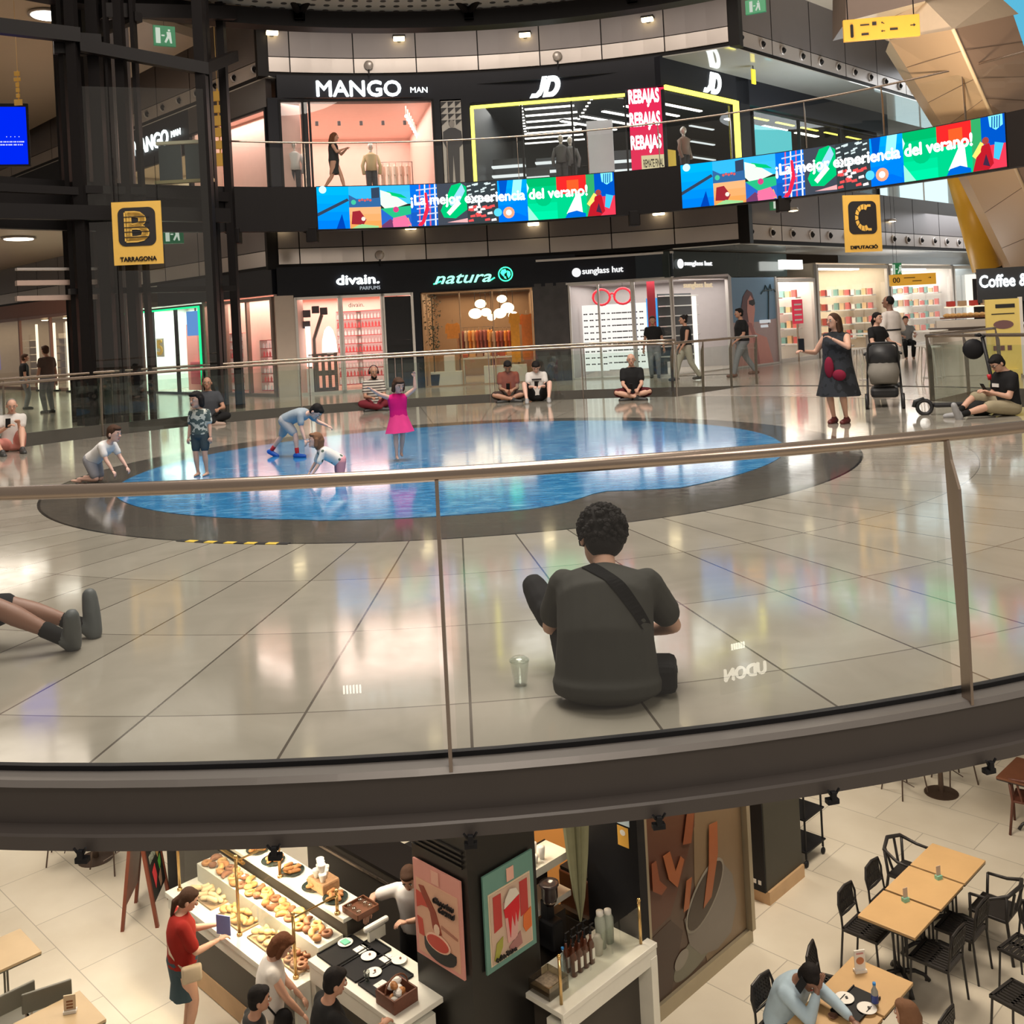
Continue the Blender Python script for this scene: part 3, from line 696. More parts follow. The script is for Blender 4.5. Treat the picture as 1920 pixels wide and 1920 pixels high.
beam(-40, 350, 19.5, 150, 352, 20.8, 0.16); beam(130, 352, 20.9, 430, 372, 23.6, 0.22); beam(-40, 395, 19.6, 430, 400, 22.5, 0.3); beam(140, 355, 20.8, 270, 330, 21.6, 0.16); beam(380, 130, 21.8, 440, 105, 23.6, 0.25)
beam(130, 547, 20.8, 440, 547, 23, 0.12); beam(30, 505, 20.5, 180, 502, 21.5, 0.05, panel_lt, 'light_rail'); beam(30, 531, 20.5, 180, 528, 21.5, 0.1, mat('rose_metal', (0.5, 0.36, 0.3), .4, .3), 'light_rail'); beam(30, 560, 20.5, 180, 556, 21.5, 0.1, MATS['rose_metal'], 'light_rail')
# glass walls and closed cabin doors
for q in ((150, 180, 20.9, 390, 21.7), (265, 400, 21.7, 427, 23.5)):
    x0, y0, Y0, x1, Y1 = q[0], q[1], q[2], q[3], q[4]
    p, r_ = at(x0, 300, Y0), at(x1, 300, Y1); bm = B()
    quad(bm, [Vector((p.x, p.y, -0.2)) - LO, Vector((r_.x, r_.y, -0.2)) - LO, Vector((r_.x, r_.y, 7)) - LO, Vector((p.x, p.y, 7)) - LO]); link('glass_wall', bm, glassm('dark_lift_glass', (0.8, 0.84, 0.82), 0.09), lift); break
cab = empty('lift_cabin_door', at(346, 335, 22.4), 0, 'grey two-leaf lift door with a pale frame behind the right lift column', 'door')
for k, x in enumerate((-0.29, 0.29)):
    bm = B(); box(bm, (x, 0, 0.36), (0.26 * 2 - 0.02, 0.05, 0.78), 0, 0, 0.004); link('door_leaf', bm, mat('lift_door_grey', (0.10, 0.115, 0.12), 0.35, 0.4), cab)
bm = B(); box(bm, (0, 0, 0.80), (1.16, 0.1, 0.07)); box(bm, (0.60, 0, 0.38), (0.05, 0.1, 0.9)); link('door_frame', bm, mat('pale_frame', (0.62, 0.57, 0.42), 0.4), cab)
bm = B(); box(bm, (0, 0, -0.06), (1.3, 0.12, 0.07)); link('sill', bm, mat('brass_sill', (0.45, 0.38, 0.2), 0.4, 0.4), cab)

# ================================================================ BIG LEANING BEIGE COLUMN, YELLOW STRUTS
beige = mat('beige_cladding', (0.62, 0.44, 0.28), 0.38, scale=0.5, var=0.08); beige2 = mat('brown_cladding', (0.45, 0.31, 0.23), 0.38, scale=0.5)
col = empty('leaning_column', at(1900, 520, 24), 0, 'huge beige clad leaning column behind the video ribbon on the right', 'column'); KO = Vector(col.location)
E1 = [(1668, 76, 21), (1770, 240, 22), (1812, 330, 23), (1905, 520, 24.5)]
E2 = [(1787, 55, 19.0), (1845, 185, 20.2), (1880, 262, 21.2), (1985, 500, 23)]
E3 = [(1900, 28, 20.5), (1955, 190, 21.8), (1990, 300, 22.8), (2100, 500, 24.5)]
for a in range(3):
    b1 = B(); S1 = [at(*e) for e in E1]; S2 = [at(*e) for e in E2]; S3 = [at(*e) for e in E3]
    off = Vector((0.25, 0.9, 0.0))
    quad(b1, [S1[a] - KO, S2[a] - KO, S2[a + 1] - KO, S1[a + 1] - KO]); quad(b1, [S1[a] - KO, S1[a + 1] - KO, S1[a + 1] + off - KO, S1[a] + off - KO]); link('left_cladding', b1, beige, col)
    b1 = B(); quad(b1, [S2[a] - KO, S3[a] - KO, S3[a + 1] - KO, S2[a + 1] - KO]); quad(b1, [S3[a] - KO, S3[a] + off - KO, S3[a + 1] + off - KO, S3[a + 1] - KO]); quad(b1, [S1[a] + off - KO, S1[a + 1] + off - KO, S3[a + 1] + off - KO, S3[a] + off - KO]); link('right_cladding', b1, beige2, col)
b1 = B(); tube(b1, [at(*e) - KO for e in E2], 0.035, 8); link('ridge_trim', b1, mat('ridge_light', (0.78, 0.6, 0.4), 0.35), col, True)
# horizontal seams
b1 = B()
for a, f in ((0, .3), (0, .7), (1, .0), (1, .5), (2, .0), (2, .35), (2, .7)):
    p = S1[a].lerp(S1[a + 1], f); q = S2[a].lerp(S2[a + 1], f); r_ = S3[a].lerp(S3[a + 1], f)
    o_ = Vector((0, -0.012, 0)); tube(b1, [p + o_ - KO, q + o_ * 3 - KO, r_ + o_ - KO], 0.007, 4)
link('seam', b1, mat('seam_brown', (0.2, 0.14, 0.1), 0.6), col)
# head of the column: cream plate and dark box
hd = empty('column_head', at(1700, 60, 21), 0, 'cream soffit plates and brown box above the beige leaning column', 'soffit panel'); HO = Vector(hd.location)
b1 = B(); prism(b1, [at(1586, 40, 21) - HO, at(1735, 2, 20) - HO, at(1730, 22, 20.6) - HO, at(1598, 52, 21.4) - HO], (0, 0.15, 0.02)); link('edge_plate', b1, mat('cream_plate', (0.72, 0.64, 0.5), 0.4), hd)
b1 = B(); prism(b1, [at(1586, 40, 21) - HO, at(1735, 2, 20) - HO, at(1735, -60, 20) - HO, at(1586, -60, 21) - HO], (0.2, 1.5, 0)); link('dark_box', b1, mat('brown_box', (0.13, 0.09, 0.07), 0.5), hd)
b1 = B(); prism(b1, [at(1668, 78, 21.1) - HO, at(1787, 55, 19.1) - HO, at(1910, 26, 20.6) - HO, at(1870, -10, 20.8) - HO, at(1830, -20, 20.5) - HO, at(1735, 2, 20.1) - HO, at(1640, 50, 21.2) - HO], (0, 0.2, 0.08)); link('underside', b1, mat('beige_soffit', (0.6, 0.47, 0.34), 0.4), hd)
for i, (xa, ya, xb, yb, Y, wd) in enumerate(((1800, 320, 1850, 505, 25.5, 0.34), (1860, 430, 1880, 495, 26.2, 0.3))):
    p, q = at(xa, ya, Y), at(xb, yb, Y); root = empty('yellow_column', q, 0, ['thick yellow inclined column beside the beige cladding above the coffee stand', 'short yellow inclined column partly hidden by the beige cladding'][i], 'column')
    b1 = B(); tube(b1, [Vector(), p - q], wd, 20); link('shaft', b1, mat('mustard_paint', (0.80, 0.45, 0.04), 0.4), root, True)
    b1 = B(); ball(b1, (0, 0, -0.08), (wd * .8, wd * .8, 0.12)); link('foot_joint', b1, steel_dk, root, True)
# cyan skylight patch top right
b1 = B(); prism(b1, [at(1860, -5, 26), at(1990, -60, 26), at(2010, 130, 26), at(1928, 95, 26)], (0, 0.1, 0)); tag(link('blue_glass_panel', b1, glow('blue_sky_glass', (0.12, 0.55, 0.8), 0.9)), 'bright blue glazed panel in the top right beyond the beige column', 'window')
b1 = B(); prism(b1, [at(1500, -15, 31), at(1590, -30, 31), at(1590, 26, 31), at(1545, 12, 31)], (0, 0.1, 0)); tag(link('blue_glass_panel', b1, glow('dim_sky_glass', (0.25, 0.42, 0.45), 0.6)), 'dim greenish glazed panel left of the cream plate high up', 'window')

# ================================================================ BANNERS AND SIGNS
def rounded(w_, h_, r, n=6):
    P = []
    for cx, cy, a0 in ((w_ / 2 - r, h_ / 2 - r, 0), (-w_ / 2 + r, h_ / 2 - r, 90), (-w_ / 2 + r, -h_ / 2 + r, 180), (w_ / 2 - r, -h_ / 2 + r, 270)):
        for k in range(n + 1): P.append((cx + r * cos(radians(a0 + 90 * k / n)), cy + r * sin(radians(a0 + 90 * k / n))))
    return P
def flat(pts, y=0.0, th=0.01, bm=None, mi=0):
    bm = bm or B(); prism(bm, [(x, y, z) for x, z in pts], (0, th, 0), mi); return bm
def banner(p, wd, ht, rz, letter, word, label):
    root = empty('hanging_banner', p, rz, label, 'banner')
    bm = B(); box(bm, (0, 0, 0), (wd, 0.03, ht)); link('panel', bm, yellow_m, root)
    bm = flat([(x, z + ht * 0.10) for x, z in rounded(wd * 0.76, wd * 0.80, wd * 0.14)], -0.025, 0.01); link('emblem', bm, ink, root)
    g = wd * 0.26; cz = ht * 0.10; bm = B()
    def seg(x0, x1, z0, z1): flat([(x0 * g, cz + z0 * g), (x1 * g, cz + z0 * g), (x1 * g, cz + z1 * g), (x0 * g, cz + z1 * g)], -0.035, 0.01, bm)
    if letter == 'B':
        tb = text_bm('B', 1.0, .03, 0, .01); xs = [v.co.x for v in tb.verts]; ys = [v.co.y for v in tb.verts]; X0, X1, Y0, Y1 = min(xs), max(xs), min(ys), max(ys)
        for v in tb.verts: v.co = Vector((((v.co.x - X0) / (X1 - X0) - .5) * 1.95 * g, -.035 + v.co.z, cz + ((v.co.y - Y0) / (Y1 - Y0) - .5) * 2.5 * g))
        tm = bpy.data.meshes.new('t'); tb.to_mesh(tm); tb.free(); bm.from_mesh(tm); bpy.data.meshes.remove(tm)
        for z in (.78, .36, -.06, -.42, -.84):
            flat([(-1.0 * g, cz + z * g - .005), (1.0 * g, cz + z * g - .005), (1.0 * g, cz + z * g + .010), (-1.0 * g, cz + z * g + .010)], -0.050, 0.006, bm, 1)
    else:
        n = 9; R1, R2 = 1.25, .78
        def cc(t):
            a = radians(60 + t * 240); return (cos(a) * .75 + .1, sin(a))
        for k in range(n):
            t0, t1 = k / n + .012, (k + 1) / n - .012; a, b_ = cc(t0), cc(t1)
            flat([(a[0] * R1 * g, cz + a[1] * R1 * g), (b_[0] * R1 * g, cz + b_[1] * R1 * g), (b_[0] * R2 * g, cz + b_[1] * R2 * g), (a[0] * R2 * g, cz + a[1] * R2 * g)], -0.035, 0.01, bm)
        seg(.5, .85, 1.0, 1.22); seg(.5, .85, -1.22, -1.0)
    link('letter', bm, [yellow_m, ink], root)
    text_on('lettering', word, (0, -0.02, -ht * 0.41), (1, 0, 0), 0.15, ink, root, bold=0.004, width=wd * 0.74, height=ht * 0.075)
    for sx in (-1, 1):
        bm = B(); tube(bm, [(sx * wd * .42, 0, ht / 2), (sx * wd * .42, 0, ht / 2 + 0.9)], 0.006, 5); link('wire', bm, steel_dk, root)
Yb = 20.4; Yc = cyl(1617, 419, 12.1).y
banner(at(258, 437, Yb), 0.97 * Yb / 20.4, 1.27 * Yb / 20.4, radians(4), 'B', 'TARRAGONA', 'yellow hanging banner with a black square letter B over the word TARRAGONA')
banner(at(1617, 419, Yc), 0.80 * Yc / 19.6, 1.10 * Yc / 19.6, radians(14), 'C', 'DIPUTACIÓ', 'yellow hanging banner with a black square letter C over the word DIPUTACIÓ')
def sign_box(name, p, wd, ht, ex, label, base_m, cat='sign'):
    root = empty(name, p, atan2(ex[1], ex[0]), label, cat); bm = B(); box(bm, (0, 0, 0), (wd, 0.08, ht), 0, 0, 0.005); link('panel', bm, base_m, root); return root
amber = mat('amber_sign', (0.72, 0.40, 0.05), 0.4)
def arrow(root, x, z, s_, ang, m, y=-0.046):
    pts = [(-1, -.16), (.2, -.16), (.2, -.6), (1, 0), (.2, .6), (.2, .16), (-1, .16)]
    bm = flat([((px * cos(ang) - pz * sin(ang)) * s_ + x, (px * sin(ang) + pz * cos(ang)) * s_ + z) for px, pz in pts], y, 0.006); link('arrow', bm, m, root)
s1 = sign_box('direction_sign', at(1652, 53, 17.5), 1.27, 0.37, (1, -0.12), 'long amber direction sign with the number 1 hanging below the cream plate', amber)
text_on('number', '1', (-0.50, -0.045, -0.02), (1, 0, 0), 0.3, ink, s1, bold=0.01); arrow(s1, 0.52, 0.0, 0.045, 0, ink); arrow(s1, 0.02, -0.06, 0.035, pi, ink); arrow(s1, 0.02, 0.08, 0.03, pi * .85, ink)
for x, z, w_, h_ in ((-0.28, 0.07, 0.15, 0.02), (-0.12, 0.08, 0.07, 0.06), (-0.28, -0.09, 0.12, 0.035), (0.2, -0.04, 0.13, 0.035)):
    bm = B(); box(bm, (x, -0.045, z), (w_, 0.01, h_)); link('pictogram', bm, ink, s1)
bm = B(); tube(bm, [(-.55, 0, .18), (-.55, 0, 1.2)], .01, 5); tube(bm, [(.55, 0, .18), (.55, 0, 1.2)], .01, 5); link('wire', bm, steel_dk, s1)
s2 = sign_box('direction_sign', at(1711, 524, 27), 1.25, 0.3, (1, 0.05), 'amber direction sign hanging over the bright street cafe', mat('amber_lit', (0.85, 0.45, 0.05), 0.4, emit=0.35))
text_on('number', '00', (-0.46, -0.045, 0), (1, 0, 0), 0.2, ink, s2); arrow(s2, 0.45, 0.03, 0.04, 0, ink)
bm = B(); box(bm, (-.1, -.045, .05), (.3, .01, .02)); box(bm, (.1, -.045, -.04), (.25, .01, .02)); link('pictogram', bm, ink, s2)
bm = B(); tube(bm, [(-.5, 0, .15), (-.5, 0, 2.5)], .004, 5); link('wire', bm, steel_dk, s2)
green_m = mat('exit_green', (0.02, 0.24, 0.10), 0.4, emit=0.25)
def exit_sign(x, y, Y, wd, ht, label, ex=(1, 0), two=False):
    r = sign_box('exit_sign', at(x, y, Y), wd, ht, ex, label, green_m)
    k = ht
    bm = flat([(-.42 * k, -.38 * k), (-.2 * k, -.38 * k), (-.2 * k, .38 * k), (-.42 * k, .38 * k)], -0.046, 0.005); link('door_symbol', bm, glow('sign_white', (.8, .9, .75), .7), r)
    bm = B(); box(bm, (.22 * k, -.046, .28 * k), (.1 * k, .006, .1 * k)); flat([(.1 * k, .2 * k), (.3 * k, .2 * k), (.34 * k, -.35 * k), (.26 * k, -.35 * k), (.2 * k, -.1 * k), (.06 * k, -.35 * k), (-.02 * k, -.3 * k), (.12 * k, .0)], -.046, .006, bm); flat([(-.15 * k, -.02 * k), (0, -.02 * k), (0, .05 * k), (-.15 * k, .05 * k)], -.046, .006, bm); link('running_figure', bm, MATS['sign_white'], r)
    bm = B(); tube(bm, [(0, 0, ht / 2), (0, 0, ht / 2 + (2.2 if y > 490 else .5))], .004, 5); link('wire', bm, steel_dk, r)
exit_sign(308, 68, 25, 0.52, 0.5, 'green exit sign hanging high to the right of the dark lift columns', (1, .55)); exit_sign(325, 440, 24, 0.46, 0.42, 'green exit sign beside the B banner', (1, .3))
exit_sign(1417, 12, 25, 0.5, 0.35, 'dim green exit sign at the top edge left of the dark ceiling', (1, -.5)); exit_sign(1459, 383, 25.5, 0.42, 0.28, 'small green exit sign just under the right video ribbon', (1, -.2))
exit_sign(1682, 505, 27.2, 0.22, 0.34, 'faint green sign above the amber sign in the bright street', (1, 0))
# big yellow stencilled letter boards seen through the shaft glass
for i, (x, y, Y, k) in enumerate(((410, 235, 26.0, 1.0), (33, 163, 24, 0.42))):
    root = empty('letter_board', at(x, y, Y), 0, ['tall mustard stencil letter hanging between the lift columns and the pink window', 'small mustard stencil letter hanging above the blue screen'][i], 'sign')
    bm = B()
    for z, w_, h_ in ((.75, .30, .26), (.42, .36, .2), (.12, .2, .26), (-.18, .2, .24), (-.5, .2, .22), (-.88, .44, .34)): box(bm, (0, 0, z * k), (w_ * 1.05 * k, .03, h_ * k), 0, 0, 0.02 * k)
    link('stencil', bm, yellow_m, root); bm = B(); box(bm, (0, 0.03, 0), (.04 * k, .02, 1.9 * k)); tube(bm, [(0, .03, .9 * k), (0, .03, 2.6)], .004, 5); link('hanger', bm, yellow_m, root)
bsc = empty('blue_screen', at(18, 253, 24), 0.25, 'blue video screen with faint white text at the left end of the gallery', 'screen')
bm = B(); box(bm, (0, 0.03, 0), (0.86, 0.08, 1.5), 0, 0, 0.01); link('casing', bm, black, bsc)
bm = B(); box(bm, (0, -0.02, -0.02), (0.76, 0.02, 1.36)); link('display', bm, glow('blue_screen_light', (0.0, 0.02, 0.85), 1.1), bsc)
bm = B()
for k in range(4): ball(bm, (-0.06 + k * .09, -0.035, -.05), (.012, .006, .012), 0, 6)
for z in (-.17, -.24):
    x = -.26
    while x < .3:
        w_ = .02 + .03 * random.random(); box(bm, (x, -.035, z), (w_, .006, .028)); x += w_ + .014
link('text_line', bm, glow('pale_text', (.7, .75, 1), 1), bsc)
# ================================================================ SHOPS
pink = mat('pink_wall', (0.86, 0.58, 0.51), 0.6); dk_int = mat('dark_interior', (0.035, 0.04, 0.045), 0.5)
cream = mat('cream_wall', (0.76, 0.66, 0.52), 0.6); frame_lt = mat('pale_frame_metal', (0.66, 0.62, 0.58), 0.35, 0.4)
intfloor = mat('shop_floor', (0.5, 0.42, 0.36), 0.25)
NSH = [0]
def room(p0, p1, z0, z1, depth, wm, power=0, col_=(1, .85, .75), fm=None, cm=None, ceil_z=None):
    """a shop interior behind the opening p0..p1 (as seen from the atrium p0 left, p1 right)"""
    p0, p1 = Vector(p0), Vector(p1); p0.z = p1.z = 0; ex = (p1 - p0).normalized(); nn = Vector((-ex.y, ex.x, 0)); z = lambda h: Vector((0, 0, h))
    a, b, c, d = p0, p1, p1 + nn * depth, p0 + nn * depth
    bm = B()
    quad(bm, [d + z(z0), c + z(z0), c + z(z1), d + z(z1)]); quad(bm, [a + z(z0), d + z(z0), d + z(z1), a + z(z1)]); quad(bm, [c + z(z0), b + z(z0), b + z(z1), c + z(z1)])
    quad(bm, [a + z(z0 + .01), b + z(z0 + .01), c + z(z0 + .01), d + z(z0 + .01)], 1); quad(bm, [a + z(z1), d + z(z1), c + z(z1), b + z(z1)], 2)
    NSH[0] += 1; struct('wall_shop.%03d' % NSH[0], bm, [wm, fm or intfloor, cm or wm])
    if power:
        m = (a + b + c + d) / 4; o = lamp('shop_light', (m.x, m.y, z1 - 0.06), power, (p1 - p0).length * .92, col_, size_y=depth * .9); o.rotation_euler = (0, 0, atan2(ex.y, ex.x))
    return p0, ex, nn
class Sh:
    """local frame on a shop front: P(s, d, z) = s metres along from the left, d metres behind the glass"""
    def __init__(S, p0, p1):
        S.p0 = Vector(p0); S.p1 = Vector(p1); S.p0.z = S.p1.z = 0; S.ex = (S.p1 - S.p0).normalized(); S.nn = Vector((-S.ex.y, S.ex.x, 0)); S.L = (S.p1 - S.p0).length; S.rz = atan2(S.ex.y, S.ex.x)
    def P(S, s, d=0, z=0): return S.p0 + S.ex * s + S.nn * d + Vector((0, 0, z))
    def root(S, name, s, d, z, label, cat, group=None): return empty(name, S.P(s, d, z), S.rz, label, cat, group)
def bx(root, name, c, s_, m, bev=0.0):
    bm = B(); box(bm, c, s_, 0, 0, bev); return link(name, bm, m, root)
def front(S, z0, z1, parts, label, m=frame_lt, gm=None, name='shop_window', t=0.07):
    """window frame with mullions at the s positions in parts; glass between"""
    r = S.root(name, 0, 0, z0, label, 'shop window'); h = z1 - z0
    for s_ in parts: bx(r, 'mullion', (s_, 0, h / 2), (t, 0.1, h), m)
    bx(r, 'head_rail', ((parts[0] + parts[-1]) / 2, 0, h - t / 2), (parts[-1] - parts[0], 0.1, t), m); bx(r, 'sill_rail', ((parts[0] + parts[-1]) / 2, 0, t / 2), (parts[-1] - parts[0], 0.1, t), m)
    for a, b in zip(parts, parts[1:]):
        bm = B(); quad(bm, [(a + t / 2, 0, t), (b - t / 2, 0, t), (b - t / 2, 0, h - t), (a + t / 2, 0, h - t)]); link('glass_pane', bm, gm or glass_shop, r)
    return r
def lightstrip(S, s, d, z, L, label, grp, m=coolgl, w_=0.12, along=True, name='strip_light'):
    r = S.root(name, s, d, z, label, 'lamp', grp); bx(r, 'housing', (0, 0, .04), (L if along else w_, w_ if along else L, .05), black); bx(r, 'tube', (0, 0, 0), (L if along else w_ * .8, w_ * .8 if along else L, .03), m); return r
def fp(x, y=600, r=RF): 
    p = cyl(x, y, r); return Vector((p.x, p.y, 0))
fascia_m = mat('shop_fascia', (0.010, 0.011, 0.017), 0.5, 0.0, spec=.25)
def arc_fascia(xa, xb, y, z0, z1, r=RF - 0.02, m=None, nm='wall_fascia'):
    a, b = angof(cyl(xa, y, r)), angof(cyl(xb, y, r)); bm = B(); sector(bm, r, r + 0.3, b, a, z0, z1, 1.0); return struct(nm, bm, m or fascia_m)
# ---- ground floor arc
arc_fascia(519, 1080, 520, 2.62, 3.46)
arc_fascia(775, 792, 640, 0, 2.7, nm='wall_pier'); arc_fascia(1003, 1069, 640, 0, 2.7, nm='wall_pier', m=mat('dark_poster_wall', (0.05, 0.045, 0.045), 0.4, var=.6, scale=3))
# perfume shop
S = Sh(fp(556), fp(776)); room(S.p0, S.p1, 0, 2.7, 3.6, pink, 150, (1, .72, .62))
k = S.L / 220.
front(S, 0, 2.64, [0.0, 80 * k, 84 * k, 160 * k, 163 * k, 218 * k], 'pale framed shop front of the perfume shop with pink interior', gm=glassm('open_glass', (1, 1, 1), 0.02))
r = S.root('blank_panel', 190 * k, .06, 0, 'blank black panel in a pale frame right of the pink perfume shelves', 'panel'); bx(r, 'board', (0, 0, 1.3), (52 * k, .05, 2.5), black)
# display window things
r = S.root('slatted_counter', 46 * k, .55, 0, 'grey brown slatted counter in the perfume shop window', 'counter')
bx(r, 'top', (0, 0, 1.06), (.78, .4, .06), mat('grey_wood', (.16, .12, .1), .6)); 
for i in range(5): bx(r, 'slat', (-.34 + i * .17, -.1, .52), (.09, .05, 1.04), MATS['grey_wood'])
bx(r, 'rail', (0, -.06, .55), (.76, .06, .14), MATS['grey_wood']); bx(r, 'rail', (0, -.06, .08), (.76, .06, .14), MATS['grey_wood'])
r = S.root('lit_cone', 60 * k, .55, 1.09, 'glowing white cone on the slatted counter', 'lamp'); bm = B(); lathe(bm, [(.21, 0), (.19, .35), (.12, .62), (.05, .72), (0, .74)], seg=16); link('shade', bm, glow('white_shade', (1, .95, .85), 2.4), r, True); bm = B(); lathe(bm, [(.22, -.02), (.22, .02), (0, .02)], seg=16); link('base', bm, white, r)
r = S.root('display_ladder', 30 * k, .45, 0, 'tilted dark wooden display arm with black boxes in the perfume shop window', 'display')
bm = B(); tube(bm, [(0, 0, 0), (0.02, 0, 1.5), (.26, 0, 2.15)], .05, 6); link('pole', bm, MATS['grey_wood'], r)
for x, z in ((-.14, 2.2), (.1, 2.3), (.32, 2.25), (-.16, 1.9)): bx(r, 'box', (x, .05, z), (.2, .15, .2), mat('dark_box_print', (.06, .045, .05), .5), .01)
r = S.root('light_column', 8 * k, .4, 0, 'narrow lit white column at the left end of the perfume window', 'lamp'); bx(r, 'diffuser', (.18, 0, 1.3), (.14, .1, 1.1), glow('white_col', (1, .9, .82), 1.5)); bx(r, 'base', (.18, 0, .35), (.18, .14, .7), white)
# perfume shelves: two units with bottles
def shelf_unit(S, s, d, w_, label, rows=9, z0=.12, dz=.235, colr=None, bottle_cols=None, ang=0, n=9, pname='bottle', pl='perfume bottle on the lit shelves', grp='perfume bottles on the lit shelves'):
    r = S.root('shelf_unit', s, d, 0, label, 'shelf'); r.rotation_euler.z += ang
    bx(r, 'back_panel', (0, .12, rows * dz / 2 + z0), (w_, .02, rows * dz), glow('pink_glow', (1, .50, .42), .85) if colr is None else colr)
    for sx in (-1, 1): bx(r, 'upright', (sx * w_ / 2, 0, rows * dz / 2 + z0), (.03, .24, rows * dz), frame_lt)
    for i in range(rows + 1):
        bx(r, 'shelf', (0, 0, z0 + i * dz), (w_, .24, .02), mat('red_shelf', (.6, .08, .08), .4))
    proto = None; M = r.matrix_basis.copy() if 0 else Matrix.Translation(r.location) @ Matrix.Rotation(r.rotation_euler.z, 4, 'Z')
    for i in range(rows):
        for j in range(n):
            p = M @ Vector((-w_ / 2 + (j + .5) * w_ / n, -.04, z0 + i * dz + .012)); key = 'bt%d' % (i % 3)
            if key not in SHB:
                b = B(); c_ = [(.9, .85, .8), (.75, .12, .12), (.85, .75, .7)][i % 3]
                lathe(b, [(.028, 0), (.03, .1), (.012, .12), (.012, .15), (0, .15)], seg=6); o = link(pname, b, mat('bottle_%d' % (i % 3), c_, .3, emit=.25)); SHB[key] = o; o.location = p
            else: o = SHB[key].copy(); COL.objects.link(o); o.location = p
            tag(o, pl, 'bottle', grp)
SHB = {}
shelf_unit(S, 116 * k, 2.0, 1.0, 'red and white lit shelf unit full of small bottles facing the perfume shop door', n=10)
shelf_unit(S, 150 * k, 1.7, .95, 'angled lit shelf unit of small bottles at the right side of the perfume shop', ang=-.75, n=8)
text_on('lettering', 'divain.', S.P(122 * k, 1.85, 2.42), S.ex, .2, ink, None, width=.45); 
o = COL.objects[-1]; tag(o, 'small dark sign lettering above the shelves inside the perfume shop', 'sign')
def sign_letters(name, txt, x, y, w_, m, label, r=RF - 0.08, z=None, **kw):
    p = cyl(x, y, r); a = angof(p); ex = Vector((sin(radians(a)), -cos(radians(a)), 0)); bd = kw.pop('backer', None)
    root = empty(name, p, atan2(ex.y, ex.x), label, 'sign'); o = text_on('lettering', txt, (0, 0, 0), (1, 0, 0), 1, m, root, width=w_, ext=.08, **kw); return root
r = sign_letters('shop_sign', 'divain.', 671, 524, 1.17, whitegl, 'lit white lowercase sign above the perfume shop', bold=.03, height=.27)
text_on('small_lettering', 'PARFUMS', (.32, 0, -.24), (1, 0, 0), .1, glow('dim_white', (.6, .65, .7), .8), r, width=.55)
# natura: slanted script sign and globe
natgl = glow('green_lit_letter', (0.05, 1.0, .42), 2.6)
r = sign_letters('shop_sign', 'natura', 868, 522, 1.58, glow('mint_lit', (.35, 1, .7), 1.6), 'lit green slanted script sign with a small globe above the warm clothes shop', bold=.012, shear=.35, height=.26)
for o in list(r.children): pass
bm = B(); tube(bm, [(1.18 + .19 * cos(t), 0, .06 + .19 * sin(t)) for t in [i * pi / 12 for i in range(24)]], .016, 6, closed=True); link('globe_ring', bm, natgl, r)
bm = B()
for pts in ([(-.1, .12), (.0, .14), (.04, .06), (-.04, .0), (-.02, -.1), (-.1, -.02), (-.14, .04)], [(.05, .1), (.13, .06), (.14, -.03), (.08, -.12), (.04, -.02)], [(-.05, -.1), (.0, -.06), (.02, -.14)]): flat([(x + 1.18, z + .06) for x, z in pts], -.02, .04, bm)
link('globe_continents', bm, natgl, r)
bm = B(); tube(bm, [(-.82, 0, -.12), (-.6, 0, -.05)], .02, 5); tube(bm, [(.74, 0, -.1), (.88, 0, -.02)], .02, 5); link('flourish', bm, natgl, r)
S = Sh(fp(793), fp(1002)); k = S.L / 209.; room(S.p0, S.p1, 0, 2.66, 5, mat('warm_brown_wall', (.32, .2, .12), .6), 110, (1, .75, .45), cm=dk_int)
front(S, 0, 2.6, [0.0, 8 * k, 70 * k, 132 * k, 205 * k], 'wood and steel shop front of the warm lit clothes shop under the green sign', m=mat('copper_trim', (.55, .33, .18), .35, .5), gm=MATS['open_glass'], t=.035)
for i, (x, z, rr, dd) in enumerate(((108, 2.25, .17, 1.0), (97, 1.98, .2, 1.1), (118, 2.0, .16, .9), (150, 2.36, .15, 1.0), (160, 2.1, .2, 1.1), (145, 1.95, .19, .9), (128, 1.85, .13, 1.2), (171, 1.88, .15, 1.3))):
    r = S.root('paper_lantern', x * k, dd, z, 'round glowing paper lantern hanging in the warm clothes shop', 'lamp', 'paper lanterns in the warm shop'); bm = B(); ball(bm, (0, 0, 0), (rr, rr, rr * .75), 0, 14); link('shade', bm, glow('lantern', (1, .8, .5), 3.0), r, True); bm = B(); tube(bm, [(0, 0, rr * .7), (0, 0, 2.64 - z)], .008, 5); link('cord', bm, black, r)
cl_cols = [(.55, .12, .05), (.75, .4, .15), (.5, .28, .16), (.7, .55, .4), (.35, .1, .08), (.8, .3, .05), (.6, .45, .3)]
def garment(p, rz, c, label, grp, h=.8, w_=.36):
    r = empty('hanging_garment', p, rz, label, 'garment', grp); kname = 'gar%d_%d' % (int(c[0] * 99), int(c[2] * 99))
    bm = B(); prism(bm, [(-w_ * .35, 0, 0), (-w_ / 2, 0, -.06), (-w_ * .55, 0, -.3), (-w_ * .4, 0, -.3), (-w_ * .42, 0, -h), (w_ * .42, 0, -h), (w_ * .4, 0, -.3), (w_ * .55, 0, -.3), (w_ / 2, 0, -.06), (w_ * .35, 0, 0), (0.05, 0, -.03), (-.05, 0, -.03)], (0, .05, 0)); link('cloth', bm, mat(kname, c, .8, var=.2, scale=12), r)
    bm = B(); tube(bm, [(0, .02, .0), (0, .02, .07), (.02, .02, .09)], .006, 5); link('hook', bm, steel, r)
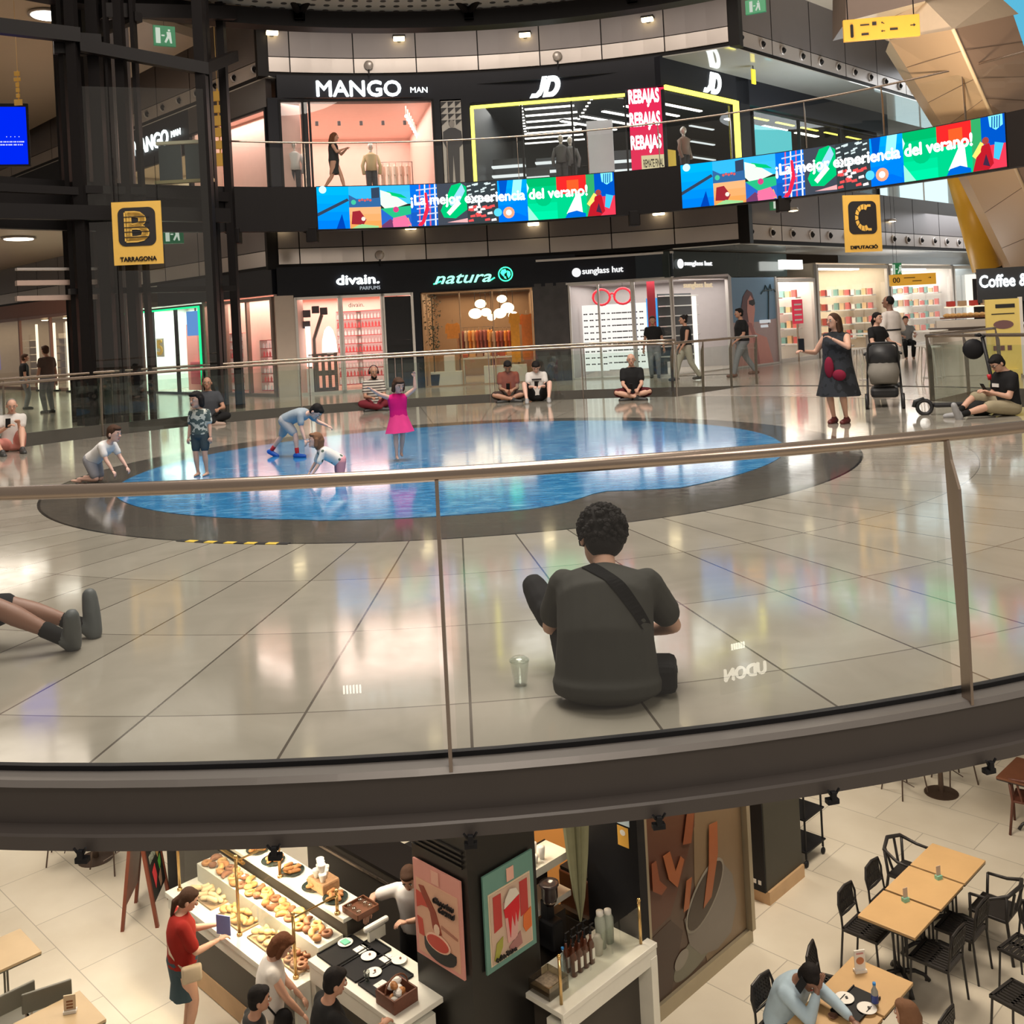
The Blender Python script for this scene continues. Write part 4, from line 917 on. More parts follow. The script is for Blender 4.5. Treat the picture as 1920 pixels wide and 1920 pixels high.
def rack(S, s, d, w_, n, label, grp, cols, z=1.4, ang=0.0):
    r = S.root('clothes_rack', s, d, 0, label, 'clothes rack'); bm = B(); tube(bm, [(-w_ / 2, 0, 0), (-w_ / 2, 0, z + .09), (w_ / 2, 0, z + .09), (w_ / 2, 0, 0)], .015, 6); link('frame', bm, mat('rack_metal', (.1, .08, .07), .4, .5), r)
    for i in range(n): garment(S.P(s - w_ / 2 + (i + .5) * w_ / n, d, z), S.rz + radians(70) * (1 if n > 4 else 0), random.choice(cols), 'garment on a hanger on ' + grp, 'garments on ' + grp)
rack(S, 95 * k, 1.5, 1.0, 9, 'dark clothes rack in the middle of the warm clothes shop', 'the middle rack of the warm shop', cl_cols, 1.5); rack(S, 150 * k, 1.5, .8, 7, 'dark clothes rack behind the lanterns in the warm clothes shop', 'the rack behind the lanterns', cl_cols, 1.45)
garment(S.P(172 * k, .5, 1.95), S.rz, (.85, .35, .03), 'long orange dress hanging in the right window of the warm clothes shop', None, 1.4, .3); garment(S.P(195 * k, .6, 1.9), S.rz, (.75, .22, .04), 'dark orange dress hanging beside the long orange dress', None, 1.3, .36); garment(S.P(52 * k, .8, 1.75), S.rz, (.8, .5, .05), 'mustard yellow top hanging in the left window of the warm clothes shop', None, .45, .4)
r = S.root('display_table', 118 * k, .8, 0, 'low table with folded clothes in the warm clothes shop', 'table'); bx(r, 'top', (0, 0, .72), (1.5, .6, .05), cream); [bx(r, 'leg', (sx * .7, 0, .35), (.05, .5, .7), cream) for sx in (-1, 1)]
for i in range(14): 
    o = S.root('folded_clothes', 118 * k - .65 + (i % 7) * .21, .65 + .28 * (i // 7), .745, 'small stack of folded clothes on the low table of the warm shop', 'clothes', 'folded clothes on the low shop table'); bx(o, 'stack', (0, 0, .05), (.17, .22, .1 + .03 * (i % 3)), mat('fold%d' % (i % 5), cl_cols[i % 5], .8), .02)
r = S.root('plinth', 38 * k, .35, 0, 'tiered cream plinth inside the left window of the warm shop', 'plinth'); bx(r, 'base', (0, 0, .2), (.95, .35, .4), cream, .01); bx(r, 'upper_block', (.1, 0, .62), (.3, .3, .45), cream, .01)
r = S.root('plinth', 150 * k, .3, 0, 'long low cream plinth in front of the warm shop racks', 'plinth'); bx(r, 'base', (0, 0, .25), (1.2, .3, .5), cream, .01)
r = S.root('potted_plant', 16 * k, .2, 0, 'dark leafy plant hanging down the left side of the warm shop entrance', 'plant'); bm = B()
for i in range(260):
    a = random.random() * 6.28; z = .9 + random.random() * 1.7; rr = .05 + .22 * random.random() * (1 if z > 1.6 else .6); p = Vector((rr * cos(a), rr * sin(a) * .5, z)); q = Vector((random.uniform(-1, 1), random.uniform(-.5, .5), random.uniform(-1, .3))).normalized() * .09; s_ = q.orthogonal().normalized() * .025; quad(bm, [p - s_, p + q * .5 + s_ * .2, p + q, p + s_])
link('foliage', bm, mat('dark_leaf', (.03, .04, .02), .5), r); bm = B(); lathe(bm, [(.1, 0), (.15, .3), (.15, .34), (0, .34)], seg=12); link('pot', bm, black, r); bm = B(); tube(bm, [(0, 0, .3), (.02, 0, 2.4)], .015, 5); link('stem', bm, MATS['dark_leaf'], r)
# sunglasses shop with the glazed corner
S0 = Vector(fp(1262)); SD = DR
arc_fascia(1060, 1262, 520, 2.62, 2.68, RF - .03, frame_lt, 'trim_5'); arc_fascia(1005, 1262, 500, 3.3, 3.36, RF - .03, frame_lt, 'trim_6')
arc_fascia(1071, 1192, 510, 2.68, 3.3, RF - .02, fascia_m); arc_fascia(1192, 1262, 510, 2.68, 3.3, RF - .01, mat('mirror_fascia', (.03, .04, .05), .06, .6))
S = Sh(fp(1070), fp(1262)); k = S.L / 192.; room(S.p0, S.p0 + S.ex * (S.L + 1.5), 0, 2.66, 4.5, mat('grey_shop_wall', (.42, .38, .37), .5), 170, (1, .93, .88))
front(S, 0, 2.64, [0.0, 55 * k, 118 * k, 122 * k, 190 * k], 'pale framed glass front of the sunglasses shop', t=.05)
r = sign_letters('shop_sign', 'sunglass hut', 1130, 508, 1.12, glow('soft_white', (.95, .95, .95), 1.0), 'white lowercase sign with a disc above the sunglasses shop door', bold=.02, height=.22)
bm = B(); lathe(bm, [(.125, 0), (.125, .03), (0, .03)], seg=20); bmesh.ops.transform(bm, matrix=Matrix.Translation((-.72, 0, 0)) @ Matrix.Rotation(pi / 2, 4, 'X'), verts=bm.verts); link('disc', bm, MATS['soft_white'], r)
for i, (s_, w_) in enumerate(((30, .7), (66, .95), (98, .95))):
    r = S.root('glasses_rack', s_ * k, 1.9 - .5 * (i == 0), 0, ['tall lit rack of sunglasses at the left inside the sunglasses shop', 'tall lit white sunglasses wall behind the shop door', 'tall lit white sunglasses wall right of the door'][i], 'shelf'); bx(r, 'panel', (0, 0, 1.1), (w_, .08, 1.9), glow('rack_white', (1, .93, .88), 1.15))
    bm = B()
    for a in range(9):
        for b in range(int(w_ / .17)):
            x = -w_ / 2 + .1 + b * .17; z = .35 + a * .18; box(bm, (x - .03, -.06, z), (.05, .02, .035)); box(bm, (x + .03, -.06, z), (.05, .02, .035)); box(bm, (x, -.06, z + .01), (.03, .01, .008))
    link('glasses', bm, ink, r)
r = S.root('giant_glasses', 72 * k, .9, 2.25, 'giant red sunglasses frame hanging in the sunglasses shop', 'display'); bm = B()
for sx in (-1, 1):
    tube(bm, [(sx * .3 + .24 * cos(t) * 1.0, 0, .22 * sin(t)) for t in [2 * pi * i / 16 for i in range(16)]], .035, 8, closed=True)
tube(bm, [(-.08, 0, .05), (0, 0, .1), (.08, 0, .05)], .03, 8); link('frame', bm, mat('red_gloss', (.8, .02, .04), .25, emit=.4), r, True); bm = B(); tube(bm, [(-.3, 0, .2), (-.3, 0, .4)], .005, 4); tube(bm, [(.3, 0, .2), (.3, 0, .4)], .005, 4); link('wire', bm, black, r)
bx(S.root('video_screen', 128 * k, 1.2, 0, 'upright blue video panel inside the sunglasses shop', 'screen'), 'display', (.35, 0, 1.6), (.5, .06, 1.1), glow('blue_panel', (.05, .35, .8), 1.2)); 
for o in [COL.objects[-1].parent]: bx(o, 'stand', (.35, 0, .52), (.5, .1, 1.04), black)
r = S.root('red_banner', 150 * k, .5, 1.75, 'narrow red hanging strip inside the corner of the sunglasses shop', 'banner'); bx(r, 'strip', (0, 0, .1), (.22, .02, 1.5), mat('red_cloth', (.6, .03, .06), .6)); bx(r, 'bar', (0, 0, .87), (.26, .03, .03), black)
# corner side along the street
S = Sh(S0, S0 + SD * 2.75); kk = S.L / 95.
front(S, 0, 2.64, [0, S.L - .03], 'side window of the sunglasses shop at the glazed corner', t=.05)
struct('wall_fascia.010', (lambda bm: (prism(bm, [S.P(-.1, -.02, 2.66), S.P(S.L + 3.4, -.02, 2.66), S.P(S.L + 3.4, .2, 2.66), S.P(-.1, .2, 2.66)], (0, 0, .7)), bm)[1])(B()), mat('green_grey_fascia', (.03, .045, .045), .12, .3))
r = S.root('shop_sign', 1.15, -.06, 3.02, 'smaller white sunglasses sign on the street side of the corner', 'sign'); text_on('lettering', 'sunglass hut', (.1, 0, 0), (1, 0, 0), 1, MATS['soft_white'], r, width=1.35, height=.17, bold=.02); bm = B(); lathe(bm, [(.13, 0), (.13, .03), (0, .03)], seg=18); bmesh.ops.transform(bm, matrix=Matrix.Translation((-.78, 0, 0)) @ Matrix.Rotation(pi / 2, 4, 'X'), verts=bm.verts); link('disc', bm, MATS['soft_white'], r)
r = S.root('window_lettering', 1.2, -.05, 2.42, 'pale gold lettering on the side window of the sunglasses shop', 'sign'); text_on('lettering', 'sunglass hut', (0, 0, 0), (1, 0, 0), 1, glow('gold_letter', (.8, .62, .4), .9), r, width=1.4, height=.2, bold=.01)
r = S.root('display_shelf', 1.3, .7, 0, 'white lit shelf of sunglasses behind the side window of the corner', 'shelf'); [bx(r, 'shelf', (0, 0, .5 + i * .28), (1.6, .25, .03), white) for i in range(7)]; bx(r, 'lit_post', (.55, -.14, 1.1), (.16, .04, 2.1), glow('post_white', (1, .95, .85), 1.6)); bx(r, 'back_panel', (0, .14, 1.3), (1.6, .03, 1.9), dk_int)
# beach poster
S = Sh(S0 + SD * 2.8, S0 + SD * 5.4)
r = S.root('wall_poster', S.L / 2, -.03, 1.33, 'tall beach poster of a person in sunglasses on the corner shop side wall', 'poster'); w2, h2 = S.L / 2 - .04, 1.3
bx(r, 'panel', (0, .03, 0), (S.L - .06, .04, 2.62), mat('poster_sky', (.16, .28, .42), .35, var=.12, scale=.6)); bx(r, 'frame', (w2, 0, 0), (.05, .08, 2.66), frame_lt); bx(r, 'frame', (0, 0, -h2), (S.L, .08, .05), frame_lt)
PA = lambda pts, m, nm, y=-.002: link(nm, flat(pts, y, .008), m, r)
PA([(-w2, -h2), (w2, -h2), (w2, .05), (.3, -.02), (-w2, .0)], mat('poster_sand', (.45, .33, .33), .4), 'beach', .004)
PA([(-.75, .35), (-.6, .75), (-.35, .95), (-.1, .85), (.05, .55), (-.05, .3), (-.1, -.2), (-.35, -.5), (-.85, -.3)], mat('poster_hair', (.12, .06, .07), .4), 'hair', -.004)
PA([(-.38, .62), (-.2, .78), (-.02, .6), (.02, .35), (-.05, .1), (-.12, -.15), (.0, -.35), (.6, -.5), (.95, -h2), (-1.05, -h2), (-.95, -.45), (-.5, -.35), (-.35, -.1), (-.42, .3)], mat('poster_skin', (.62, .28, .24), .4), 'skin', -.008)
PA([(-.3, .62), (.0, .66), (.04, .52), (-.1, .46), (-.3, .52)], ink, 'sunglasses', -.012); PA([(-.45, .0), (-.15, -.5), (-.1, -h2), (.15, -h2), (.02, -.5), (-.2, -.05)], mat('poster_shade', (.42, .16, .15), .4), 'shadow_fold', -.011)
bm = B(); tube(bm, [(.75, -.01, -.1), (.85, -.01, .9)], .02, 4); [tube(bm, [(.85, -.01, .9), (.85 + .3 * cos(a), -.01, .9 + .2 * sin(a)), (.85 + .45 * cos(a), -.01, .8 + .1 * sin(a))], .02, 4) for a in (.2, 1.2, 2.2, 3.1)]; link('palm_tree', bm, mat('poster_palm', (.04, .08, .1), .4), r)
text_on('lettering', 'DISCOVER YOUR', (.55, -.015, -.02), (1, 0, 0), .1, glow('poster_white', (.9, .9, .9), .6), r, width=.6, height=.1, bold=.01); text_on('lettering', 'SUMMER', (.5, -.015, -.16), (1, 0, 0), .1, MATS['poster_white'], r, width=.4, height=.08, bold=.01)
# bright shops down the right street
bright = mat('bright_white_wall', (.9, .86, .8), .5)
t0 = 5.45
for i, (L_, wm_, colr) in enumerate(((2.6, bright, (1, .95, .85)), (5.5, cream, (1, .92, .75)), (6.0, bright, (1, 1, .97)), (7.0, mat('cool_wall', (.7, .8, .88), .5), (.85, .95, 1)))):
    a_, b_ = S0 + SD * t0, S0 + SD * (t0 + L_ - .25); room(a_, b_, 0, 3.1 if i else 2.62, 4.0, wm_, 170 if i else 120, colr); S = Sh(a_, b_)
    front(S, 0, 3.05 if i else 2.6, [0, S.L], ['wide open lit shop entrance beside the beach poster', 'cream lit shop front behind the woman in the dark dress', 'white lit shop front behind the man in white', 'cool blue lit shop front far down the street'][i], gm=MATS['open_glass'], t=.12)
    for j in range(2 + i):
        for z in (.5, 1.0, 1.5, 2.0):
            r = S.root('shop_shelf', (j + 1) * S.L / (2 + i) - .35, 1.15, z, 'shelf of small goods inside a bright street shop', 'shelf', 'shelves in the bright street shops'); bx(r, 'board', (0, 0, 0), (.35, 1.6, .04), white)
            bm = B(); 
            for q in range(7): box(bm, (0, -.66 + q * .22, .12), (.12, .15, .16 + .14 * random.random()), 0, q % 4)
            link('goods', bm, [mat('goods%d' % q, c_, .5) for q, c_ in enumerate(((.7, .12, .1), (.75, .5, .25), (.2, .4, .35), (.8, .75, .7)))], r)
    bx(S.root('strip_light', S.L / 2, .8, 2.5 if not i else 2.95, 'long white strip light inside a bright street shop', 'lamp', 'strip lights in the street shops'), 'tube', (0, 0, 0), (S.L * .7, .3, .05), coolgl)
    t0 += L_
S = Sh(S0 + SD * 5.5, S0 + SD * 7.8)
r = S.root('sale_poster', .75, -.25, 1.45, 'red sale notice standing in the lit entrance beside the beach poster', 'poster'); bx(r, 'panel', (0, 0, .1), (.62, .03, .75), mat('red_print', (.75, .02, .07), .5, emit=.3)); [bx(r, 'text_line', (0, -.02, .32 - i * .16), (.45, .01, .05), white) for i in range(4)]; bx(r, 'post', (0, .03, -.85), (.04, .04, 1.2), steel)
r = S.root('mannequin', 1.0, .8, 0, 'mannequin in an orange outfit inside the lit entrance beside the beach poster', 'mannequin'); bm = B(); tube(bm, [(0, 0, .9), (0, 0, 1.15), (0, 0, 1.4), (0, 0, 1.5)], [.15, .12, .17, .06], 12); tube(bm, [(.15, 0, 1.4), (.26, -.05, 1.15), (.15, -.15, 1.0)], .045, 8); tube(bm, [(-.15, 0, 1.4), (-.25, 0, 1.15), (-.2, -.1, .9)], .045, 8); link('orange_top', bm, mat('orange_cloth', (.85, .25, .08), .7), r, True); bm = B(); ball(bm, (0, 0, 1.65), (.09, .1, .12)); tube(bm, [(.07, 0, .9), (.1, 0, 0.03)], [.09, .05], 8); tube(bm, [(-.07, 0, .9), (-.1, 0, 0.03)], [.09, .05], 8); link('figure', bm, white, r, True)
S = Sh(S0 + SD * 8.3, S0 + SD * 13)
bx(S.root('lit_notice', .6, -.35, 2.95, 'glowing white lamp box over the lit entrance beside the poster', 'lamp'), 'diffuser', (-3.1, 0, .05), (1.3, .1, .28), coolgl)
# ---- upper floor arc
arc_fascia(519, 890, 160, 7.92, 8.62); arc_fascia(880, 1240, 150, 7.8, 8.62)
arc_fascia(519, 577, 260, ZU, ZU + .05); 
arc_fascia(568, 579, 260, ZU, 8.0, nm='wall_pier'); arc_fascia(814, 828, 260, ZU, 8.0, nm='wall_pier'); arc_fascia(868, 888, 260, ZU, 8.0, nm='wall_pier'); arc_fascia(505, 527, 260, ZU, 8.0, nm='wall_pier')
S = Sh(fp(519, 260), fp(816, 260)); k = S.L / 297.; room(S.p0, S.p1, ZU, 8.0, 6, pink, 260, (1, .80, .72))
front(S, ZU, 7.95, [8 * k, 50 * k, 62 * k, 295 * k], 'wide glass front of the pink clothes shop on the upper floor', m=black, t=.06)
r = sign_letters('shop_sign', 'MANGO', 673, 166, 2.3, whitegl, 'large lit white five-letter sign over the pink shop', bold=.02, height=.44); text_on('small_lettering', 'MAN', (1.62, -.16, -.08), (1, 0, 0), 1, whitegl, r, width=.47, height=.15, bold=.005)
# track lights
for i in range(9):
    r = S.root('spotlight', 250 * k + .1 * i, .8 + i * .45, 7.65, 'small white ceiling spotlight in the pink shop', 'lamp', 'ceiling spotlights in the pink shop'); bm = B(); ball(bm, (0, 0, 0), .05, 0, 8); link('lens', bm, coolgl, r); bm = B(); tube(bm, [(0, 0, .05), (0, 0, .3)], .02, 6); link('stem', bm, frame_lt, r)
for i in range(5):
    r = S.root('spotlight', (80 + i * 45) * k, 2.5, 7.75, 'small dark ceiling spotlight in the pink shop', 'lamp', 'dark ceiling spots in the pink shop'); bm = B(); lathe(bm, [(.05, 0), (.05, .12), (0, .12)], seg=10); link('can', bm, ink, r)
def mannequin(S, s, d, c_, label, z=0, group=None):
    r = S.root('mannequin', s, d, z, label, 'mannequin', group); bm = B(); tube(bm, [(0, 0, .95), (0, 0, 1.15), (0, 0, 1.38), (0, 0, 1.47)], [.17, .14, .19, .06], 12); tube(bm, [(.16, 0, 1.38), (.25, 0, 1.1), (.22, -.08, .85)], .05, 8); tube(bm, [(-.16, 0, 1.38), (-.25, 0, 1.1), (-.22, -.08, .85)], .05, 8); link('top', bm, mat('mq%d' % int(sum(c_) * 100), c_, .8), r, True)
    bm = B(); tube(bm, [(.08, 0, .95), (.09, 0, .03)], [.1, .05], 8); tube(bm, [(-.08, 0, .95), (-.09, 0, .03)], [.1, .05], 8); link('trousers', bm, mat('mq_dark', (.05, .05, .06), .8), r, True); bm = B(); tube(bm, [(0, 0, 1.45), (0, 0, 1.55)], .045, 8); ball(bm, (0, 0, 1.64), (.08, .1, .115)); link('head', bm, frame_lt, r, True)
mannequin(S, 178 * k, 1.0, (.65, .52, .3), 'mannequin in a beige jumper in the window of the pink shop', ZU); mannequin(S, 30 * k, .6, (.85, .82, .8), 'mannequin in pale clothes in the narrow left window of the pink shop', ZU)
rack(S, 225 * k, 1.6, 1.1, 6, 'rack with pale coats in the pink shop', 'the rack in the pink shop', [(.75, .55, .45), (.8, .7, .6)], 1.2); 
for o in COL.objects:
    if o.get('label') in ('rack with pale coats in the pink shop', 'garment on a hanger on the rack in the pink shop'): o.location.z += ZU
r = S.root('display_cube', 155 * k, .8, ZU, 'small black display cube in the pink shop window', 'plinth'); bx(r, 'block', (0, 0, .2), (.36, .36, .4), black)
# patterned poster
S = Sh(fp(829, 260), fp(868, 260)); r = S.root('wall_poster', S.L / 2, -.06, ZU + 1.37, 'black and white poster of a person in dark clothes before triangles', 'poster')
bx(r, 'panel', (0, .03, 0), (S.L - .02, .04, 2.6), mat('poster_grey', (.5, .48, .44), .4)); bm = B()
for i in range(4):
    for j in range(3):
        x = -.28 + j * .2; z = .62 + i * .17; flat([(x, z), (x + .17, z + .15), (x - .01, z + .15)], 0, .006, bm)
link('triangle_pattern', bm, ink, r); link('figure', flat([(-.2, -1.0), (-.18, .0), (-.27, .2), (-.25, .45), (-.08, .55), (.08, .55), (.25, .45), (.28, .1), (.18, .0), (.15, -1.0), (.03, -1.0), (0, -.2), (-.05, -1.0)], -.006, .006), mat('suit_print', (.04, .04, .045), .5), r)
bm = flat([(.075 * cos(t), .66 + .11 * sin(t)) for t in [i * pi / 6 for i in range(12)]], -.012, .006); link('face', bm, mat('face_print', (.3, .28, .26), .5), r)
# JD: black shop with strip lights and yellow neon
S = Sh(fp(886, 260), fp(1176, 260)); k = S.L / 290.; 
ctr = fp(1246, 240); S2 = Sh(ctr, ctr + DR * 3.6)
pts = [S.p0, S.p1, ctr, ctr + DR * 13, ctr + DR * 13 + Vector((-6, 6, 0)), S.p0 + S.nn * 9]
bm = B()
for a, b in ((3, 4), (4, 5), (5, 0)): quad(bm, [pts[a] + Vector((0, 0, ZU)), pts[b] + Vector((0, 0, ZU)), pts[b] + Vector((0, 0, 8.3)), pts[a] + Vector((0, 0, 8.3))])
bm.faces.new([bm.verts.new(p + Vector((0, 0, ZU + .01))) for p in pts]).material_index = 1; bm.faces.new([bm.verts.new(p + Vector((0, 0, 8.3))) for p in pts]).material_index = 0
struct('wall_shop.020', bm, [dk_int, mat('light_shop_floor', (.5, .5, .5), .3)])
lamp('shop_light', tuple(S.P(S.L / 2, 3, 8.2)), 130, 4.5, (1, .97, .92)); lamp('shop_light', tuple(S2.P(2, 3, 8.2)), 130, 4.5, (1, 1, .95))
neon = glow('yellow_neon', (1.0, .90, .12), 2.4)
front(S, ZU, 7.78, [0, 95 * k, 190 * k, 289 * k], 'dark glass front of the two-letter sports shop', m=black, t=.05)
r = S.root('neon_frame', 0, -.06, ZU, 'yellow neon line round the left and top of the sports shop window', 'neon light'); bx(r, 'upright', (.03, 0, 1.22), (.09, .06, 2.46), neon); bx(r, 'top_line', (S.L / 2, 0, 2.46), (S.L, .06, .08), neon)
def jd(p, rz, sc, label):
    r = empty('shop_sign', p, rz, label, 'sign'); bm = B(); sk = .25
    def q(pts, mi=0): flat([((x + sk * z) * sc, z * sc) for x, z in pts], 0, .08, bm)
    q([(-.12, .5), (.12, .5), (.10, -.1), (.0, -.36), (-.2, -.5), (-.52, -.5), (-.45, -.28), (-.25, -.28), (-.13, -.1)])
    o_ = [(.16, .5)] + [(.42 + .42 * cos(t), .5 * sin(t)) for t in [radians(90 - 180 * i / 12) for i in range(13)]] + [(.1, -.5)]
    i_ = [(.34, .26)] + [(.42 + .18 * cos(t), .26 * sin(t)) for t in [radians(90 - 180 * i / 8) for i in range(9)]] + [(.3, -.26)]
    q([o_[0], o_[1], (.42, .26), (.34, .26), (.30, -.26), (.42, -.26), o_[13], o_[14]])
    for i in range(12):
        a, b = o_[1 + i], o_[2 + i]; f = lambda t: (.42 + .18 * cos(t), .26 * sin(t)); c_, d_ = f(radians(90 - 180 * i / 12)), f(radians(90 - 180 * (i + 1) / 12)); q([a, b, d_, c_])
    link('lettering', bm, whitegl, r)
p = cyl(1017, 163, RF - .1); jd(p, radians(angof(p) - 90), .58, 'lit white two-letter italic logo over the sports shop front')
p = S2.P(2.3, -.06, 8.18); jd(p, S2.rz, .62, 'lit white two-letter italic logo on the street side of the sports shop')
for i in range(8):
    for s_, w_ in (((140, 1.35),) if i not in (2, 3) else ((118, .75), (172, .6))): lightstrip(S, s_ * k - .06 * i, 1.2 + i * .95, 7.95, w_ * (1 + .08 * i), 'bright white ceiling strip in the sports shop, one of the receding row', 'ceiling strips of the sports shop', glow('strip_white', (1, .97, .88), 4), .16)
for i in range(12):
    lightstrip(S, 88 * k - .04 * i, .8 + i * .45, 7.9, .08, 'small spotlight on the ceiling track of the sports shop', 'track spots of the sports shop', MATS['strip_white'], .08); lightstrip(S, 230 * k - .09 * i, .8 + i * .45, 7.9, .08, 'small spotlight on the ceiling track of the sports shop', 'track spots of the sports shop', MATS['strip_white'], .08)
for sx, lab in ((88, 'left'), (230, 'right')): 
    r = S.root('ceiling_track', sx * k, .5, 7.98, 'dark ceiling track with spots at the %s of the strip lights in the sports shop' % lab, 'lamp track'); bm = B(); tube(bm, [(0, 0, 0), (-.8 if sx > 100 else -.4, 6, 0)], .025, 5); link('rail', bm, steel_dk, r)
for i, (s_, d, w_, hh) in enumerate(((45, 2.4, 1.0, 1.3), (85, 3.2, 1.1, 1.1), (120, 4.0, .9, 1.5), (235, 2.0, .7, 1.9), (270, 3.0, 1.1, 1.4))):
    r = S.root('display_stand', s_ * k, d, ZU, ['low lit white shoe wall at the left of the sports shop', 'lit shoe bench left of the middle of the sports shop', 'lit shelf stack under the ceiling strips of the sports shop', 'plain pale column in the sports shop', 'white slanted display at the right of the sports shop'][i], 'display')
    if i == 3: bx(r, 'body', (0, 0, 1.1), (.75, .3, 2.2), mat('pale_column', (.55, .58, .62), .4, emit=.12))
    else: [bx(r, 'shelf', (0, 0, .3 + j * .28), (w_, .3, .05), glow('shelf_white', (.95, 1, 1), 1.0)) for j in range(int(hh / .28))]; bx(r, 'back_panel', (0, .18, hh / 2 + .1), (w_, .03, hh), dk_int)
mannequin(S, 160 * k, 1.2, (.1, .1, .11), 'mannequin in dark sportswear in the middle of the sports shop window', ZU); mannequin(S, 176 * k, 1.6, (.16, .16, .17), 'second mannequin in dark grey sportswear behind the first one', ZU)
# red sale column on the corner
r = S.root('sale_column', S.L + .55, -.12, ZU, 'red sale column with white repeated lettering on the corner of the sports shop', 'poster'); Wc = (ctr - S.p1).length
bx(r, 'panel', (0.02, .1, 1.28), (Wc - .05, .12, 2.62), glow('sale_red', (.85, .03, .10), 1.0))
for i in range(3): text_on('lettering', 'REBAJAS', (-.05, -.02, 2.32 - i * .62), (1, 0, 0), 1, whitegl, r, bold=.04, width=Wc * .80, height=.5)
bx(r, 'notice', (.12, .03, .42), (Wc * .62, .02, .72), glow('notice_cream', (.85, .72, .42), .9)); text_on('small_lettering', 'REMATE FINAL', (.12, 0.01, .56), (1, 0, 0), 1, ink, r, width=Wc * .52, height=.22, bold=.02); text_on('small_lettering', 'ULTIMAS 48H', (.12, 0.01, .26), (1, 0, 0), 1, ink, r, width=Wc * .52, height=.22, bold=.02)
# side window in the street
bx2 = lambda S, nm, s, z0, z1, w_, m: (lambda bm: (prism(bm, [S.P(s, -.03, z0), S.P(s + w_, -.03, z0), S.P(s + w_, .15, z0), S.P(s, .15, z0)], (0, 0, z1 - z0)), struct(nm, bm, m)))(B())
bx2(S2, 'wall_fascia.020', -.1, 7.8, 8.58, 14, fascia_m); bx2(S2, 'wall_pier.020', 3.65, ZU, 8.58, .7, black)
r = S2.root('neon_frame', 0, -.08, ZU, 'yellow neon line round the street side window of the sports shop', 'neon light'); bx(r, 'upright', (3.5, 0, 1.3), (.22, .08, 2.6), neon); bx(r, 'top_line', (1.75, 0, 2.55), (3.5, .06, .12), neon)
front(S2, ZU, 7.7, [0, 3.4], 'street side window of the sports shop beside the sale column', m=black, t=.04)
for i in range(5): lightstrip(S2, 1.7, .8 + i * .8, 7.6, 2.6, 'white ceiling strip behind the street side window of the sports shop', 'ceiling strips behind the side window', MATS['strip_white'], .14)
for i in range(4): lightstrip(S2, 2.7, .6, ZU + .5 + i * .45, 1.2, 'glowing shelf edge behind the street side window', 'glowing shelf edges of the side window', MATS['shelf_white'], .1)
mannequin(S2, 1.6, .5, (.30, .22, .18), 'mannequin in a brown padded coat behind the street side window', ZU); r = S2.root('price_board', .35, .1, ZU + .2, 'small yellow price board right of the sale column', 'sign'); bx(r, 'panel', (0, 0, .35), (.45, .04, .75), mat('yellow_board', (.8, .55, .04), .5, emit=.3)); bx(r, 'foot', (0, 0, -.1), (.3, .1, .2), black)
S3 = Sh(S2.P(4.5), S2.P(13)); front(S3, ZU, 7.7, [0, 2.8, 5.6, 8.4], 'long upper street window with green and cyan interior', m=black, t=.05)
bx(S3.root('video_wall', 2.0, .8, ZU, 'large cyan video wall behind the upper street window', 'screen'), 'display', (0, 0, 1.55), (3.4, .1, 1.5), glow('cyan_wall', (.15, .75, .8), .95)); bx(COL.objects[-1].parent, 'base', (0, 0, .4), (3.4, .2, .8), black)
for i in range(5): lightstrip(S3, .9 + i * 1.6, .3, 7.55, 1.1, 'yellow ceiling strip in the upper street window', 'yellow ceiling strips of the upper street window', neon, .1)
for i in range(3): lightstrip(S3, 1.4 + i * 2.2, 1.3, 7.7, 1.5, 'white ceiling strip in the upper street window', 'white ceiling strips of the upper street window', MATS['strip_white'], .2)
# vertical yellow sign reflection on the glossy underside, built as a glowing piece
r = empty('sign_reflection', S2.P(3.0, -1.0, 8.2), S2.rz, 'small yellow sign reflection built as a panel under the glossy soffit by the corner', 'sign'); bx(r, 'panel', (0, 0, .05), (.2, .04, .42), mat('yellow_reflection', (.9, .75, .05), .4, emit=.6), .01); bx(r, 'hanger', (0, 0, .3), (.02, .02, .12), black)
# right street upper glazing, far glare windows
S4 = Sh(Bpt + DR * 1.5, Bpt + DR * 14)
# ---- left street, upper: same clothes brand, pink and cream windows
T0 = fp(512, 260); U = Sh(T0 + DL * 14, T0)
def LS(t0, t1): return Sh(T0 + DL * t1, T0 + DL * t0)
S = LS(.2, 4.6); room(S.p0, S.p1, ZU, 8.0, 1.0, pink, 90, (1, .8, .72)); front(S, ZU, 7.8, [0, 2.2, 4.3], 'pink side window of the upper clothes shop behind the right lift column', m=black, t=.06)
bx2(S, 'wall_fascia.021', 0, 7.8, 8.58, S.L, mat('brown_fascia', (.05, .04, .038), .35)); 
S = LS(4.6, 14); room(S.p0, S.p1, ZU, 8.0, 4, cream, 190, (1, .88, .68)); front(S, ZU, 7.3, [0, 3, 6, 9.3], 'cream side window of the upper clothes shop behind the lift shaft', m=black, t=.06); bx2(S, 'wall_fascia.022', 0, 7.3, 8.58, S.L, fascia_m)
r = empty('shop_sign', S.P(6.9, -.08, 7.95), S.rz, 'lit white five-letter sign on the street side behind the lift shaft', 'sign'); text_on('lettering', 'MANGO', (0, 0, 0), (1, 0, 0), 1, whitegl, r, width=2.5, height=.5, bold=.03); text_on('small_lettering', 'MAN', (1.75, 0, .02), (1, 0, 0), 1, whitegl, r, width=.6, height=.2, bold=.005)
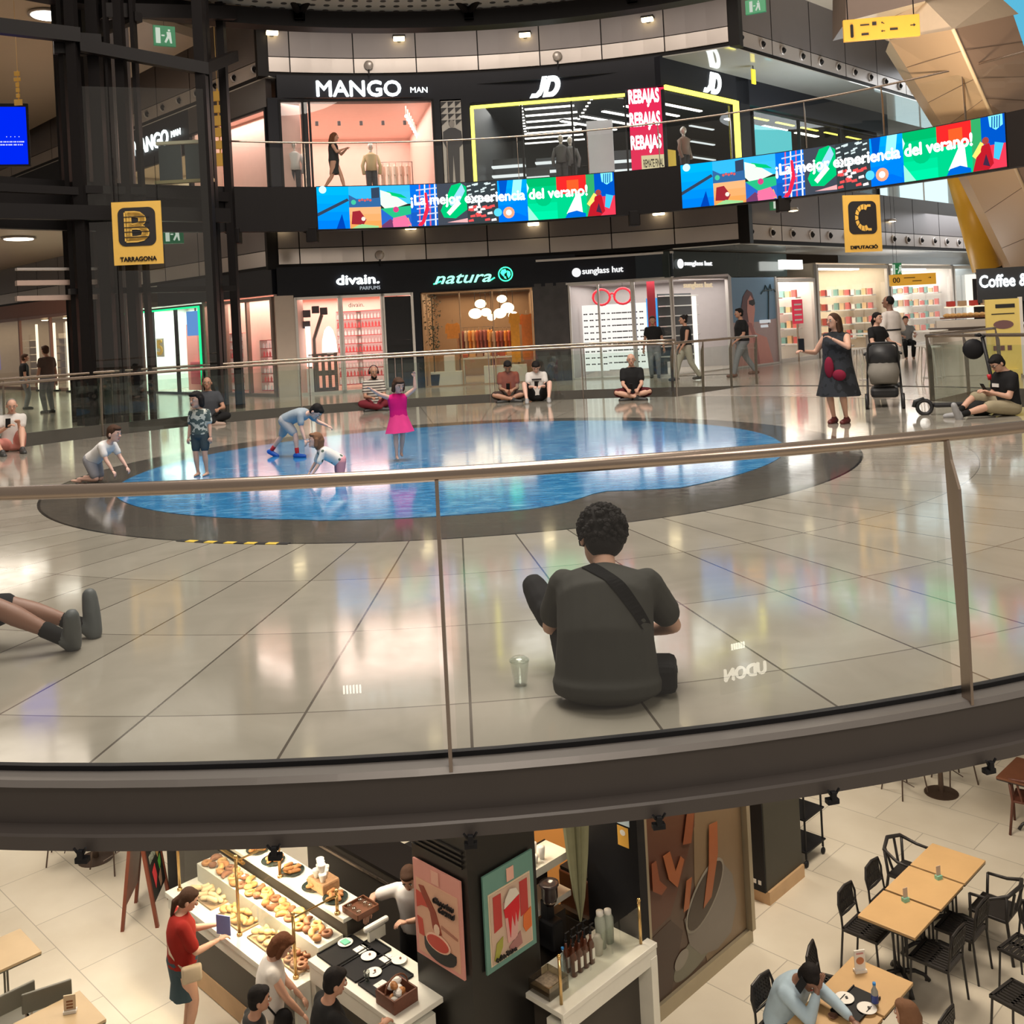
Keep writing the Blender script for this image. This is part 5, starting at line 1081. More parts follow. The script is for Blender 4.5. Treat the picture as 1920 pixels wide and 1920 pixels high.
S = LS(14, 30); room(S.p0, S.p1, ZU, 8.0, 4, cream, 150, (1, .88, .7)); bx2(S, 'wall_fascia.023', 0, 7.6, 8.58, S.L, fascia_m); front(S, ZU, 7.6, [0, 5, 10, 15.8], 'distant cream shop front on the upper left street', m=black)
# ---- left street, ground floor
T0 = fp(519, 600)
arc_fascia(519, 557, 640, 0, 2.7, nm='wall_pier', m=mat('pale_pier', (.6, .5, .42), .4))
S = LS(.1, 3.9); room(S.p0, S.p1, 0, 2.75, .9, pink, 70, (1, .74, .62)); front(S, 0, 2.7, [0, 1.2, 2.4, 3.7], 'pink lit side window of the perfume shop left of its front', m=mat('bronze_frame', (.28, .22, .19), .35, .5), t=.09); bx2(S, 'wall_fascia.024', -3, 2.75, 3.44, S.L + 3, fascia_m)
SHB.clear(); shelf_unit(S, .9, .55, .8, 'gold and red bottle shelf behind the left side window of the perfume shop', rows=7, n=6, pl='small bottle on the side window shelves', grp='bottles on the side window shelves'); shelf_unit(S, 2.7, .6, 1.1, 'pink lit bottle shelf behind the right side window of the perfume shop', rows=6, n=7, pl='small bottle on the side window shelves', grp='bottles on the side window shelves')
r = S.root('gold_disc_board', 1.0, -.05, .5, 'tall gold patterned strip on the side window of the perfume shop', 'sign'); bm = B()
for i in range(4): flat([(.22 * cos(t), .25 + i * .5 + .24 * sin(t)) for t in [j * pi / 8 for j in range(16)]], 0, .01, bm)
link('disc', bm, mat('gold_print', (.42, .32, .06), .4), r)
neong = glow('green_neon', (0.0, .75, .25), 1.9)
S = LS(4.1, 9.4); room(S.p0, S.p1, 0, 2.75, 2.2, mat('mint_wall', (.72, .8, .74), .5), 330, (.95, 1, .93)); front(S, 0, 2.7, [0, 2.0, 3.6, 5.2], 'bright shop front outlined in green neon left of the perfume shop', m=steel_dk, t=.07)
r = S.root('neon_frame', 0, -.1, 0, 'green neon line round the bright shop left of the perfume shop', 'neon light'); bx(r, 'top_line', (S.L / 2, 0, 2.62), (S.L, .05, .05), neong); bx(r, 'upright', (.02, 0, 1.8), (.05, .05, 1.65), neong); bx(r, 'upright', (S.L - .02, 0, 1.45), (.05, .05, 2.3), neong)
r = S.root('video_screen', 4.3, .3, 2.15, 'pale blue video panel inside the green neon shop', 'screen'); bx(r, 'display', (0, 0, 0), (1.1, .05, .75), glow('blue_ad', (.12, .35, .85), 1.1)); bx(r, 'hanger', (0, 0, .45), (.05, .04, .2), black)
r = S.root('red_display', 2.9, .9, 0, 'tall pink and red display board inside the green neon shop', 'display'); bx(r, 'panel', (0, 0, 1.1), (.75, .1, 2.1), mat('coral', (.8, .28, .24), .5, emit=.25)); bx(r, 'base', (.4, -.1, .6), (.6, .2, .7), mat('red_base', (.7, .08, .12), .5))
r = S.root('display_shelf', 4.1, 1.0, 0, 'grey glass shelves at the right inside the green neon shop', 'shelf'); [bx(r, 'shelf', (0, 0, .5 + i * .4), (1.2, .4, .04), frame_lt) for i in range(5)]; [bx(r, 'post', (sx * .6, 0, 1.1), (.04, .4, 2.2), steel_dk) for sx in (-1, 1)]
r = S.root('lit_number', 1.55, .4, 1.45, 'small amber number 5 on the window of the green neon shop', 'sign'); text_on('lettering', '5', (0, 0, 0), (1, 0, 0), 1, mat('amber_num', (.6, .38, .05), .4, emit=.4), r, height=.5, width=.4, bold=.03); bx(r, 'backing', (0, .03, 0), (.55, .02, .6), white)
S = LS(9.6, 26); room(S.p0, S.p1, 0, 3.0, 5, mat('taupe_wall', (.45, .36, .28), .6), 280, (1, .85, .62)); front(S, 0, 2.9, [0, 3.3, 6.6, 9.9, 13.1, 16.2], 'long brown framed glass front at the left end of the lower street', m=mat('rose_frame', (.35, .17, .14), .4), t=.12); bx2(S, 'wall_fascia.025', 0, 2.9, 3.44, S.L, mat('rose_fascia', (.38, .17, .13), .5))
for i in range(8):
    r = S.root('display_shelf', 1.2 + i * 2.0, 2.2 + (i % 3) * .6, 0, 'lit shelf rack inside the brown framed shop', 'shelf', 'shelf racks in the brown framed shop'); [bx(r, 'shelf', (0, 0, .4 + j * .32), (1.2, .35, .04), [cream, MATS['grey_wood'], white][i % 3]) for j in range(6)]; bx(r, 'back_panel', (0, .2, 1.2), (1.2, .03, 2.1), [MATS['taupe_wall'], cream, MATS['mint_wall']][i % 3])
for i, s_ in enumerate((9.3, 10.8, 12.3, 14.2, 16.0)):
    r = S.root('lit_post', s_, -.3 + .1 * (i % 2), 0, 'tall narrow glowing post in front of the brown framed shop', 'lamp', 'tall glowing posts before the brown framed shop'); bx(r, 'tube', (0, 0, 1.3), (.11, .06, 2.5), glow('post_cream', (1, .86, .62), 1.4)); bx(r, 'foot', (0, 0, .03), (.2, .2, .06), black)
for i in range(12):
    r = S.root('ceiling_spot', 1 + (i % 6) * 2.6, 1 + 2 * (i // 6), 2.92, 'round warm ceiling spot in the brown framed shop', 'lamp', 'ceiling spots in the brown framed shop'); bm = B(); lathe(bm, [(.16, 0), (.12, -.03), (0, -.03)], seg=12); link('lens', bm, warmgl, r)
r = S.root('video_screen', 3.0, -.2, .9, 'blue upright video panel at the far left of the lower street', 'screen'); bx(r, 'display', (0, 0, .55), (.8, .05, 1.3), glow('blue_ad2', (.12, .2, .85), 1.1)); bx(r, 'stand', (0, 0, -.5), (.3, .1, .8), black)
# big oval ceiling lights over the left street
for i, (x, y, z, lab) in enumerate(((90, 28, 9.85, 'large oval ceiling light at the top left beside the lift shaft'), (100, 425, 4.86, 'oval ceiling light over the lower left street, nearer the lift shaft'), (35, 447, 4.86, 'oval ceiling light over the lower left street, left of the other'), (415, 157, 9.6, 'oval light seen between the two right lift columns'))):
    p = gnd(x, y, z); r = empty('ceiling_light', p, 0, lab, 'lamp'); bm = B(); lathe(bm, [(.42, 0), (.38, -.04), (0, -.05)], seg=24); link('diffuser', bm, glow('oval_lamp', (1, .93, .8), 6), r, True); bm = B(); lathe(bm, [(.46, 0.03), (.47, -.02), (.42, -.02)], seg=24); link('rim', bm, panel_lt, r, True)
# ---- far side of the right street: glare windows
S5 = Sh(Bpt + DR * 16 + Vector((-3, 6, 0)), Bpt + DR * 16 + Vector((14, 2, 0)))
bm = B(); prism(bm, [S5.P(0, 0, -.1), S5.P(S5.L, 0, -.1), S5.P(S5.L, .3, -.1), S5.P(0, .3, -.1)], (0, 0, 10.6)); struct('wall_far', bm, mat('pale_far_wall', (.6, .62, .6), .4, var=.25, scale=.8))
for i in range(7):
    for j, (z0, h) in enumerate(((.4, 2.3), (5.6, 2.6))):
        r = S5.root('lit_window', 1.2 + i * 2.4, -.06, z0, 'tall glowing window at the end of the bright street', 'window', 'glowing windows at the end of the street'); bx(r, 'pane', (0, 0, h / 2), (1.9, .04, h), glow('street_glow%d' % j, ((1, .93, .8) if j == 0 else (.72, .95, 1)), 1.15)); bx(r, 'mullion', (0, -.03, h / 2), (.06, .05, h), frame_lt)
# ================================================================ PEOPLE
SKIN = {'l': mat('skin_light', (.62, .36, .26), .55, var=.05), 'm': mat('skin_tan', (.45, .24, .16), .55, var=.05), 'd': mat('skin_brown', (.24, .12, .08), .5, var=.05), 'p': mat('skin_pale', (.72, .45, .36), .55, var=.05)}
HAIR = {'k': mat('hair_black', (.012, .01, .01), .75, bump=.4, scale=40, spec=.2), 'b': mat('hair_brown', (.06, .03, .018), .75, bump=.4, scale=40, spec=.2), 'g': mat('hair_grey', (.2, .18, .16), .6, bump=.4, scale=40), 'r': mat('hair_auburn', (.12, .045, .02), .75, bump=.4, scale=40, spec=.2), 'l': mat('hair_light_brown', (.20, .10, .055), .75, bump=.4, scale=40, spec=.2)}
EYEW = mat('eye_white', (.8, .78, .75), .3); EYED = mat('eye_dark', (.02, .015, .01), .2); LIP = mat('lips', (.45, .12, .1), .5)
def cloth(name, c, rough=.85, var=.12): return mat('cloth_' + name, c, rough, var=var, scale=9, bump=.15, spec=.2)
def pattern_cloth(name, c0, c1, kind='spots', scale=10.):
    k = 'cloth_' + name
    if k in MATS: return MATS[k]
    m = bpy.data.materials.new(k); m.use_nodes = True; nt = m.node_tree; N = nt.nodes; L = nt.links; b = N['Principled BSDF']; b.inputs['Roughness'].default_value = .85
    tc = N.new('ShaderNodeTexCoord'); cr = N.new('ShaderNodeValToRGB'); cr.color_ramp.interpolation = 'CONSTANT'; e = cr.color_ramp.elements
    if kind == 'stripes':
        t = N.new('ShaderNodeTexWave'); t.bands_direction = 'Z'; t.inputs['Scale'].default_value = scale; t.inputs['Distortion'].default_value = .4; out = t.outputs['Fac']; th = .5
    elif kind == 'spots':
        t = N.new('ShaderNodeTexVoronoi'); t.inputs['Scale'].default_value = scale; out = t.outputs['Distance']; th = .28
    else:
        t = N.new('ShaderNodeTexNoise'); t.inputs['Scale'].default_value = scale; t.inputs['Detail'].default_value = 2; out = t.outputs['Fac']; th = .52
    L.new(tc.outputs['Object'], t.inputs['Vector']); e[0].color = (*c1, 1); e[1].position = th; e[1].color = (*c0, 1)
    L.new(out, cr.inputs[0]); L.new(cr.outputs[0], b.inputs['Base Color']); MATS[k] = m; return m

def skin_mesh(bm, voxel, smooth=2, extra=None):
    """fuse closed overlapping pieces into one continuous surface"""
    me = bpy.data.meshes.new('tmp'); bmesh.ops.recalc_face_normals(bm, faces=bm.faces); bm.to_mesh(me); bm.free()
    o = bpy.data.objects.new('tmp', me); COL.objects.link(o); md = o.modifiers.new('r', 'REMESH'); md.mode = 'VOXEL'; md.voxel_size = voxel; md.use_smooth_shade = True
    if smooth: s_ = o.modifiers.new('s', 'SMOOTH'); s_.iterations = smooth; s_.factor = .6
    dg = bpy.context.evaluated_depsgraph_get(); m2 = bpy.data.meshes.new_from_object(o.evaluated_get(dg)); bpy.data.objects.remove(o); bpy.data.meshes.remove(me)
    out = B(); out.from_mesh(m2); bpy.data.meshes.remove(m2)
    for f in out.faces: f.smooth = True; f.material_index = 0
    return out
def limb(bm, pts, rad, seg=12, fl=1.0):
    """rounded tapered limb"""
    pts = [Vector(p) for p in pts]
    d0 = (pts[0] - pts[1]).normalized(); d1 = (pts[-1] - pts[-2]).normalized()
    P = [pts[0] + d0 * rad[0] * .95, pts[0] + d0 * rad[0] * .6] + pts + [pts[-1] + d1 * rad[-1] * .6, pts[-1] + d1 * rad[-1] * .95]
    R = [rad[0] * .3, rad[0] * .8] + list(rad) + [rad[-1] * .8, rad[-1] * .3]
    tube(bm, P, R, seg)
def loft(bm, rings, seg=20):
    """rings: (centre, side axis, front axis, half width, half depth)"""
    V = [[bm.verts.new(c + s_ * w_ * cos(2 * pi * k / seg) + f * d * sin(2 * pi * k / seg)) for k in range(seg)] for c, s_, f, w_, d in rings]
    for a, b in zip(V, V[1:]):
        for k in range(seg): bm.faces.new([a[k], a[(k + 1) % seg], b[(k + 1) % seg], b[k]])
    bm.faces.new(V[0][::-1]); bm.faces.new(V[-1])
def ik(a, t, l1, l2, pole):
    a, t = Vector(a), Vector(t); d = t - a; L_ = min(d.length, (l1 + l2) * .995); d.normalize(); t = a + d * L_
    x = (l1 * l1 - l2 * l2 + L_ * L_) / (2 * L_); h = sqrt(max(0, l1 * l1 - x * x)); p = Vector(pole); p = p - d * p.dot(d)
    p = p.normalized() if p.length > 1e-6 else d.orthogonal().normalized()
    return a + d * x + p * h, t
def bez(a, b, f): return a + (b - a) * f
def person(loc, rz, H, label, pelvis=(0, 0, .51), lean=(0, 0), chest=(0, 0), look=(0, 0), handL=(-.17, .03, .40), handR=(.17, .03, .40),
           footL=(-.055, 0, .042), footR=(.055, 0, .042), poleL=(-.1, 1, .1), poleR=(.1, 1, .1), epL=(-.4, -1, 0), epR=(.4, -1, 0),
           toeL=(0, 1, 0), toeR=(0, 1, 0), skin='l', hair='short', hc='k', top=None, sleeve=.5, bottom=None, leg=2.0, shoes=None, dress=None, child=0.0, fat=1.0, turn=0.0,
           grip=.6, group=None, neck_drop=0.0, topx=1.0, voxel=None, face=True, socks=None, apron=None, tilt=0.0, hem=0.0, shk=1.0):
    """H: standing height. Everything is given in units of H; x right, y front, z up of the figure"""
    root = empty('person', loc, rz, label, 'person', group); hs = 1 + child; vx = voxel or H * .0095
    z = lambda v: Vector(v) * H
    P = z(pelvis); cx, cy = lean; U0 = Vector((sin(cx) , sin(cy), cos(cy) * cos(cx))).normalized()
    c2x, c2y = cx + chest[0], cy + chest[1]; U1 = Vector((sin(c2x), sin(c2y), cos(c2y) * cos(c2x))).normalized()
    yaw0 = Matrix.Rotation(0, 3, 'Z'); S0 = Vector((1, 0, 0)); S0 = (S0 - U0 * S0.dot(U0)).normalized(); F0 = U0.cross(S0)
    St = Vector((cos(turn), sin(turn), 0)); S1 = (St - U1 * St.dot(U1)).normalized(); F1 = U1.cross(S1)
    waist = P + U0 * .10 * H; cst = waist + (U0 + U1).normalized() * .09 * H; nb = cst + U1 * .105 * H
    shL, shR = nb - U1 * .040 * H - S1 * .094 * H * topx, nb - U1 * .040 * H + S1 * .094 * H * topx
    hipL, hipR = P - S0 * .05 * H, P + S0 * .05 * H
    la, lf, lt, ls = .168 * H, .150 * H, .242 * H, .238 * H
    if child: la, lf, lt, ls = la * .92, lf * .9, lt * .9, ls * .9
    eL, wL = ik(shL, z(handL), la, lf, epL); eR, wR = ik(shR, z(handR), la, lf, epR)
    kL, aL_ = ik(hipL, z(footL), lt, ls, poleL); kR, aR_ = ik(hipR, z(footR), lt, ls, poleR)
    # head
    yw, pt = look; Fh = Vector((sin(yw) * cos(pt), cos(yw) * cos(pt), sin(pt))); base_up = (U1 + Vector((0, 0, 1.2))).normalized()
    Sh_ = Fh.cross(base_up).normalized(); Uh = Sh_.cross(Fh).normalized(); Sh_ = (Sh_ * cos(tilt) + Uh * sin(tilt)).normalized(); Uh = Sh_.cross(Fh).normalized()
    nt = nb + (U1 * .6 + Uh * .4).normalized() * (.035 + .0) * H + Fh * .012 * H
    hc_ = nt + Uh * .062 * H * hs + Fh * .012 * H * hs; HM = Matrix((Sh_, Fh, Uh)).transposed().to_4x4()
    def torso(bm, g=0.0, w0=0.0):
        fz = fat
        loft(bm, [(P - U0 * .055 * H, S0, F0, (.05 + g) * H * fz, (.045 + g) * H * fz), (P - U0 * .03 * H, S0, F0, (.088 + g) * H * fz, (.068 + g) * H * fz), (P + U0 * .02 * H, S0, F0, (.096 + g) * H * fz, (.072 + g) * H * fz), (waist, (S0 + S1).normalized(), (F0 + F1).normalized(), (.082 + g) * H * fz, (.060 + g) * H * fz),
                  (cst, S1, F1, (.098 + g) * H * (1 + (fz - 1) * .6), (.066 + g) * H * fz), (nb - U1 * .05 * H, S1, F1, (.104 + g) * H * topx, (.060 + g) * H), (nb - U1 * .022 * H, S1, F1, (.090 + g) * H * topx, (.046 + g) * H), (nb - U1 * .004 * H, S1, F1, (.060 + g) * H, (.038 + g) * H), (nb + U1 * .012 * H, S1, F1, (.034 + g) * H, (.030 + g) * H)])
    bm = B(); torso(bm)
    limb(bm, [nb - U1 * .02 * H, nt + Uh * .02 * H], [.033 * H * (1 + child * .2), .03 * H * (1 + child * .2)])
    for a, e, w_ in ((shL, eL, wL), (shR, eR, wR)):
        limb(bm, [a, bez(a, e, .45), e], [.031 * H * fat ** .5, .028 * H * fat ** .6, .022 * H]); limb(bm, [e, bez(e, w_, .3), w_], [.0225 * H, .0225 * H, .0145 * H])
    for a, k_, f in ((hipL, kL, aL_), (hipR, kR, aR_)):
        limb(bm, [a, bez(a, k_, .4), k_], [.056 * H * fat ** .7, .048 * H * fat ** .7, .031 * H]); limb(bm, [k_, bez(k_, f, .3), bez(k_, f, .75), f], [.030 * H, .032 * H, .021 * H, .019 * H])
    hb = H * hs
    ball(bm, hc_ + Uh * .008 * hb, (.046 * hb, .056 * hb, .057 * hb), 0, 16, HM); ball(bm, hc_ + Fh * .012 * hb - Uh * .028 * hb, (.036 * hb, .040 * hb, .040 * hb), 0, 14, HM)
    ball(bm, hc_ + Fh * .040 * hb - Uh * .052 * hb, (.017 * hb, .014 * hb, .013 * hb), 0, 10, HM)
    feet = []
    for f, tdir in ((aL_, toeL), (aR_, toeR)):
        td = Vector(tdir).normalized(); dn = Vector((0, 0, -1)); dn = dn - td * dn.dot(td) if abs(td.z) < .5 else (Vector((0, 1, 0)) - td * td.y); dn.normalize()
        h0 = f - td * .022 * H + dn * .022 * H; t0 = f + td * .095 * H + dn * .028 * H; feet.append((h0, t0, td, dn)); limb(bm, [f, h0], [.019 * H, .020 * H]); limb(bm, [h0, bez(h0, t0, .6), t0], [.019 * H, .018 * H, .012 * H])
    body = skin_mesh(bm, vx, 2)
    ball(body, hc_ + Fh * .058 * hb - Uh * .012 * hb, (.008 * hb, .011 * hb, .013 * hb), 0, 8, HM)
    for sx in (-1, 1):
        ball(body, hc_ + Sh_ * .047 * hb * sx - Uh * .008 * hb - Fh * .004 * hb, (.006 * hb, .012 * hb, .017 * hb), 0, 8, HM)
        if face:
            ball(body, hc_ + Sh_ * .0185 * hb * sx + Fh * .0485 * hb + Uh * .0045 * hb, (.009 * hb, .005 * hb, .0055 * hb), 1, 8, HM); ball(body, hc_ + Sh_ * .0185 * hb * sx + Fh * .0525 * hb + Uh * .0045 * hb, (.0045 * hb, .002 * hb, .0045 * hb), 2, 6, HM)
            ball(body, hc_ + Sh_ * .019 * hb * sx + Fh * .0515 * hb + Uh * .017 * hb, (.012 * hb, .004 * hb, .0025 * hb), 2, 6, HM)
    if face: ball(body, hc_ + Fh * .0515 * hb - Uh * .036 * hb, (.013 * hb, .004 * hb, .004 * hb), 3, 8, HM)
    # hands: palm, four unequal bent fingers, thumb
    hk = 1.0 if not child else .95
    for sgn, e, w_, sh in ((-1, eL, wL, shL), (1, eR, wR, shR)):
        d = (w_ - e).normalized(); side = d.cross(Vector((0, 0, 1))); side = side.normalized() if side.length > .2 else Vector((1, 0, 0)); nrm = side.cross(d).normalized(); u = H * hk
        if sgn * 1 and side.dot(S1) < 0: side = -side
        curl_dir = -nrm if nrm.z > 0 else nrm
        Mh = Matrix((side, d, nrm)).transposed().to_4x4(); ball(body, w_ + d * .026 * u, (.021 * u, .029 * u, .010 * u), 0, 10, Mh)
        for i, ln in enumerate((.036, .042, .040, .031)):
            b0 = w_ + d * .046 * u + side * (.0135 - .009 * i) * u; c1 = grip * .9; c2 = grip * 1.9
            k1 = b0 + (d * cos(c1) + curl_dir * sin(c1)) * ln * .5 * u; k2 = k1 + (d * cos(c2) + curl_dir * sin(c2)) * ln * .5 * u
            tube(body, [b0 - d * .01 * u, b0, k1, k2], [.0052 * u, .0052 * u, .0048 * u, .0038 * u], 6)
        ts = -sgn; tube(body, [w_ + d * .014 * u + side * ts * .014 * u, w_ + d * .032 * u + side * ts * .027 * u, w_ + d * .048 * u + side * ts * .027 * u + curl_dir * .008 * u], [.0065 * u, .006 * u, .0045 * u], 6)
    for f in body.faces: f.smooth = True
    link('body', body, [SKIN[skin], EYEW, EYED, LIP], root)
    # clothes
    if top is not None:
        bm = B(); g = .012
        loft(bm, ([(P - U0 * (hem + .006) * H, S0, F0, .080 * H * fat, .062 * H * fat), (P - U0 * hem * .72 * H, S0, F0, (.100 + g) * H * fat, (.078 + g) * H * fat), (P - U0 * hem * .2 * H, S0, F0, (.103 + g) * H * fat, (.082 + g) * H * fat)] if hem else []) + [(P + U0 * .0 * H, S0, F0, (.098 + g) * H * fat, (.072 + g) * H * fat), (waist, (S0 + S1).normalized(), (F0 + F1).normalized(), (.090 + g) * H * fat, (.066 + g) * H * fat), (cst, S1, F1, (.102 + g) * H * (1 + (fat - 1) * .6), (.068 + g) * H * fat), (nb - U1 * .05 * H, S1, F1, (.106 + g) * H * topx, (.063 + g) * H), (nb - U1 * .022 * H, S1, F1, (.093 + g) * H * topx, (.049 + g) * H), (nb - U1 * .005 * H, S1, F1, (.064 + g) * H, (.041 + g) * H), (nb + U1 * .006 * H, S1, F1, (.044) * H, (.040) * H)])
        for a, e, w_ in ((shL, eL, wL), (shR, eR, wR)):
            if sleeve <= 0: limb(bm, [a, bez(a, e, .1)], [.036 * H, .030 * H])
            elif sleeve <= 1: limb(bm, [a, bez(a, e, sleeve * .5), bez(a, e, sleeve)], [.040 * H * fat ** .5, .039 * H * fat ** .5, .039 * H * fat ** .5])
            else: limb(bm, [a, bez(a, e, .5), e], [.040 * H, .038 * H, .033 * H]); limb(bm, [e, bez(e, w_, sleeve - 1)], [.033 * H, .026 * H])
        link('shirt', skin_mesh(bm, vx, 2), top, root)
    if bottom is not None:
        bm = B(); g = .010
        loft(bm, [(P - U0 * .058 * H, S0, F0, (.05 + g) * H * fat, (.045 + g) * H * fat), (P - U0 * .03 * H, S0, F0, (.09 + g) * H * fat, (.070 + g) * H * fat), (P + U0 * .02 * H, S0, F0, (.098 + g) * H * fat, (.073 + g) * H * fat * (.86 if hem else 1))] + ([] if hem else [(P + U0 * .07 * H, S0, F0, (.088 + g) * H * fat, (.064 + g) * H * fat)]))
        for a, k_, f in ((hipL, kL, aL_), (hipR, kR, aR_)):
            if leg <= 1: limb(bm, [a, bez(a, k_, leg * .6), bez(a, k_, leg)], [.066 * H * fat ** .6, .058 * H * fat ** .6, .050 * H])
            else: limb(bm, [a, bez(a, k_, .45), k_], [.066 * H * fat ** .6, .057 * H * fat ** .6, .043 * H]); limb(bm, [k_, bez(k_, f, (leg - 1) * .5), bez(k_, f, (leg - 1) * .96)], [.043 * H, .039 * H, .032 * H])
        link('trousers' if leg > 1 else 'shorts', skin_mesh(bm, vx, 2), bottom, root)
    if dress is not None:   # (material, hem z, hem half width)
        dm, hz, hw = dress; bm = B(); n_ = 28; rings = []
        top_ = waist + U0 * .02 * H; prof = [(top_, .088 * fat, .064 * fat), (P + U0 * .03 * H, .105 * fat, .085 * fat), (P + Vector((0, 0, (hz * H - P.z) * .55)), hw * .85, hw * .75), (Vector((P.x, P.y, hz * H)), hw, hw * .85)]
        V = []
        for j, (c_, w_, d_) in enumerate(prof):
            V.append([bm.verts.new(c_ + S0 * (w_ * H * cos(2 * pi * q / n_)) * (1 + .05 * j / 3 * sin(q * 2 * pi / n_ * 7)) + F0 * (d_ * H * sin(2 * pi * q / n_)) * (1 + .05 * j / 3 * sin(q * 2 * pi / n_ * 7))) for q in range(n_)])
        for a, b in zip(V, V[1:]):
            for q in range(n_): bm.faces.new([a[q], a[(q + 1) % n_], b[(q + 1) % n_], b[q]]).smooth = True
        bm.faces.new(V[0]); link('skirt', bm, dm, root)
    if shoes is not None:
        for (h0, t0, td, dn), f in zip(feet, (aL_, aR_)):
            bm = B(); limb(bm, [h0 - td * .006 * H, bez(h0, t0, .55), t0 - td * .002 * H], [.027 * H * shk, .028 * H * shk, .024 * H * shk]); limb(bm, [f - dn * .0 * H, h0], [.026 * H, .027 * H]); sh = skin_mesh(bm, vx * .8, 2)
            link('shoe', sh, shoes, root)
    if socks is not None:
        for k_, f in ((kL, aL_), (kR, aR_)): bm = B(); limb(bm, [bez(k_, f, .72), f], [.025 * H, .023 * H]); link('sock', bm, socks, root, True)
    # hair
    hm = HAIR[hc]; Q = lambda x, y, z_: hc_ + Sh_ * x * hb + Fh * y * hb + Uh * z_ * hb
    if hair in ('short', 'long', 'tail', 'bob', 'curly', 'bun'):
        bm = B(); ball(bm, Q(0, -.010, .020), (.052 * hb, .056 * hb, .054 * hb), 0, 16, HM); ball(bm, Q(0, -.022, -.012), (.048 * hb, .040 * hb, .045 * hb), 0, 14, HM)
        if hair in ('short', 'curly'): ball(bm, Q(0, .022, .046), (.040 * hb, .034 * hb, .020 * hb), 0, 12, HM)
        if hair in ('long',): limb(bm, [Q(0, -.035, .01), Q(0, -.05, -.08), Q(.0, -.052, -.17)], [.048 * hb, .047 * hb, .030 * hb]); limb(bm, [Q(-.045, -.01, .0), Q(-.052, -.012, -.09)], [.016 * hb, .018 * hb]); limb(bm, [Q(.045, -.01, .0), Q(.052, -.012, -.09)], [.016 * hb, .018 * hb])
        if hair == 'bob':
            limb(bm, [Q(0, -.03, .0), Q(0, -.035, -.05)], [.05 * hb, .042 * hb])
            for sx in (-1, 1): limb(bm, [Q(.046 * sx, -.002, .01), Q(.05 * sx, -.0, -.045)], [.018 * hb, .018 * hb])
            ball(bm, Q(0, .028, .046), (.042 * hb, .030 * hb, .018 * hb), 0, 12, HM)
        if hair == 'tail': limb(bm, [Q(0, -.05, .0), Q(0, -.075, -.035), Q(.0, -.06, -.12)], [.022 * hb, .022 * hb, .010 * hb]); ball(bm, Q(0, .02, .047), (.04 * hb, .03 * hb, .016 * hb), 0, 12, HM)
        if hair == 'bun': ball(bm, Q(0, -.055, .05), .024 * hb, 0, 10); ball(bm, Q(0, .02, .047), (.04 * hb, .03 * hb, .016 * hb), 0, 12, HM)
        hb_ = skin_mesh(bm, vx * .7, 1)
        if hair == 'curly':
            rnd = random.Random(3)
            for i in range(330):
                th = rnd.uniform(0, 2 * pi); ph = rnd.uniform(-.75, 1.45); v = Vector((cos(th) * cos(ph), sin(th) * cos(ph), sin(ph)))
                if v.y > .45 and v.z < .55: continue
                c_ = Q(v.x * .055, -.012 + v.y * .060, .014 + v.z * .056); r_ = .0085 * hb * rnd.uniform(.6, 1.1); q = bmesh.ops.create_icosphere(hb_, subdivisions=1, radius=r_, matrix=Matrix.Translation(c_) @ Matrix.Rotation(rnd.random() * 3, 4, 'X'))
        link('hair', hb_, hm, root)
    elif hair == 'cropped':
        bm = B(); ball(bm, Q(0, -.012, .014), (.048 * hb, .050 * hb, .052 * hb), 0, 16, HM); link('hair', bm, hm, root, True)
    elif hair == 'bald':
        bm = B(); ball(bm, Q(0, -.020, -.006), (.0475 * hb, .040 * hb, .030 * hb), 0, 14, HM); link('hair', bm, hm, root, True)
    root['_'] = 0; del root['_']
    return root, dict(hc=hc_, HM=HM, Q=Q, wL=wL, wR=wR, eL=eL, eR=eR, shL=shL, shR=shR, nb=nb, cst=cst, waist=waist, P=P, kL=kL, kR=kR, aL=aL_, aR=aR_, S1=S1, F1=F1, U1=U1, H=H, Fh=Fh, Uh=Uh, Sh=Sh_, F0=F0, S0=S0)
def attach(root, name, bm, m, label, cat, smooth=False):
    """a held thing: its own top-level object at the person's frame"""
    o = link(name, bm, m, None, smooth, loc=root.location, rotz=root.rotation_euler.z); return tag(o, label, cat)
def phone(root, p, up, face_dir, label, s=1.0, m=black):
    up = Vector(up).normalized(); f = Vector(face_dir).normalized(); sd = f.cross(up).normalized(); f = up.cross(sd); bm = B(); box(bm, (0, 0, 0), (.075 * s, .01, .155 * s), 0, 0, .004)
    bmesh.ops.transform(bm, matrix=Matrix.Translation(Vector(p)) @ Matrix((sd, f, up)).transposed().to_4x4(), verts=bm.verts); return attach(root, 'phone', bm, m, label, 'phone')
XL = dict(pelvis=(0, 0, .062), footL=(.05, .20, .035), footR=(-.05, .235, .035), poleL=(-1, .35, .25), poleR=(1, .35, .25), toeL=(1, .2, 0), toeR=(-1, .2, 0))   # cross-legged
def toward(p, q=(0, 0)): return atan2(-(q[0] - p[0]), (q[1] - p[1]))     # heading so that local +y points from p to q
cam_xy = (0, 0)
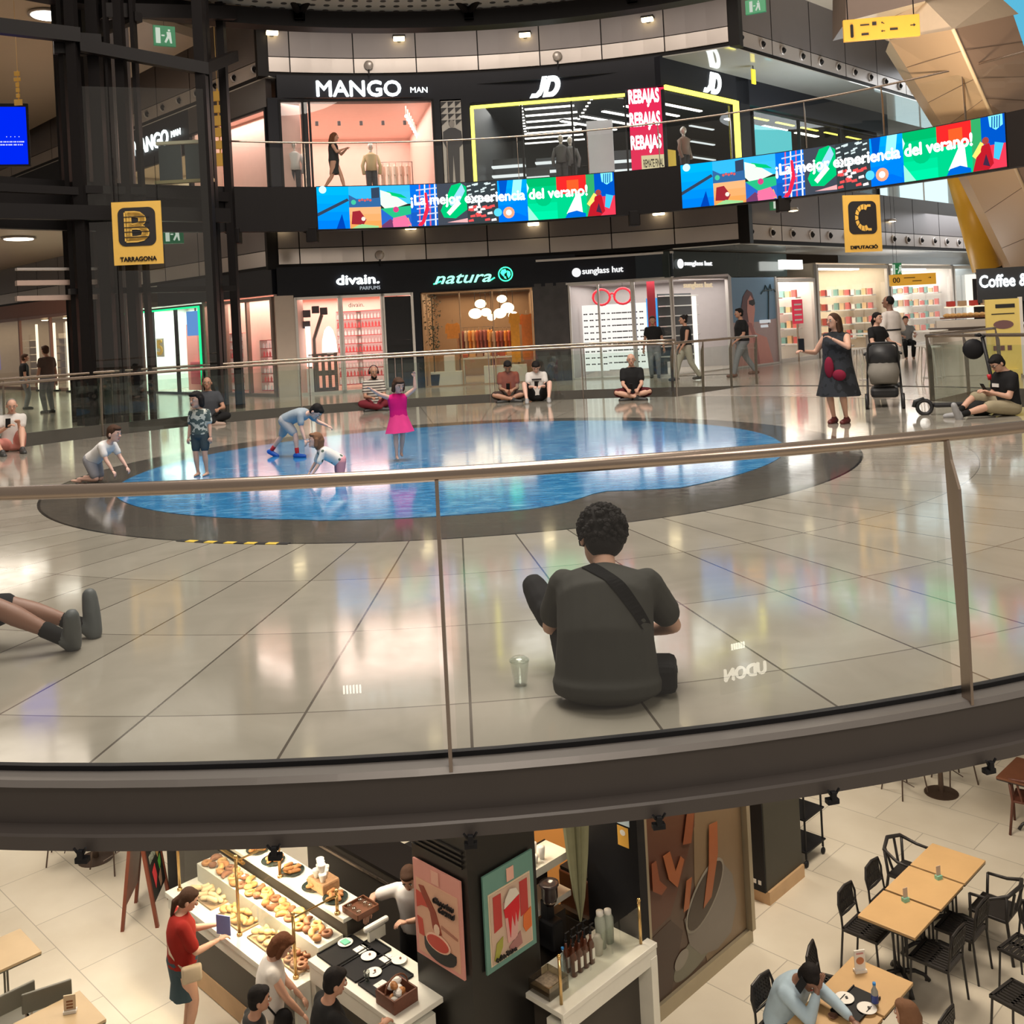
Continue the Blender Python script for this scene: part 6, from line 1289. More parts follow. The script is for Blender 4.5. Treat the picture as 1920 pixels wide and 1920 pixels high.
# 1. man with his back to the camera
p = gnd(1140, 1312); p.z = 0
rt, K = person(p, radians(-9), 1.60, 'person in a dark grey T-shirt with a shoulder strap sitting cross-legged, back turned', pelvis=(0, 0, .066), lean=(0, .14), chest=(0, .74), look=(-.45, -.45), handL=(-.07, .24, .11), handR=(.09, .24, .11), epL=(-1.0, -.1, -.75), epR=(1.0, -.1, -.75), shk=1.6, child=.26, hem=.056,
    footR=(-.20, .27, .17), footL=(.06, .20, .035), poleL=(-.62, .8, .35), poleR=(.62, .8, .35), toeR=(-.5, .55, .65), toeL=(1, .2, 0), skin='l', hair='curly', hc='k', top=cloth('charcoal', (.048, .047, .042)), sleeve=.66, bottom=cloth('black_denim', (.014, .014, .016)), leg=1.95, shoes=cloth('black_canvas', (.02, .02, .022)), fat=1.3, topx=1.24, voxel=.011)
from mathutils.bvhtree import BVHTree
sh_ = [o for o in rt.children if o.name.startswith('shirt')][0]; bt = BVHTree.FromPolygons([v.co for v in sh_.data.vertices], [list(q.vertices) for q in sh_.data.polygons])
def on_back(s_, u_):
    o_ = K['waist'] + K['S1'] * s_ + K['U1'] * u_ - K['F1'] * .6; hit = bt.ray_cast(o_, K['F1'])[0]
    return (hit - K['F1'] * .007) if hit else None
bm = B(); A_, Z_ = Vector((-.115, .325)), Vector((.20, -.02)); d_ = (Z_ - A_).normalized(); n2 = Vector((-d_.y, d_.x)) * .030; Ls = [[], []]
for i in range(27):
    c_ = A_.lerp(Z_, i / 26); q0, q1 = on_back(*(c_ - n2)), on_back(*(c_ + n2))
    if q0 and q1: Ls[0].append(bm.verts.new(q0)); Ls[1].append(bm.verts.new(q1))
for i in range(len(Ls[0]) - 1): bm.faces.new([Ls[0][i], Ls[1][i], Ls[1][i + 1], Ls[0][i + 1]])
bmesh.ops.solidify(bm, geom=bm.faces[:], thickness=.006)
link('shoulder_strap', bm, cloth('black_webbing', (.012, .012, .013)), rt)
bm = B(); box(bm, tuple(K['P'] + K['S1'] * .24 + K['F1'] * .08 + K['U1'] * .06), (.12, .2, .13), 0, 0, .03); link('sling_bag', bm, MATS['cloth_black_webbing'], rt)
bm = B(); c0 = K['aL'] + Vector((-.08, .0, .0)); tube(bm, [c0 + Vector((.05 * cos(t) * .7 - .03, -.03, .02 * sin(t))) for t in [i * pi / 6 for i in range(12)]], .003, 5, closed=True); link('shoelace', bm, MATS['cloth_black_canvas'], rt)
p = gnd(976, 1285); cup = empty('plastic_cup', p, 0, 'clear plastic cup standing on the floor left of the seated man with the strap', 'cup')
bm = B(); lathe(bm, [(.030, 0), (.043, .11), (.045, .112), (.041, .11), (.028, .004), (0, .004)], seg=20); link('wall', bm, glassm('cup_plastic', (.93, .95, .94), .05, edge=.4), cup, True); bm = B(); lathe(bm, [(.046, .11), (.046, .118), (.030, .13), (0, .13)], seg=20); link('lid', bm, glassm('cup_lid', (.9, .93, .92), .06, edge=.4), cup, True)
# 2. clog wearer at the left edge
p = gnd(-135, 1232)
rt, K = person(p, radians(-83), 1.75, 'person mostly outside the picture stretching out legs in grey clogs and black socks', pelvis=(0, 0, .062), lean=(0, -.15), footL=(-.06, .455, .04), footR=(.07, .43, .04), poleL=(0, .1, 1), poleR=(0, .1, 1), toeL=(-.1, -.15, 1), toeR=(.5, .1, .9), handL=(-.16, -.1, .05), handR=(.16, -.1, .05), skin='d', top=cloth('navy', (.02, .02, .04)), bottom=MATS['cloth_black_denim'], leg=.9, shoes=mat('grey_rubber', (.085, .095, .098), .55), socks=cloth('black_sock', (.012, .012, .012)))
# 3. adult at the left edge
p = gnd(25, 845)
rt, K = person(p, toward(p, (1.5, 3)), 1.68, 'person in a white T-shirt and pink shorts sitting at the left edge with a phone', pelvis=(0, 0, .062), lean=(0, .05), look=(.1, -.35), handL=(-.03, .17, .27), handR=(.07, .20, .25), footL=(-.02, .36, .04), footR=(.16, .42, .035), poleL=(-.1, .2, 1), poleR=(.6, .0, .4), skin='l', hair='cropped', hc='g', top=cloth('white', (.66, .63, .6)), sleeve=.45, bottom=cloth('salmon', (.65, .26, .22)), leg=.7, shoes=mat('black_white_shoe', (.05, .05, .05), .5)); phone(rt, K['wR'] + Vector((0, .04, .06)), (0, .3, 1), (0, -1, .2), 'black phone held by the person in pink shorts at the left edge')
# 4. man in grey behind the boy
p = gnd(393, 795)
person(p, toward(p, (-.5, 3)), 1.78, 'person in a dark grey T-shirt and black trousers sitting cross-legged behind the small boy', **XL, look=(.1, -.1), handL=(-.10, .20, .17), handR=(.06, .2, .17), skin='m', hair='cropped', hc='k', top=cloth('slate', (.06, .065, .075)), bottom=cloth('black', (.015, .015, .016)), shoes=mat('tan_shoe', (.35, .25, .2), .6), fat=1.1)
# 5. small boy standing
p = gnd(380, 892)
person(p, toward(p, (-.2, 3)) - .55, 1.06, 'small boy in a leaf print shirt and dark shorts standing on the blue floor picture', pelvis=(0, 0, .47), child=.34, look=(.3, -.15), handL=(-.15, .05, .38), handR=(.15, .02, .38), skin='l', hair='bob', hc='k', top=pattern_cloth('leafy', (.5, .52, .47), (.06, .09, .09), 'noise', 16), sleeve=.7, bottom=cloth('teal_dark', (.05, .07, .08)), leg=.7)
# 6. child in white crouching
p = gnd(192, 905)
person(p, toward(p, (8, 8)) , 1.12, 'child with dark hair in a plain white T-shirt crawling left of the blue floor', pelvis=(0, -.12, .25), lean=(0, 1.0), chest=(0, -.1), child=.3, look=(0, -.2), handL=(-.12, .30, .03), handR=(.1, .28, .03), footL=(-.06, -.28, .05), footR=(.06, -.25, .05), poleL=(0, 1, -1), poleR=(0, 1, -1), toeL=(0, -1, .1), toeR=(0, -1, .1), skin='p', hair='short', hc='b', top=cloth('bright_white', (.75, .73, .72)), sleeve=.6, bottom=cloth('grey_shorts', (.3, .3, .33)), leg=.8)
# 7. child bending forward
p = gnd(540, 857)
person(p, toward(p, (9, 9.5)), 1.18, 'child in a pale blue T-shirt with blue shoes bending forward in a wide stance', pelvis=(0, 0, .42), lean=(0, 1.15), chest=(0, .35), child=.25, look=(0, -1.0), handL=(-.20, .42, .33), handR=(.14, .34, .08), footL=(-.05, -.26, .05), footR=(.06, .16, .045), poleL=(0, 1, .2), poleR=(0, 1, .1), toeL=(0, .9, -.35), skin='p', hair='short', hc='k', top=cloth('pale_blue', (.30, .36, .42)), sleeve=.6, bottom=cloth('light_grey', (.42, .42, .44)), leg=.8, shoes=mat('royal_blue_shoe', (.01, .10, .5), .5), socks=cloth('red_sock', (.5, .03, .04)))
# 8. toddler crawling with printed shirt
p = gnd(618, 900)
person(p, toward(p, (-4.5, 10.5)), .92, 'toddler in a white shirt with small dark prints crawling on the blue floor picture', pelvis=(.0, -.14, .22), lean=(0, 1.0), child=.4, look=(0, .1), handL=(-.12, .26, .03), handR=(.12, .26, .03), footL=(-.07, -.33, .05), footR=(.07, -.33, .05), poleL=(0, 1, -1), poleR=(0, 1, -1), toeL=(0, -1, .1), toeR=(0, -1, .1), skin='p', hair='bob', hc='l', top=pattern_cloth('printed', (.72, .7, .68), (.08, .12, .1), 'spots', 13), sleeve=.8, bottom=cloth('rose', (.65, .3, .35)), leg=1.6)
# 9. girl in pink
p = gnd(752, 864)
magenta = cloth('magenta', (.72, .012, .20)); hotpink = cloth('hot_pink', (.85, .06, .26))
person(p, toward(p, (.0, 2)) + .1, 1.06, 'little girl in a magenta top and pink skirt dancing with both arms raised', pelvis=(0, 0, .50), child=.3, look=(-.35, -.35), lean=(.03, 0), handR=(.36, .14, .90), handL=(-.20, .06, .98), epR=(.3, .2, -1), epL=(-.9, .3, -.6), footL=(-.02, -.10, .08), footR=(.05, .02, .05), skin='p', hair='bob', hc='b', top=magenta, sleeve=0, bottom=hotpink, leg=.35, dress=(hotpink, .34, .17), shoes=None)
# 10. striped man with headphones
p = gnd(703, 768)
rt, K = person(p, toward(p, (0, 3)) + .1, 1.75, 'bearded person in a striped T-shirt and headphones sitting behind the dancing girl', **XL, look=(-.1, -.15), handL=(-.06, .20, .16), handR=(.06, .20, .16), skin='m', hair='bald', hc='k', top=pattern_cloth('striped', (.62, .58, .52), (.1, .08, .075), 'stripes', 5.5), sleeve=.6, bottom=cloth('maroon', (.16, .02, .03)), shoes=mat('black_shoe', (.02, .02, .02), .5))
bm = B(); Q = K['Q']; tube(bm, [Q(.055 * cos(t), -.005, .01 + .07 * sin(t)) for t in [pi * i / 10 for i in range(11)]], .008, 6); 
for sx in (-1, 1): ball(bm, Q(.053 * sx, -.002, -.006), (.018, .035, .04), 0, 10, K['HM'])
tag(link('headphones', bm, black, None, loc=rt.location, rotz=rt.rotation_euler.z), 'black headphones on the bearded person in the striped T-shirt', 'headphones')
bm = B(); ball(bm, Q(0, .022, -.055), (.062, .045, .055), 0, 10, K['HM']); link('beard', bm, HAIR['k'], rt, True)
# 11. orange-brown T-shirt
p = gnd(955, 752)
rt, K = person(p, toward(p, (.3, 3)), 1.76, 'person in a rust coloured T-shirt sitting cross-legged against the far glass with a phone', **XL, look=(0, -.7), handL=(-.05, .19, .15), handR=(.05, .19, .15), skin='m', hair='short', hc='k', top=cloth('rust', (.38, .09, .05)), sleeve=.55, bottom=cloth('brown_short', (.06, .04, .035)), leg=.9, shoes=MATS['black_shoe']); phone(rt, K['wR'] + Vector((-.07, .03, .07)), (0, .6, 1), (0, -1, .5), 'phone held by the person in the rust T-shirt')
# 12. white T-shirt
p = gnd(1008, 752)
rt, K = person(p, toward(p, (.3, 3)), 1.72, 'person in a white T-shirt with dark print sitting with raised knees beside the rust T-shirt', pelvis=(0, 0, .062), lean=(0, -.05), look=(0, -.75), handL=(-.05, .22, .19), handR=(.05, .22, .19), footL=(-.13, .30, .04), footR=(.13, .30, .04), poleL=(-.4, .1, 1), poleR=(.4, .1, 1), skin='p', hair='short', hc='k', top=MATS['cloth_white'], sleeve=.55, bottom=MATS['cloth_black'], leg=.8, shoes=mat('grey_white_shoe', (.35, .35, .36), .5)); phone(rt, K['wR'] + Vector((-.07, .03, .05)), (0, .6, 1), (0, -1, .5), 'phone held by the person in the white T-shirt')
bm = B(); box(bm, tuple(K['cst'] + K['F1'] * .148 + K['U1'] * .02), (.2, .01, .03)); box(bm, tuple(K['cst'] + K['F1'] * .150 - K['U1'] * .03), (.1, .01, .02)); link('shirt_print', bm, ink, rt)
# 13. bald man in black
p = gnd(1187, 748)
rt, K = person(p, toward(p, (.5, 3)), 1.78, 'bald person in a black T-shirt sitting alone cross-legged against the far glass', **XL, look=(0, -.15), handL=(-.06, .22, .13), handR=(.06, .22, .13), skin='l', hair='bald', hc='g', top=MATS['cloth_black'], sleeve=.6, bottom=cloth('dark_red', (.09, .015, .02)), leg=.9, shoes=MATS['black_shoe'], fat=1.1); phone(rt, K['wR'] + Vector((-.07, .03, .04)), (0, .6, 1), (0, -1, .5), 'dark phone held by the bald person in black')
# 14. woman walking on the bridge side walkway
p = at(1290, 715, 25.2); p.z = 0
person(p, radians(98), 1.70, 'person in a black tank top and wide grey trousers walking behind the bridge glass', pelvis=(0, 0, .50), look=(0, .0), handL=(-.12, .12, .47), handR=(.12, .10, .47), footL=(-.04, -.17, .06), footR=(.04, .17, .045), skin='m', hair='bun', hc='k', top=MATS['cloth_black'], sleeve=0, bottom=cloth('sage_grey', (.38, .36, .30)), shoes=MATS['black_shoe'], fat=1.0)
# 15. man walking, black tee
p = at(1395, 712, 25.6); p.z = 0
person(p, radians(100), 1.80, 'heavy set person in a black T-shirt walking past the beach poster', pelvis=(0, 0, .50), handL=(-.10, .14, .50), handR=(.16, .02, .42), footL=(-.04, .16, .045), footR=(.04, -.2, .07), skin='m', hair='short', hc='k', top=MATS['cloth_black'], sleeve=.6, bottom=cloth('grey_jeans', (.2, .21, .23)), shoes=mat('brown_shoe', (.12, .05, .03), .5), fat=1.2)
# 16. woman in dark dress with phone
p = gnd(1576, 793)
drs = pattern_cloth('dark_floral', (.008, .010, .014), (.020, .024, .032), 'noise', 9)
rt, K = person(p, toward(p, (0, 5)) - .25, 1.62, 'person in a dark floral dress filming with a phone beside the pushchair', pelvis=(0, 0, .50), look=(.40, -.02), handR=(.24, .16, .64), handL=(-.03, .15, .74), epR=(.5, -.3, -1), epL=(-1, -.2, -.6), skin='l', hair='long', hc='b', top=drs, sleeve=0, dress=(drs, .24, .19), fat=1.22, shoes=mat('dark_red_sandal', (.12, .02, .02), .5)); phone(rt, K['wR'] + Vector((0, .04, .09)), (0, .0, 1), (0, 1, 0), 'dark phone held up by the person in the floral dress', 1.2)
bm = B(); c0 = K['P'] + Vector((.0, .20, -.06)); ball(bm, c0 + Vector((.04, 0, .05)), (.07, .04, .15), 0, 12); ball(bm, c0 + Vector((-.10, 0, -.06)), (.10, .045, .08), 0, 12); attach(rt, 'shoulder_bag', bm, cloth('wine_bag', (.22, .015, .04)), 'dark red bag hanging in front of the floral dress', 'bag', True)
# 17. tall figure in white
p = at(1678, 752, 19.9); p.z = 0
rt, K = person(p, toward(p, (-4, 12)) - 1.6, 1.86, 'tall person in white clothes with a dark belt standing behind the pushchair', look=(-.3, .1), handL=(-.10, .14, .58), handR=(.12, .12, .60), skin='d', hair='cropped', hc='k', top=cloth('off_white', (.68, .62, .58)), sleeve=1.5, bottom=MATS['cloth_off_white'], dress=(MATS['cloth_off_white'], .30, .13), shoes=MATS['black_shoe'], fat=1.05)
bm = B(); tube(bm, [K['waist'] + K['S0'] * (.20 * cos(t)) + K['F0'] * (.15 * sin(t)) for t in [i * pi / 10 for i in range(20)]], .018, 6, closed=True); link('belt', bm, black, rt)
# 18. person in black behind the pushchair
p = at(1650, 750, 18.3); p.z = 0
person(p, radians(-150), 1.55, 'person dressed in black holding the handle of the pushchair', handL=(-.10, .2, .60), handR=(.1, .2, .6), skin='l', hair='tail', hc='k', top=MATS['cloth_black'], sleeve=.5, bottom=MATS['cloth_black'], shoes=MATS['black_shoe'])
# seated grey figure behind
p = at(1702, 690, 30); p.z = 0
person(p, radians(170), 1.7, 'person in a grey top sitting at the bright cafe behind the tall person in white', pelvis=(0, 0, .28), look=(0, 0), footL=(-.06, .22, .042), footR=(.06, .22, .042), handL=(-.1, .25, .4), handR=(.1, .25, .4), skin='m', hair='short', hc='k', top=cloth('mid_grey', (.2, .2, .2)), bottom=MATS['cloth_black'])
# 19. seated young man right edge
p = gnd(1893, 778)
rt, K = person(p, toward(p, (3.5, 13.5)), 1.74, 'young person with glasses in a black T-shirt sitting beside the scooter', pelvis=(0, 0, .062), lean=(0, .08), look=(0, -.65), handL=(-.04, .20, .20), handR=(.05, .19, .20), footL=(-.03, .47, .035), footR=(.10, .40, .04), poleL=(-.3, 0, .5), poleR=(.5, 0, .6), toeL=(0, .3, 1), toeR=(.3, .8, 0), skin='l', hair='short', hc='k', top=MATS['cloth_black'], sleeve=.55, bottom=cloth('khaki', (.35, .30, .20)), leg=.95, shoes=MATS['grey_white_shoe'], socks=MATS['cloth_black_sock'])
bm = B(); Q = K['Q']
for sx in (-1, 1): tube(bm, [Q((.02 + .016 * cos(t)) * sx, .057, .004 + .012 * sin(t)) for t in [i * pi / 6 for i in range(12)]], .0025, 5, closed=True); tube(bm, [Q(.037 * sx, .055, .008), Q(.048 * sx, 0, .006)], .0025, 5)
tag(link('glasses', bm, black, None, loc=rt.location, rotz=rt.rotation_euler.z), 'black glasses on the young person beside the scooter', 'glasses'); phone(rt, K['wR'] + Vector((-.07, .04, .05)), (0, .6, 1), (0, -1, .5), 'phone held by the young person beside the scooter')
bm = B(); box(bm, tuple(K['cst'] + K['F1'] * .145 + K['S1'] * .04), (.13, .01, .05)); link('shirt_print', bm, white, rt)
# 20. woman on the upper gallery
p = at(628, 340, 25.9); p.z = ZU
person(p, radians(-88), 1.62, 'person in a black dress walking along the upper gallery before the pink shop', pelvis=(0, 0, .50), handL=(-.06, .20, .70), handR=(.08, .18, .68), footL=(-.03, .15, .045), footR=(.03, -.18, .07), look=(0, -.1), skin='m', hair='long', hc='r', top=MATS['cloth_black'], sleeve=0, dress=(MATS['cloth_black'], .30, .09), shoes=white)
# dim figures walking beyond the left glass
for i, (x, y, Y, h, lb) in enumerate(((88, 690, 25.5, 1.75, 'dim figure with a pale shoulder bag walking beyond the left glass'), (45, 690, 27.5, 1.55, 'dim figure in the background left of the figure with a shoulder bag'), (1228, 690, 27, 1.7, 'dark figure standing in the sunglasses shop corner'))):
    p = at(x, y, Y); p.z = 0; person(p, radians((60, -60, 170)[i]), h, lb, skin='m', hair='short', hc='b', top=[cloth('dim_brown', (.1, .07, .06)), MATS['cloth_black'], MATS['cloth_black']][i], bottom=MATS['cloth_grey_jeans'], shoes=MATS['black_shoe'], face=False)
# ---- pushchair
p = gnd(1660, 762); pc = empty('pushchair', p, radians(160), 'grey and black pushchair with a round hood standing beside the floral dress', 'pushchair')
pd = mat('pushchair_black', (.02, .02, .022), .5); pg = cloth('pushchair_grey', (.27, .25, .22))
for sx in (-1, 1):
    bm = B(); tube(bm, [(sx * .26, -.42, .10), (sx * .25, .05, .45), (sx * .22, .30, .95), (sx * .2, .36, 1.02)], .016, 8); tube(bm, [(sx * .26, .36, .12), (sx * .25, .05, .45)], .016, 8); link('frame', bm, pd, pc, True)
    for y, r_ in ((-.42, .085), (.38, .12)):
        bm = B(); q = B(); lathe(q, [(r_ * .55, -.02), (r_, -.025), (r_ * 1.05, 0), (r_, .025), (r_ * .55, .02), (r_ * .55, -.02)], seg=18); bmesh.ops.transform(q, matrix=Matrix.Translation((sx * .27, y, r_)) @ Matrix.Rotation(pi / 2, 4, 'Y'), verts=q.verts); wq = link('wheel', q, pd, pc, True)
        q = B(); tube(q, [(sx * .25, y, r_), (sx * .29, y, r_)], r_ * .5, 10); link('hub', q, panel_lt, wq); bm.free()
bm = B(); tube(bm, [(-.2, .36, 1.02), (-.1, .40, 1.04), (.1, .40, 1.04), (.2, .36, 1.02)], .018, 8); link('handle', bm, pd, pc, True)
bm = B(); tube(bm, [(0, .18, .38), (0, .14, .55), (0, .0, .72), (0, -.05, .8)], [.19, .23, .24, .2], 14); bmesh.ops.scale(bm, vec=(1.05, 1, 1), verts=bm.verts); link('seat', bm, pg, pc, True)
bm = B(); ball(bm, (0, .02, .80), (.27, .30, .24), 0, 18); link('hood', bm, pd, pc, True); bm = B(); tube(bm, [(.28 * cos(t), -.1 - .2 * abs(sin(t)), .84 + .04 * sin(t)) for t in [pi * i / 10 for i in range(11)]], .02, 8); link('bumper_bar', bm, pd, pc, True)
bm = B(); box(bm, (0, .0, .24), (.42, .5, .16), 0, 0, .05); link('basket', bm, pd, pc); bm = B(); prism(bm, [(-.2, -.22, .66), (.2, -.22, .66), (.17, -.30, .36), (-.17, -.30, .36)], (0, .1, 0)); link('footmuff', bm, pg, pc)
# ---- electric scooter
p = gnd(1810, 776); es = empty('electric_scooter', p, radians(78), 'black electric scooter standing behind the seated young person with glasses', 'scooter')
for y in (0.55, -.45):
    q = B(); tube(q, [(.08 * 0 + .10 * cos(t) * 0, y + .10 * cos(t), .115 + .10 * sin(t)) for t in [i * pi / 10 for i in range(20)]], .028, 8, closed=True); lathe(q, [(.06, -.03), (.06, .03), (0, .03)], seg=12); 
    link('wheel', q, pd, es, True)
bm = B(); box(bm, (0, .0, .14), (.16, .85, .06), 0, 0, .02); link('deck', bm, pd, es); bm = B(); tube(bm, [(0, -.44, .14), (0, -.40, .35), (0, -.28, 1.10)], .026, 10); link('stem', bm, pd, es, True); bm = B(); tube(bm, [(0, -.36, .48), (0, -.345, .56)], .032, 10); link('red_clamp', bm, mat('red_clip', (.6, .02, .03), .4), es, True)
bm = B(); tube(bm, [(-.24, -.25, 1.12), (-.05, -.28, 1.12), (.05, -.28, 1.12), (.24, -.25, 1.12)], .016, 8); link('handlebar', bm, pd, es, True)
for sx in (-1, 1): bm = B(); tube(bm, [(sx * .14, -.26, 1.12), (sx * .25, -.25, 1.12)], .021, 8); link('grip', bm, black, es, True)
bm = B(); q = ball(bm, (0, -.24, 1.13), (.05, .03, .03)); link('display', bm, black, es, True); bm = B(); ball(bm, (0.03, -.16, .93), (.06, .15, .15), 0, 14); attach(es, 'helmet', bm, black, 'black helmet hanging on the scooter stem', 'helmet', True)
bm = B(); tube(bm, [(0, .55, .24), (0, .68, .2), (0, .70, .12)], .03, 6); link('mudguard', bm, pd, es, True)
p = gnd(1840, 778); bag = empty('backpack', p, 0.3, 'black bag lying on the floor between the scooter and the seated young person', 'bag'); bm = B(); ball(bm, (0, 0, .11), (.27, .16, .12), 0, 14); link('body', bm, cloth('black_nylon', (.02, .02, .02)), bag, True); bm = B(); tube(bm, [(-.15, -.1, .15), (-.05, -.18, .2), (.1, -.16, .16)], .015, 6); link('strap', bm, black, bag, True)
# ================================================================ FOOD COURT BELOW (z = -5.6)
ZL = -5.6; OX, OY = -.65, 9.0; q2 = .70711
def kp(a, b, z=0.0): return Vector((OX + q2 * (a - b), OY + q2 * (a + b), ZL + z))
def kr(name, a, b, z, label, cat, group=None, rz=pi / 4): return empty(name, kp(a, b, z), rz, label, cat, group)
brass = mat('brass', (.72, .48, .2), .22, .9); wht = mat('counter_white', (.74, .73, .66), .3); dkp = mat('dark_counter_panel', (.05, .042, .035), .5); wdn = mat('dark_wood', (.16, .06, .03), .45, scale=4, var=.3); tan_w = mat('light_wood', (.5, .33, .18), .5, scale=4, var=.2)
# pillar with the two posters
bm = B(); box(bm, tuple(kp(.43, .39, 2.63)), (.86, .78, 5.25), pi / 4); 
for i in range(4): box(bm, tuple(kp(-.012, .40, 2.42 + i * .045)), (.02, .7, .02), pi / 4)
struct('wall_pillar', bm, mat('pillar_black', (.010, .009, .008), .38))
def pposter(a0, b0, w_, h_, side, label, base):
    r = kr('wall_poster', a0, b0, 5.6 - 3.735, label, 'poster', rz=(-pi / 4 if side == 'L' else pi / 4)); bx(r, 'board', (0, 0, 0), (w_, .02, h_), base); return r
M_ = lambda n, c: mat('print_' + n, c, .45)
r = pposter(-.03, .395, .66, .88, 'L', 'pink poster of a spoon pouring chocolate into a cup on the black pillar', M_('rose', (.62, .28, .24)))
def PP(pts, m, nm, y=-.014): return link(nm, flat(pts, y, .006), m, r)
PP([(-.29, -.40), (.29, -.40), (.29, .28), (-.29, .28)], M_('peach', (.62, .36, .25)), 'picture')
PP([(-.25, .22), (-.18, .23), (-.02, .04), (.02, -.06), (.05, -.14), (-.01, -.18), (-.07, -.12), (-.10, .02), (-.2, .14)], M_('choc', (.25, .04, .02)), 'sauce', -.02); PP([(-.29, .16), (-.12, .14), (-.1, .05), (-.22, .04), (-.29, .0)], M_('red', (.5, .06, .04)), 'fruit', -.019)
PP([(-.01 + .04 * cos(t), -.11 + .05 * sin(t)) for t in [i * pi / 5 for i in range(10)]], M_('cream', (.75, .55, .42)), 'drop', -.025)
PP([(.05, -.05), (.27, -.09), (.27, -.11), (.05, -.08)], M_('stick', (.35, .15, .1)), 'handle', -.02); PP([(-.29, -.08), (-.22, -.09), (-.2, -.24), (-.27, -.24)], M_('red', (.5, .06, .04)), 'stripe', -.02)
PP([(.02 + .22 * cos(t), -.31 + .10 * sin(t)) for t in [pi + i * pi / 10 for i in range(11)]] + [(.24, -.26), (-.2, -.24)], M_('cup_black', (.02, .025, .025)), 'cup', -.02)
PP([(.0 + .17 * cos(t), -.23 + .08 * sin(t)) for t in [i * pi / 9 for i in range(18)]], M_('cup_rim', (.8, .55, .42)), 'cup_rim', -.025); PP([(.0 + .15 * cos(t), -.23 + .065 * sin(t)) for t in [i * pi / 9 for i in range(18)]], M_('red', (.5, .06, .04)), 'cup_filling', -.03)
for i, tx in enumerate(('Chocolate', 'Caramel')): text_on('lettering', tx, (.10 + .04 * i, -.02, .16 - .065 * i), (1, 0, 0), 1, ink, r, width=.28 - .06 * i, height=.05, shear=.2, bold=.01)
PP([(-.06, .42), (.04, .42), (.04, .30), (-.06, .30)], M_('tag_pink', (.68, .38, .30)), 'tag', -.019)
r = pposter(.46, -.03, .64, .88, 'R', 'teal poster of a tall glass with red syrup and cream on the black pillar', M_('teal', (.12, .26, .22)))
PP([(-.27, -.39), (.27, -.39), (.27, .26), (-.27, .26)], M_('cream2', (.62, .50, .36)), 'border'); PP([(-.255, -.375), (.255, -.375), (.255, .245), (-.255, .245)], M_('blush', (.52, .38, .29)), 'picture', -.02)
for x in (-.17, .17): PP([(x - .05, .22), (x + .05, .22), (x + .05, -.08), (x - .05, -.1)], M_('red2', (.42, .04, .035)), 'curtain', -.025)
PP([(-.10, .12), (.10, .12), (.06, -.26), (-.06, -.26)], M_('glass_pink', (.60, .33, .30)), 'glass', -.030); PP([(-.10, .06), (.10, .12), (.10, .0), (.07, -.12), (.05, .0), (.03, -.14), (.0, -.02), (-.03, -.22), (-.05, -.03), (-.085, -.02)], M_('syrup', (.55, .01, .02)), 'syrup', -.035)
PP([(-.1, .07), (-.08, .15), (-.02, .22), (.06, .2), (.1, .13)], M_('whip', (.65, .60, .52)), 'whipped_cream', -.04); PP([(-.24, -.34), (-.2, -.2), (-.12, -.17), (-.13, -.26), (-.2, -.36)], M_('green', (.30, .30, .05)), 'leaf', -.03)
PP([(.14, -.2), (.15, -.1), (.25, -.06), (.25, -.24), (.17, -.26)], M_('orange', (.6, .14, .03)), 'orange_slice', -.03); PP([(-.05, -.3), (.1, -.22), (.12, -.34), (-.02, -.37)], M_('mauve', (.35, .16, .15)), 'fruit', -.03)
text_on('lettering', 'Coffee Shakes', (-.1, -.035, -.34), (1, 0, 0), 1, ink, r, width=.26, height=.035); PP([(-.03, .40), (.06, .40), (.06, .28), (-.03, .28)], M_('tag_pink', (.68, .38, .30)), 'tag', -.019)
# ---- display case
dc = kr('display_case', -.3, 3.2, 0, 'long white bakery display case with a glass front and brass posts', 'display case')
bx(dc, 'ledge', (-.03, 0, .87), (.74, 2.66, .06), wht, .004); bx(dc, 'front_band', (-.36, 0, .78), (.04, 2.6, .14), wht); bx(dc, 'dark_panel', (-.30, 0, .47), (.04, 2.6, .5), dkp); bx(dc, 'wood_plinth', (-.30, 0, .12), (.06, 2.6, .22), tan_w); bx(dc, 'end_panel', (-.0, 1.30, .43), (.7, .05, .86), wht); bx(dc, 'end_panel', (-.0, -1.30, .43), (.7, .05, .86), wht)
bx(dc, 'step', (.12, 0, 1.0), (.3, 2.5, .2), wht); bx(dc, 'service_top', (.40, .0, 1.28), (.34, 2.66, .04), wht, .004); bx(dc, 'rear_body', (.42, 0, .63), (.26, 2.6, 1.26), dkp)
gl = glassm('case_glass', (.93, .95, .90), .07)
for y0, y1, zt in ((-.12, 1.22, 1.68), (-1.2, -.12, 1.50)):
    bm = B(); quad(bm, [(-.27, y0, .92), (-.27, y1, .92), (-.27, y1, zt), (-.27, y0, zt)]); quad(bm, [(-.27, y0, zt), (-.27, y1, zt), (.05, y1, zt + .02), (.05, y0, zt + .02)]); link('glass_front', bm, gl, dc)
for y, zt in ((1.22, 1.70), (-.12, 1.72), (-1.2, 1.52)):
    for x in (-.27,) + ((.25,) if y < 1 else ()): bm = B(); z0 = .9 if x < 0 else 1.3; tube(bm, [(x, y, z0), (x, y, zt)], .017, 10); ball(bm, (x, y, zt + .015), .024, 0, 10); lathe(bm, [(.03, z0), (.03, z0 + .02), (.018, z0 + .03)], (x, y, 0), 12); link('brass_post', bm, brass, dc, True)
    bm = B(); tube(bm, [(-.27, y, zt - .03), (.25, y, zt - .03)], .010, 6); link('brass_rail', bm, brass, dc)
